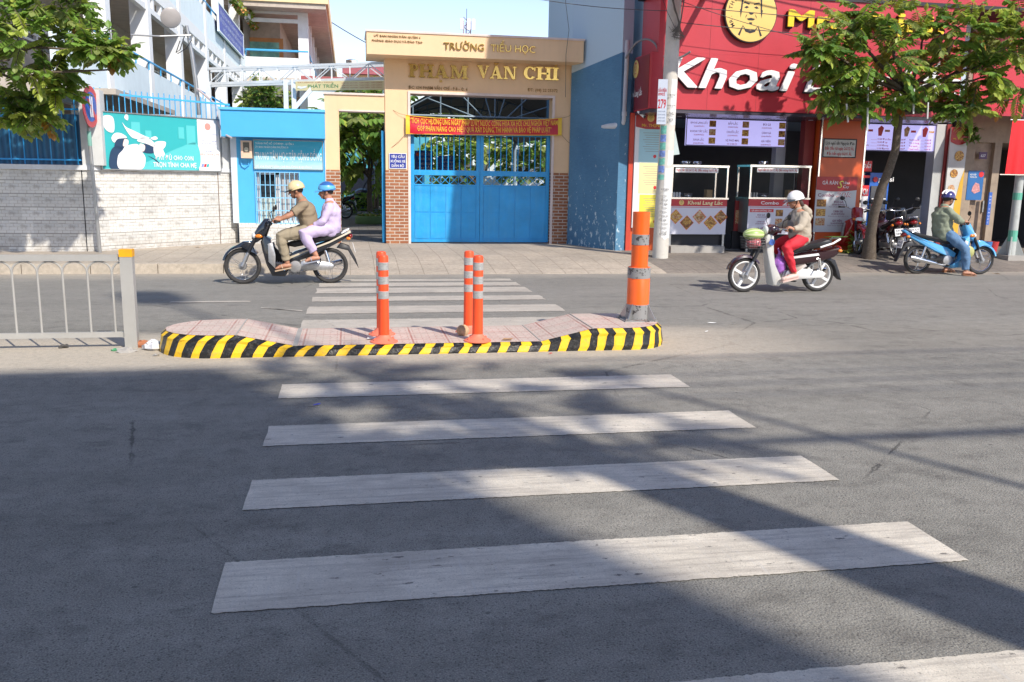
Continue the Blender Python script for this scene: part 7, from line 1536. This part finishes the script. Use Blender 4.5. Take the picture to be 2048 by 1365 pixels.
    # tunnel, engine, swing arm
    m = MB(); m.slab([(WB-.40, .60), (WB-.42, .34), (WB-.60, .30), (WB-.78, .36), (WB-.70, .46), (WB-.52, .48)], .055, .02); B(m, 'frame_tunnel', black)
    m = MB(); m.lathe([(.03, -.13), (.085, -.12), (.10, -.06), (.10, .06), (.085, .13), (.03, .14)], 18, (.50, 0, .26), (0, 1, 0)); m.slab([(.44, .34), (.60, .34), (.62, .20), (.42, .17)], .10, .02); en = B(m, 'engine', alu)
    m = MB(); m.tube([(.58, 0, .27), (.78, 0, .29)], [.065, .055], 12)
    for k in range(5): m.lathe([(.078, -.004), (.078, .004)], 14, (.62+.035*k, 0, .275+.003*k), (1, 0, .08))
    B(m, 'cylinder_fins', alu, en)
    m = MB(); m.slab([(.42, .33), (.36, .355), (.02, .325), (-.06, .28), (-.02, .215), (.36, .20), (.44, .23)], .016, .008, y0=.115); B(m, 'chain_case', (rimw if cub else alu))
    m = MB(); m.bar((.42, -.10, .28), (0, -.10, R), .03, .035); B(m, 'swing_arm', black)
    for s in (1, -1):
        m = MB(); m.tube([(.0, s*.115, R+.01), (.07, s*.115, .50)], .012, 8); m.tube([(.02, s*.115, R+.07), (.065, s*.115, .49)], .024, 10); B(m, 'shock_absorber', chrome)
    m = MB(); m.tube([(.66, -.07, .24), (.60, -.10, .16), (.40, -.13, .17), (.28, -.14, .20)], .016, 8); m.tube([(.30, -.14, .195), (.24, -.145, .21), (-.16, -.16, .30), (-.22, -.16, .315)], [.022, .036, .042, .03], 14); B(m, 'exhaust', chrome)
    for s in (1, -1): m = MB(); m.tube([(.47, s*.10, .17), (.47, s*.23, .18)], .012, 8); B(m, 'foot_peg', rubber)
    for s in (1, -1): m = MB(); m.tube([(.14, s*.12, .33), (.14, s*.21, .34)], .012, 8); B(m, 'rear_peg', rubber)
    # body panels and seat
    if cub:
        m = MB(); m.slab([(.62, .50), (.30, .58), (-.05, .61), (-.26, .66), (-.30, .60), (-.20, .52), (.05, .44), (.38, .40), (.60, .40)], .115, .035); B(m, 'side_panels', body)
        for s in (1, -1): m = MB(); m.slab([(.52, .525), (.08, .575), (.06, .545), (.50, .495)], .006, .003, y0=s*.118); B(m, 'white_strip', rimw)
        for s in (1, -1): m = MB(); m.slab([(.50, .34), (.28, .42), (.25, .39), (.44, .28)], .012, .006, y0=s*.12); B(m, 'chrome_cover', mat('pearl side cover', (.6, .52, .45), .3, .4))
        S_ = [(.58, .60), (.50, .655), (.30, .70), (.05, .745), (-.10, .78), (-.15, .76), (-.10, .68), (.2, .62), (.5, .56)]
        m = MB(); m.tube([(.06, .12, .66), (-.14, .125, .72), (-.26, .10, .78), (-.29, 0, .79), (-.26, -.10, .78), (-.14, -.125, .72), (.06, -.12, .66)], .016, 8); B(m, 'grab_rail', rimw)
        m = MB(); m.slab([(-.02, R+.30), (-.24, R+.22), (-.33, R+.03), (-.36, R-.08), (-.30, R-.03), (-.25, R+.12), (-.15, R+.22), (.0, R+.27)], .065, .015); B(m, 'rear_mudguard', black)
    else:
        m = MB(); m.slab([(.66, .38), (.50, .48), (.20, .58), (-.12, .69), (-.32, .79), (-.34, .77), (-.22, .66), (.0, .54), (.28, .40), (.52, .32), (.64, .31)], .115, .035, tap=lambda x, z: .55+.45*min(1, max(0, (x+.34)/.3))); B(m, 'side_panels', body)
        if stripe:
            for s in (1, -1): m = MB(); m.slab([(.66, .375), (.34, .50), (.0, .63), (-.30, .785), (-.31, .76), (.0, .605), (.34, .475), (.62, .355)], .006, .002, y0=s*.117); B(m, 'side_stripe', stripe)
        S_ = [(.66, .57), (.56, .62), (.34, .655), (.08, .70), (-.10, .745), (-.20, .77), (-.22, .74), (-.05, .66), (.2, .60), (.5, .54)]
        m = MB(); m.tube([(.02, .10, .67), (-.18, .11, .75), (-.27, .07, .80), (-.28, 0, .805), (-.27, -.07, .80), (-.18, -.11, .75), (.02, -.10, .67)], .013, 8); B(m, 'grab_rail', chrome if stripe is None else rimw)
        m = MB(); m.slab([(-.10, R+.27), (-.26, R+.24), (-.36, R+.06), (-.42, R-.04), (-.38, R+.10), (-.28, R+.30), (-.16, R+.34)], .06, .012); B(m, 'rear_mudguard', black)
    m = MB(); m.slab(S_, .125, .045, tap=lambda x, z: 1-.35*max(0, (x-.3)/.36)); B(m, 'seat', seatm)
    tz = .64 if cub else .70; m = MB(); m.sph((-.30, 0, tz), (.04, .075, .04), 12, 8); B(m, 'tail_light', redl)
    for s in (1, -1): m = MB(); m.sph((-.27, s*.115, tz-.03), (.035, .025, .025), 10, 6); B(m, 'turn_signal', ambl)
    PM = Matrix.Translation((-.35, 0, tz-.17)) @ Matrix(((0, .25, -.97, 0), (-1, 0, 0, 0), (0, .97, .25, 0), (0, 0, 0, 1)))
    if cub: return t
    m = MB(PM); m.box((-.095, -.07, 0), (.095, .07, .006)); p = B(m, 'number_plate', wht, None, False)
    m = MB(PM); m.text(plate, 0, .012, .038, .15, al='c', z=.0075, bold=.02); m.text('384.71', 0, -.048, .042, .16, al='c', z=.0075, bold=.02); B(m, 'plate_digits', blk, p, False)
    if lean: m = MB(); m.tube([(.50, .10, .20), (.46, .22, .0)], .010, 6); B(m, 'side_stand', black)
    return t
bb = mat('black bike paint', (.010, .014, .022), .18, coat=1., var=.05, dirt=.12, dcol=(.1, .1, .1)); strp = mat('cream stripe', (.62, .55, .42), .3); sky_b = mat('sky blue bike paint', (.09, .38, .70), .2, coat=1., var=.03); creamy = mat('pale shield plastic', (.72, .71, .66), .35, var=.04, dirt=.2); mar = mat('dark maroon bike paint', (.028, .006, .010), .2, coat=1.); rdb = mat('red bike paint', (.34, .012, .012), .2, coat=1.)
R1 = gnd(661, 566.5); F1 = gnd(495, 568); h1 = math.atan2(F1.y-R1.y, F1.x-R1.x)
mb1 = motorbike('black motorbike with cream side stripe ridden left by two people', (R1.x, R1.y, 0), h1, bb, stripe=strp)
R2 = gnd(1632, 583); F2 = gnd(1490, 584.5); h2 = math.atan2(F2.y-R2.y, F2.x-R2.x)
mb2 = motorbike('maroon motorbike with pale leg shield, white star wheels and a loaded front basket', (R2.x, R2.y, 0), h2, mar, .25, 1.17, True, shield=creamy, plate='51-T4')
R3 = gnd(1832, 548); F3 = gnd(1944, 549); h3 = math.atan2(F3.y-R3.y, F3.x-R3.x)
mb3 = motorbike('sky blue motorbike stopped at the road edge under a man in green', (R3.x, R3.y, 0), h3, sky_b, .255, 1.17, shield=sky_b, plate='59-P2')
pA = gnd(1790, 517, .15); mb4 = motorbike('dark maroon motorbike parked tail out between tree and blue motorbike', (pA.x, pA.y, .15), rad(74), mar, .262, 1.22, lean=-7, plate='59-L1', group='motorbikes parked at the shop')
pB = gnd(1849, 517, .15); mb5 = motorbike('black motorbike parked behind the seat of the blue motorbike', (pB.x-.05, pB.y+.35, .15), rad(68), bb, .262, 1.22, lean=-7, plate='59-U1', group='motorbikes parked at the shop')
pC = on(1716, 470, 16.6); mb6 = motorbike('bright red motorbike facing the street half hidden by the leaning tree', (pC[0]+.12, 17.7-.0, .15), rad(-97), rdb, .255, 1.17, lean=-6, group='motorbikes parked at the shop')
def BM(t): return Matrix.Translation(t.location) @ t.rotation_euler.to_matrix().to_4x4()
# basket, load and bags on the maroon motorbike
M2 = BM(mb2)
m = MB(); x0, x1, z0, z1 = .93, 1.20, .64, .80; wire_ = mat('basket wire', (.10, .10, .10), .4, .6)
for k in range(5):
    z = z0+(z1-z0)*k/4; e = .02*(1-k/4); m.tube([(x0+e, -.15+e, z), (x1-e, -.15+e, z), (x1-e, .15-e, z), (x0+e, .15-e, z), (x0+e, -.15+e, z)], .004, 4)
for k in range(8):
    for y in (-.15, .15): m.tube([(x0+.02+(x1-x0-.04)*k/7, y*.87, z0), (x0+(x1-x0)*k/7, y, z1)], .003, 4)
    m.tube([(x1-.02, (-.15+.3*k/7)*.87, z0), (x1, -.15+.3*k/7, z1)], .003, 4); m.tube([(x0+.02, (-.15+.3*k/7)*.87, z0), (x1-.02, (-.15+.3*k/7)*.87, z0)], .003, 4)
m.build('front_basket', wire_, mb2, False, False)
def lone(mb, name, label, cat, mm, M, smooth=True, group=None):
    o = mb.build(name, mm, None, smooth, False); L_ = M; o.matrix_world = M; return tag(o, label, cat, group)
def melon():
    N = NT('pale green melon'); s = N.sep(N.n('ShaderNodeTexCoord').outputs['Object']); w = N.math('SINE', N.math('MULTIPLY', N.math('ARCTAN2', s[1], s[2]), 9.)); N.base(N.mix(N.ramp(w, -.3, .8), (.32, .46, .12), (.62, .66, .36))); N.b.inputs['Roughness'].default_value = .35; return N.m
m = MB(); m.sph((0, 0, 0), (.16, .115, .09), 20, 12); lone(m, 'melon', 'pale green striped melon lying in the front basket', 'melon', melon(), M2 @ Matrix.Translation((1.06, 0, .84)))
m = MB(); m.sph((0, 0, 0), (.11, .12, .075), 12, 8); m.v = [(a+RN.uniform(-.01, .01), b+RN.uniform(-.01, .01), c+RN.uniform(-.01, .01)) for a, b, c in m.v]; lone(m, 'red_bag', 'red and clear plastic bag in the basket below the melon', 'bag', mat('pinkish plastic bag', (.55, .16, .18), .3, var=.5, vs_=18), M2 @ Matrix.Translation((1.05, 0, .715)))
m = MB(); m.sph((0, 0, 0), (.11, .13, .15), 18, 14); m.v = [(a*(1+.10*math.sin(b*60+c*40)), b*(1+.08*math.sin(c*55+a*30)), c*(1+.05*math.sin(a*70))) for a, b, c in m.v]; m.tube([(0, 0, .12), (0, .02, .19), (.02, 0, .24)], [.03, .02, .012], 8); lone(m, 'purple_bag', 'shiny purple plastic bag hanging behind the pale leg shield', 'bag', mat('purple plastic', (.36, .14, .50), .18, var=.35, vs_=20), M2 @ Matrix.Translation((.655, .02, .40)))
m = MB()
for k in range(6): m.bar((-.46+.02*k, -.12+.05*k, .80+.004*k), (-.12, -.10+.04*k, .80+.004*k), .03, .008)
lone(m, 'leaf_bundle', 'flat bundle of dark green leaves tied on the tail of the maroon motorbike', 'leaves', lg[1], M2, False)
# yellow reflector disc bag on the blue bike
m = MB(); m.lathe([(.10, 0), (.105, .02), (.06, .045), (.01, .05)], 20, (.80, -.215, .42), (0, -1, 0)); lone(m, 'yellow_bag', 'round yellow-green bag hanging on the blue motorbike leg shield', 'bag', mat('yellow green bag', (.42, .42, .16), .5, var=.2), BM(mb3))

# ------------------------------------------------------------------ people
def remesh(mb, vox, it=4, wr=0., seed=0):
    me = bpy.data.meshes.new('tmp'); me.from_pydata(mb.v, [], mb.f); o = bpy.data.objects.new('tmp', me); COL.objects.link(o)
    md = o.modifiers.new('r', 'REMESH'); md.mode = 'VOXEL'; md.voxel_size = vox
    s = o.modifiers.new('s', 'SMOOTH'); s.factor = .5; s.iterations = it
    dg = bpy.context.evaluated_depsgraph_get(); nm = bpy.data.meshes.new_from_object(o.evaluated_get(dg)); bpy.data.objects.remove(o)
    if wr:
        n = len(nm.vertices); co = np.empty(n*3); nm.vertices.foreach_get('co', co); co = co.reshape(-1, 3); no = np.empty(n*3); nm.vertices.foreach_get('normal', no); no = no.reshape(-1, 3)
        r = np.random.RandomState(seed); d = np.zeros(n)
        for k in range(7):
            f = r.uniform(-1, 1, 3); f[2] *= 1.6; f *= r.uniform(22, 48); d += (1.6 if k < 3 else .8)*np.sin(co @ f+2.2*np.sin(co @ (r.uniform(-1, 1, 3)*25))+r.uniform(0, 6))
        co += no*(np.clip(d, -3, 3)*wr/3)[:, None]; nm.vertices.foreach_set('co', co.ravel())
    nm.shade_smooth() if hasattr(nm, 'shade_smooth') else None
    return nm
def V(*a): return Vector(a)
def lerp(a, b, t): return Vector(a)+(Vector(b)-Vector(a))*t
def limb_pts(a, b, c, ra, rb, rc, n=4):
    """two segment limb with a smooth joint and muscle taper"""
    P, R = [], []
    for i in range(n+1): t = i/n; P.append(lerp(a, b, t)); R.append(ra+(rb-ra)*t+.008*math.sin(math.pi*t))
    for i in range(1, n+1): t = i/n; P.append(lerp(b, c, t)); R.append(rb+(rc-rb)*t**.8+.008*math.sin(math.pi*min(1, t*1.6))*(1 if t < .65 else .3))
    return P, R
def hand(m, w, gx, mode, s):
    """w wrist, gx = target centre (grip axis along y) ; s = side"""
    w = Vector(w); gx = Vector(gx); d = (gx-w).normalized(); 
    if mode == 'grip':
        palm = gx+V(-.012, 0, .028); m.cap([w, lerp(w, palm, .6), palm], [.026, .030, .026], 10, 1.35, (0, 1, 0))
        for k in range(4):
            y = (k-1.5)*.021; L = (.95, 1.05, 1., .85)[k]; c = gx+V(0, y, 0); P = []
            for i in range(6): a = rad(100-i*38*L); P.append(c+V(.026*math.cos(a)+.002, 0, .026*math.sin(a)))
            m.cap([palm+V(.004, y, .004)]+P, [.0095]*3+[.009, .0085, .008, .0075], 7)
        ti = -s; c = gx+V(0, ti*.045, 0); m.cap([palm+V(-.01, ti*.03, -.005), c+V(-.026, 0, -.006), c+V(-.012, ti*.006, -.026), c+V(.012, ti*.008, -.026)], [.012, .011, .010, .009], 7)
    else:
        e = gx; u = d; side = V(0, 1, 0); up = u.cross(side).normalized(); up = up if up.z > 0 else -up; palm = w+u*.07
        m.cap([w, w+u*.035, palm], [.024, .030, .030], 10, 1.3, (0, 1, 0))
        for k in range(4):
            y = (k-1.5)*.020; L = (.9, 1.05, 1., .8)[k]*.07; b = palm+side*y
            m.cap([b, b+u*L*.5-up*.004, b+u*L*.85-up*.016, b+u*L-up*.026], [.0095, .009, .0085, .0075], 7)
        b = w+u*.03-side*s*.026; m.cap([b, b+u*.03-side*s*.016, b+u*.055-side*s*.014-up*.012], [.012, .011, .009], 7)
def rotY(a): return Matrix.Rotation(a, 3, 'Y')
def person(label, M, J, cl, skin_=skin, voxel=.0065):
    m = MB(); hc = V(*J['head']); pit = J.get('pitch', .15); yaw = J.get('yaw', 0.); Rh = Matrix.Rotation(yaw, 3, 'Z') @ rotY(pit); H = lambda x, y, z: hc+Rh @ V(x, y, z)
    hs = J.get('hs', 1.)
    m.sph(hc+Rh @ V(-.008, 0, .02), (.094*hs, .076*hs, .100*hs), 20, 14, rot=Rh); m.sph(H(.028, 0, -.045), (.058*hs, .056*hs, .062*hs), 16, 10, rot=Rh); m.sph(H(.062, 0, -.082), (.022, .026, .018), 10, 7, rot=Rh)
    m.cap([H(.084, 0, .012), H(.100, 0, -.016), H(.108, 0, -.030)], [.009, .012, .013], 8); m.cap([H(.083, -.03, .026), H(.090, 0, .022), H(.083, .03, .026)], .008, 7)
    m.cap([H(.086, -.018, -.058), H(.092, 0, -.056), H(.086, .018, -.058)], .007, 7); m.cap([H(.072, .034, -.02), H(.066, .044, -.035)], .014, 7); m.cap([H(.072, -.034, -.02), H(.066, -.044, -.035)], .014, 7)
    for s in (1, -1): m.sph(H(-.005, s*.077, -.008), (.018, .008, .030), 10, 7, rot=Rh)
    nb = V(*J['neck']); m.cap([H(-.02, 0, -.05), lerp(H(-.02, 0, -.06), nb, .6), nb-V(0, 0, .04)], [.052, .052, .062], 12)
    pel, ch = V(*J['pelvis']), V(*J['chest']); 
    m.cap([pel, lerp(pel, ch, .5), ch, lerp(ch, nb, .6)], [.125, .110, .125, .085], 18, [1.18, 1.2, 1.30, 1.5], (0, 1, 0))
    for s in (1, -1):
        k = 'L' if s > 0 else 'R'; sh_, el, wr = V(*J['sh'+k]), V(*J['el'+k]), V(*J['wr'+k]); P, R_ = limb_pts(sh_, el, wr, .048, .038, .026); m.cap(P, R_, 12); hand(m, wr, J['hand'+k], J.get('hm'+k, 'grip'), s)
        hp, kn, an, to = V(*J['hip'+k]), V(*J['kn'+k]), V(*J['an'+k]), V(*J['to'+k]); P, R_ = limb_pts(hp, kn, an, .082, .055, .036); m.cap(P, R_, 14)
        fd = (to-an); m.cap([an+V(-.03, 0, -.045), lerp(an, to, .3)+V(0, 0, -.025), lerp(an, to, .7)+V(0, 0, -.006), to], [.030, .034, .030, .020], 10, 1.15, (0, 1, 0))
        for q in range(5): yy = (q-2)*.015; m.cap([lerp(an, to, .9)+V(0, yy*1., 0), to+V(.022-.004*abs(q-1.5), yy*1.1, -.006)], [.010, .008], 6)
    me = remesh(m, voxel, 3); me.materials.append(skin_); o = bpy.data.objects.new('person', me); COL.objects.link(o); o.matrix_world = M; tag(o, label, 'person')
    def part(mb, nm, mm, vox=None, wr=0., smooth=True):
        if vox: q = remesh(mb, vox, 4, wr, len(label)); q.materials.append(mm); p = bpy.data.objects.new(nm, q); COL.objects.link(p); p.parent = o; return p
        p = mb.build(nm, mm, None, smooth, False); p.parent = o; return p
    e = MB()
    for s in (1, -1): e.k = 0; e.sph(H(.082, s*.031, .006), (.010, .013, .0085), 10, 7, rot=Rh)
    part(e, 'eyes', mat('dark eye', (.03, .02, .015), .2)); e = MB(); e.cap([H(.092, -.02, -.0575), H(.0985, 0, -.056), H(.092, .02, -.0575)], .0045, 6); part(e, 'lips', mat('lips', (.32, .10, .08), .5)); e = MB()
    for s in (1, -1): e.cap([H(.088, s*.016, .031), H(.086, s*.045, .032)], .004, 6)
    part(e, 'eyebrows', hairm)
    hm = MB(); hm.sph(H(-.016, 0, .022), (.094, .082, .098), 18, 12, 0, rad(112), rot=Rh @ rotY(-.35)); 
    if cl.get('long'): hm.cap([H(-.07, 0, -.03), H(-.10, 0, -.09), H(-.11, 0, -.15)], [.045, .04, .02], 10, 1.3)
    part(hm, 'hair', cl.get('hair', hairm))
    # helmet
    q = MB(); q.sph(H(-.014, 0, .038), (.124, .106, .112), 26, 14, 0, rad(97), rot=Rh @ rotY(-.10)); q.tube([H(-.014+.124*math.cos(a), .106*math.sin(a), .022-.012*math.cos(a)) for a in [2*math.pi*k/24 for k in range(24)]], .008, 6, closed=True); h_ = part(q, 'helmet', cl['helmet'])
    q = MB(); vs = []; n = 12
    for j, (dd_, dz) in enumerate(((.0, 0), (.035, -.008), (cl.get('peak', .055), -.02))):
        for i in range(n+1): a = rad(-62+124*i/n); vs.append(H(-.014+(.124+dd_*math.cos(a)*1.0)*math.cos(a), (.106+dd_*.4)*math.sin(a), .028+dz*math.cos(a)))
    N_ = n+1; vs2 = [v+Rh @ V(0, 0, -.006) for v in vs]; q.add(vs+vs2, [(j*N_+i, j*N_+i+1, (j+1)*N_+i+1, (j+1)*N_+i) for j in range(2) for i in range(n)]+[(3*N_+j*N_+i, 3*N_+(j+1)*N_+i, 3*N_+(j+1)*N_+i+1, 3*N_+j*N_+i+1) for j in range(2) for i in range(n)]+[(2*N_+i, 2*N_+i+1, 5*N_+i+1, 5*N_+i) for i in range(n)])
    p = part(q, 'helmet_peak', cl.get('peakm', black)); p.parent = h_
    if 'band' in cl: q = MB(); q.sph(H(-.014, 0, .038), (.1265, .1085, .114), 26, 10, rad(62), rad(96), rot=Rh @ rotY(-.10)); p = part(q, 'helmet_band', cl['band']); p.parent = h_
    if 'stripes' in cl:
        q = MB(); 
        for yy in (-.035, .035): q.tube([H(-.014+.127*math.cos(a), yy, .038+.114*math.sin(a)) for a in [rad(20+140*k/14) for k in range(15)]], .016, 6, ell=.4, ref=(0, 1, 0))
        p = part(q, 'helmet_stripes', cl['stripes']); p.parent = h_
    q = MB()
    for s in (1, -1): q.tube([H(.01, s*.10, .02), H(.03, s*.078, -.05), H(.045, s*.03, -.102), H(.048, 0, -.106)], .006, 5)
    p = part(q, 'chin_strap', black); p.parent = h_
    # shirt
    t_ = cl['torso']; q = MB(); lo = lerp(pel, ch, -.12 if not cl.get('long_top') else -.25); q.cap([lo, pel, lerp(pel, ch, .35), lerp(pel, ch, .7), ch, lerp(ch, nb, .55), lerp(ch, nb, .9)], [.128+t_, .136+t_, .128+t_, .128+t_, .134+t_, .108, .068], 22, [1.15, 1.2, 1.22, 1.26, 1.32, 1.5, 1.2], (0, 1, 0))
    for s in (1, -1):
        k = 'L' if s > 0 else 'R'; sh_, el, wr = V(*J['sh'+k]), V(*J['el'+k]), V(*J['wr'+k]); q.cap([lerp(ch, nb, .35), sh_], [.09, .066], 12)
        if cl['sleeve'] == 'short': q.tube([sh_, lerp(sh_, el, .4), lerp(sh_, el, .82)], [.066, .064, .066], 14)
        else: P, R_ = limb_pts(sh_, el, lerp(el, wr, .95), .062, .054, .042); q.tube(P, R_, 14)
    part(q, cl.get('topname', 'shirt'), cl['top'], .010, .006)
    q = MB(); q.tube([lerp(ch, nb, .75), lerp(ch, nb, 1.02)], [.068, .060], 16); part(q, 'collar', cl.get('collar', cl['top']))
    if cl.get('hood'):
        q = MB(); c = lerp(ch, nb, .9)+V(-.10, 0, .0); q.cap([c+V(.05, -.08, .03), c+V(-.03, -.06, -.02), c+V(-.05, 0, -.05), c+V(-.03, .06, -.02), c+V(.05, .08, .03)], [.04, .055, .06, .055, .04], 12); q.cap([c+V(.02, 0, .05), c+V(-.09, 0, -.09)], [.045, .04], 12, 1.4); part(q, 'hood', cl['top'], .011, .006)
    if cl.get('vest'):
        q = MB(); q.cap([lerp(pel, ch, .15)+V(.03, 0, 0), lerp(pel, ch, .6)+V(.045, 0, 0), ch+V(.045, 0, 0), lerp(ch, nb, .6)+V(.03, 0, 0)], [.115, .125, .125, .075], 18, [1.0, 1.0, 1.0, 1.1], (0, 1, 0)); part(q, 'grey_front', cl['vest'], .011, .005)
    # trousers
    q = MB(); q.cap([lerp(pel, ch, .12), pel, pel+V(.02, 0, -.06)], [.128, .135, .115], 18, 1.18, (0, 1, 0)); lg_ = cl.get('leg', 1.)
    for s in (1, -1):
        k = 'L' if s > 0 else 'R'; hp, kn, an = V(*J['hip'+k]), V(*J['kn'+k]), V(*J['an'+k]); P, R_ = limb_pts(hp, kn, lerp(kn, an, lg_), .098, .074, cl.get('hem', .06)); q.tube([lerp(pel, hp, .6)]+P, [.105]+R_, 16)
    part(q, 'trousers', cl['bottom'], .010, .006)
    for s in (1, -1):
        k = 'L' if s > 0 else 'R'; an, to = V(*J['an'+k]), V(*J['to'+k]); f = (to-an).normalized(); q = MB()
        a = an+V(-.055, 0, -.077); b = to+f*.03+V(0, 0, -.024); 
        if cl.get('shoes') == 'closed': q.cap([an+V(-.03, 0, -.045), lerp(an, to, .4)+V(0, 0, -.028), to+f*.02], [.042, .042, .032], 12, 1.1); q.bar(a, b+f*.02, .085, .02)
        else:
            q.bar(a, b, .082, .016); q.tube([lerp(an, to, .45)+V(0, -.045, -.045), lerp(an, to, .55)+V(0, -.02, .012), lerp(an, to, .55)+V(0, .02, .012), lerp(an, to, .45)+V(0, .045, -.045)], .008, 6)
        part(q, 'shoe' if cl.get('shoes') == 'closed' else 'sandal', cl['shoem'])
    return o
def mir(J):
    for a in ('sh', 'el', 'wr', 'hand', 'hip', 'kn', 'an', 'to'):
        if a+'R' not in J: x, y, z = J[a+'L']; J[a+'R'] = (x, -y, z)
    return J
M1 = BM(mb1); hx1, hz1 = 1.25-.42-.07, .92
J = mir(dict(head=(.465, 0, 1.355), pitch=.22, neck=(.385, 0, 1.23), chest=(.335, 0, 1.08), pelvis=(.265, 0, .82), shL=(.355, .175, 1.155), elL=(.545, .255, 1.015), wrL=(.70, .27, .945), handL=(hx1, .285, .925), hipL=(.28, .09, .79), knL=(.70, .20, .70), anL=(.61, .19, .33), toL=(.76, .20, .245)))
person('man in khaki T-shirt, cropped trousers and cream helmet steering the black motorbike', M1, J, dict(helmet=mat('cream helmet', (.70, .55, .30), .3, coat=.5), top=mat('khaki cloth', (.26, .20, .13), .85, var=.06), torso=.012, sleeve='short', bottom=mat('khaki trousers cloth', (.30, .25, .17), .85, var=.06), leg=.92, hem=.058, shoem=mat('tan sandal', (.45, .33, .22), .7)))
J = mir(dict(head=(.035, 0, 1.345), pitch=.08, hs=.97, neck=(-.005, 0, 1.215), chest=(-.03, 0, 1.06), pelvis=(-.02, 0, .84), shL=(-.015, .155, 1.13), elL=(.085, .215, .93), wrL=(.215, .17, .865), handL=(.30, .14, .84), hmL='rest', hmR='rest', hipL=(-.01, .09, .82), knL=(.375, .24, .75), anL=(.20, .22, .44), toL=(.34, .225, .355)))
person('passenger in lilac pyjama suit and blue helmet sitting behind the driver', M1, J, dict(helmet=mat('blue helmet', (.03, .12, .36), .25, coat=.6), peakm=mat('light blue rim', (.12, .42, .75), .35), band=mat('light blue rim', (0, 0, 0)), top=mat('lilac cloth', (.56, .46, .66), .8, var=.05), torso=.015, sleeve='long', long_top=True, bottom=mat('lilac cloth', (0, 0, 0)), leg=.85, hem=.062, shoem=mat('grey sandal', (.28, .3, .36), .6)), skin2, .008)
hx2 = 1.17-.42-.07
J = mir(dict(head=(.45, 0, 1.325), pitch=.16, hs=.96, neck=(.385, 0, 1.205), chest=(.36, 0, 1.06), pelvis=(.33, 0, .82), shL=(.365, .155, 1.125), elL=(.46, .235, .955), wrL=(.60, .27, .93), handL=(hx2, .285, .925), hipL=(.34, .09, .79), knL=(.62, .17, .655), anL=(.47, .17, .30), toL=(.62, .175, .215)))
person('woman in beige hooded jacket, red trousers and white helmet riding with melon in basket', M2, J, dict(helmet=mat('white helmet', (.80, .80, .78), .25, coat=.6), peakm=mat('dark visor', (.03, .05, .07), .2), peak=.07, hair=mat('brown hair', (.06, .03, .02), .5), long=True, top=mat('beige jacket cloth', (.42, .36, .28), .85, var=.06), topname='jacket', torso=.02, sleeve='long', hood=True, vest=mat('grey jacket front', (.20, .18, .17), .85), bottom=mat('red trousers cloth', (.62, .02, .035), .75, var=.05), leg=.98, hem=.042, shoes='closed', shoem=mat('white pink shoe', (.65, .48, .42), .6)), skin2)
M3 = BM(mb3); hx3 = 1.17-.42-.07
J = dict(head=(.46, 0, 1.335), pitch=.12, yaw=.35, neck=(.40, 0, 1.215), chest=(.38, 0, 1.06), pelvis=(.40, 0, .80), shL=(.385, .17, 1.14), elL=(.52, .27, .97), wrL=(hx3-.07, .285, .95), handL=(hx3, .285, .925), shR=(.385, -.17, 1.14), elR=(.56, -.27, .96), wrR=(hx3-.05, -.29, .955), handR=(hx3+.0, -.285, .925), hipL=(.42, .10, .77), knL=(.74, .26, .48), anL=(.72, .30, .09), toL=(.88, .32, .03), hipR=(.42, -.10, .77), knR=(.72, -.27, .46), anR=(.74, -.30, .10), toR=(.90, -.33, .03))
person('man in sage green shirt and jeans sitting astride the stopped blue motorbike', M3, J, dict(helmet=mat('navy helmet', (.03, .03, .14), .25, coat=.6), stripes=mat('white stripe', (.75, .75, .75), .3), top=mat('sage cloth', (.25, .28, .20), .85, var=.08), torso=.035, sleeve='long', long_top=True, bottom=mat('denim', (.10, .19, .32), .85, var=.12), leg=.97, hem=.062, shoem=mat('brown sandal', (.30, .14, .07), .7)))
# tiny parked motorbike and bench in the yard
pY = bp_(672, 420, 30); 
mb7 = motorbike('small dark motorbike parked deep in the yard at the left of the side passage', (pY.x+.3, 30, .15), rad(170), bb, .262, 1.22, lean=-6, plate='59-K1')
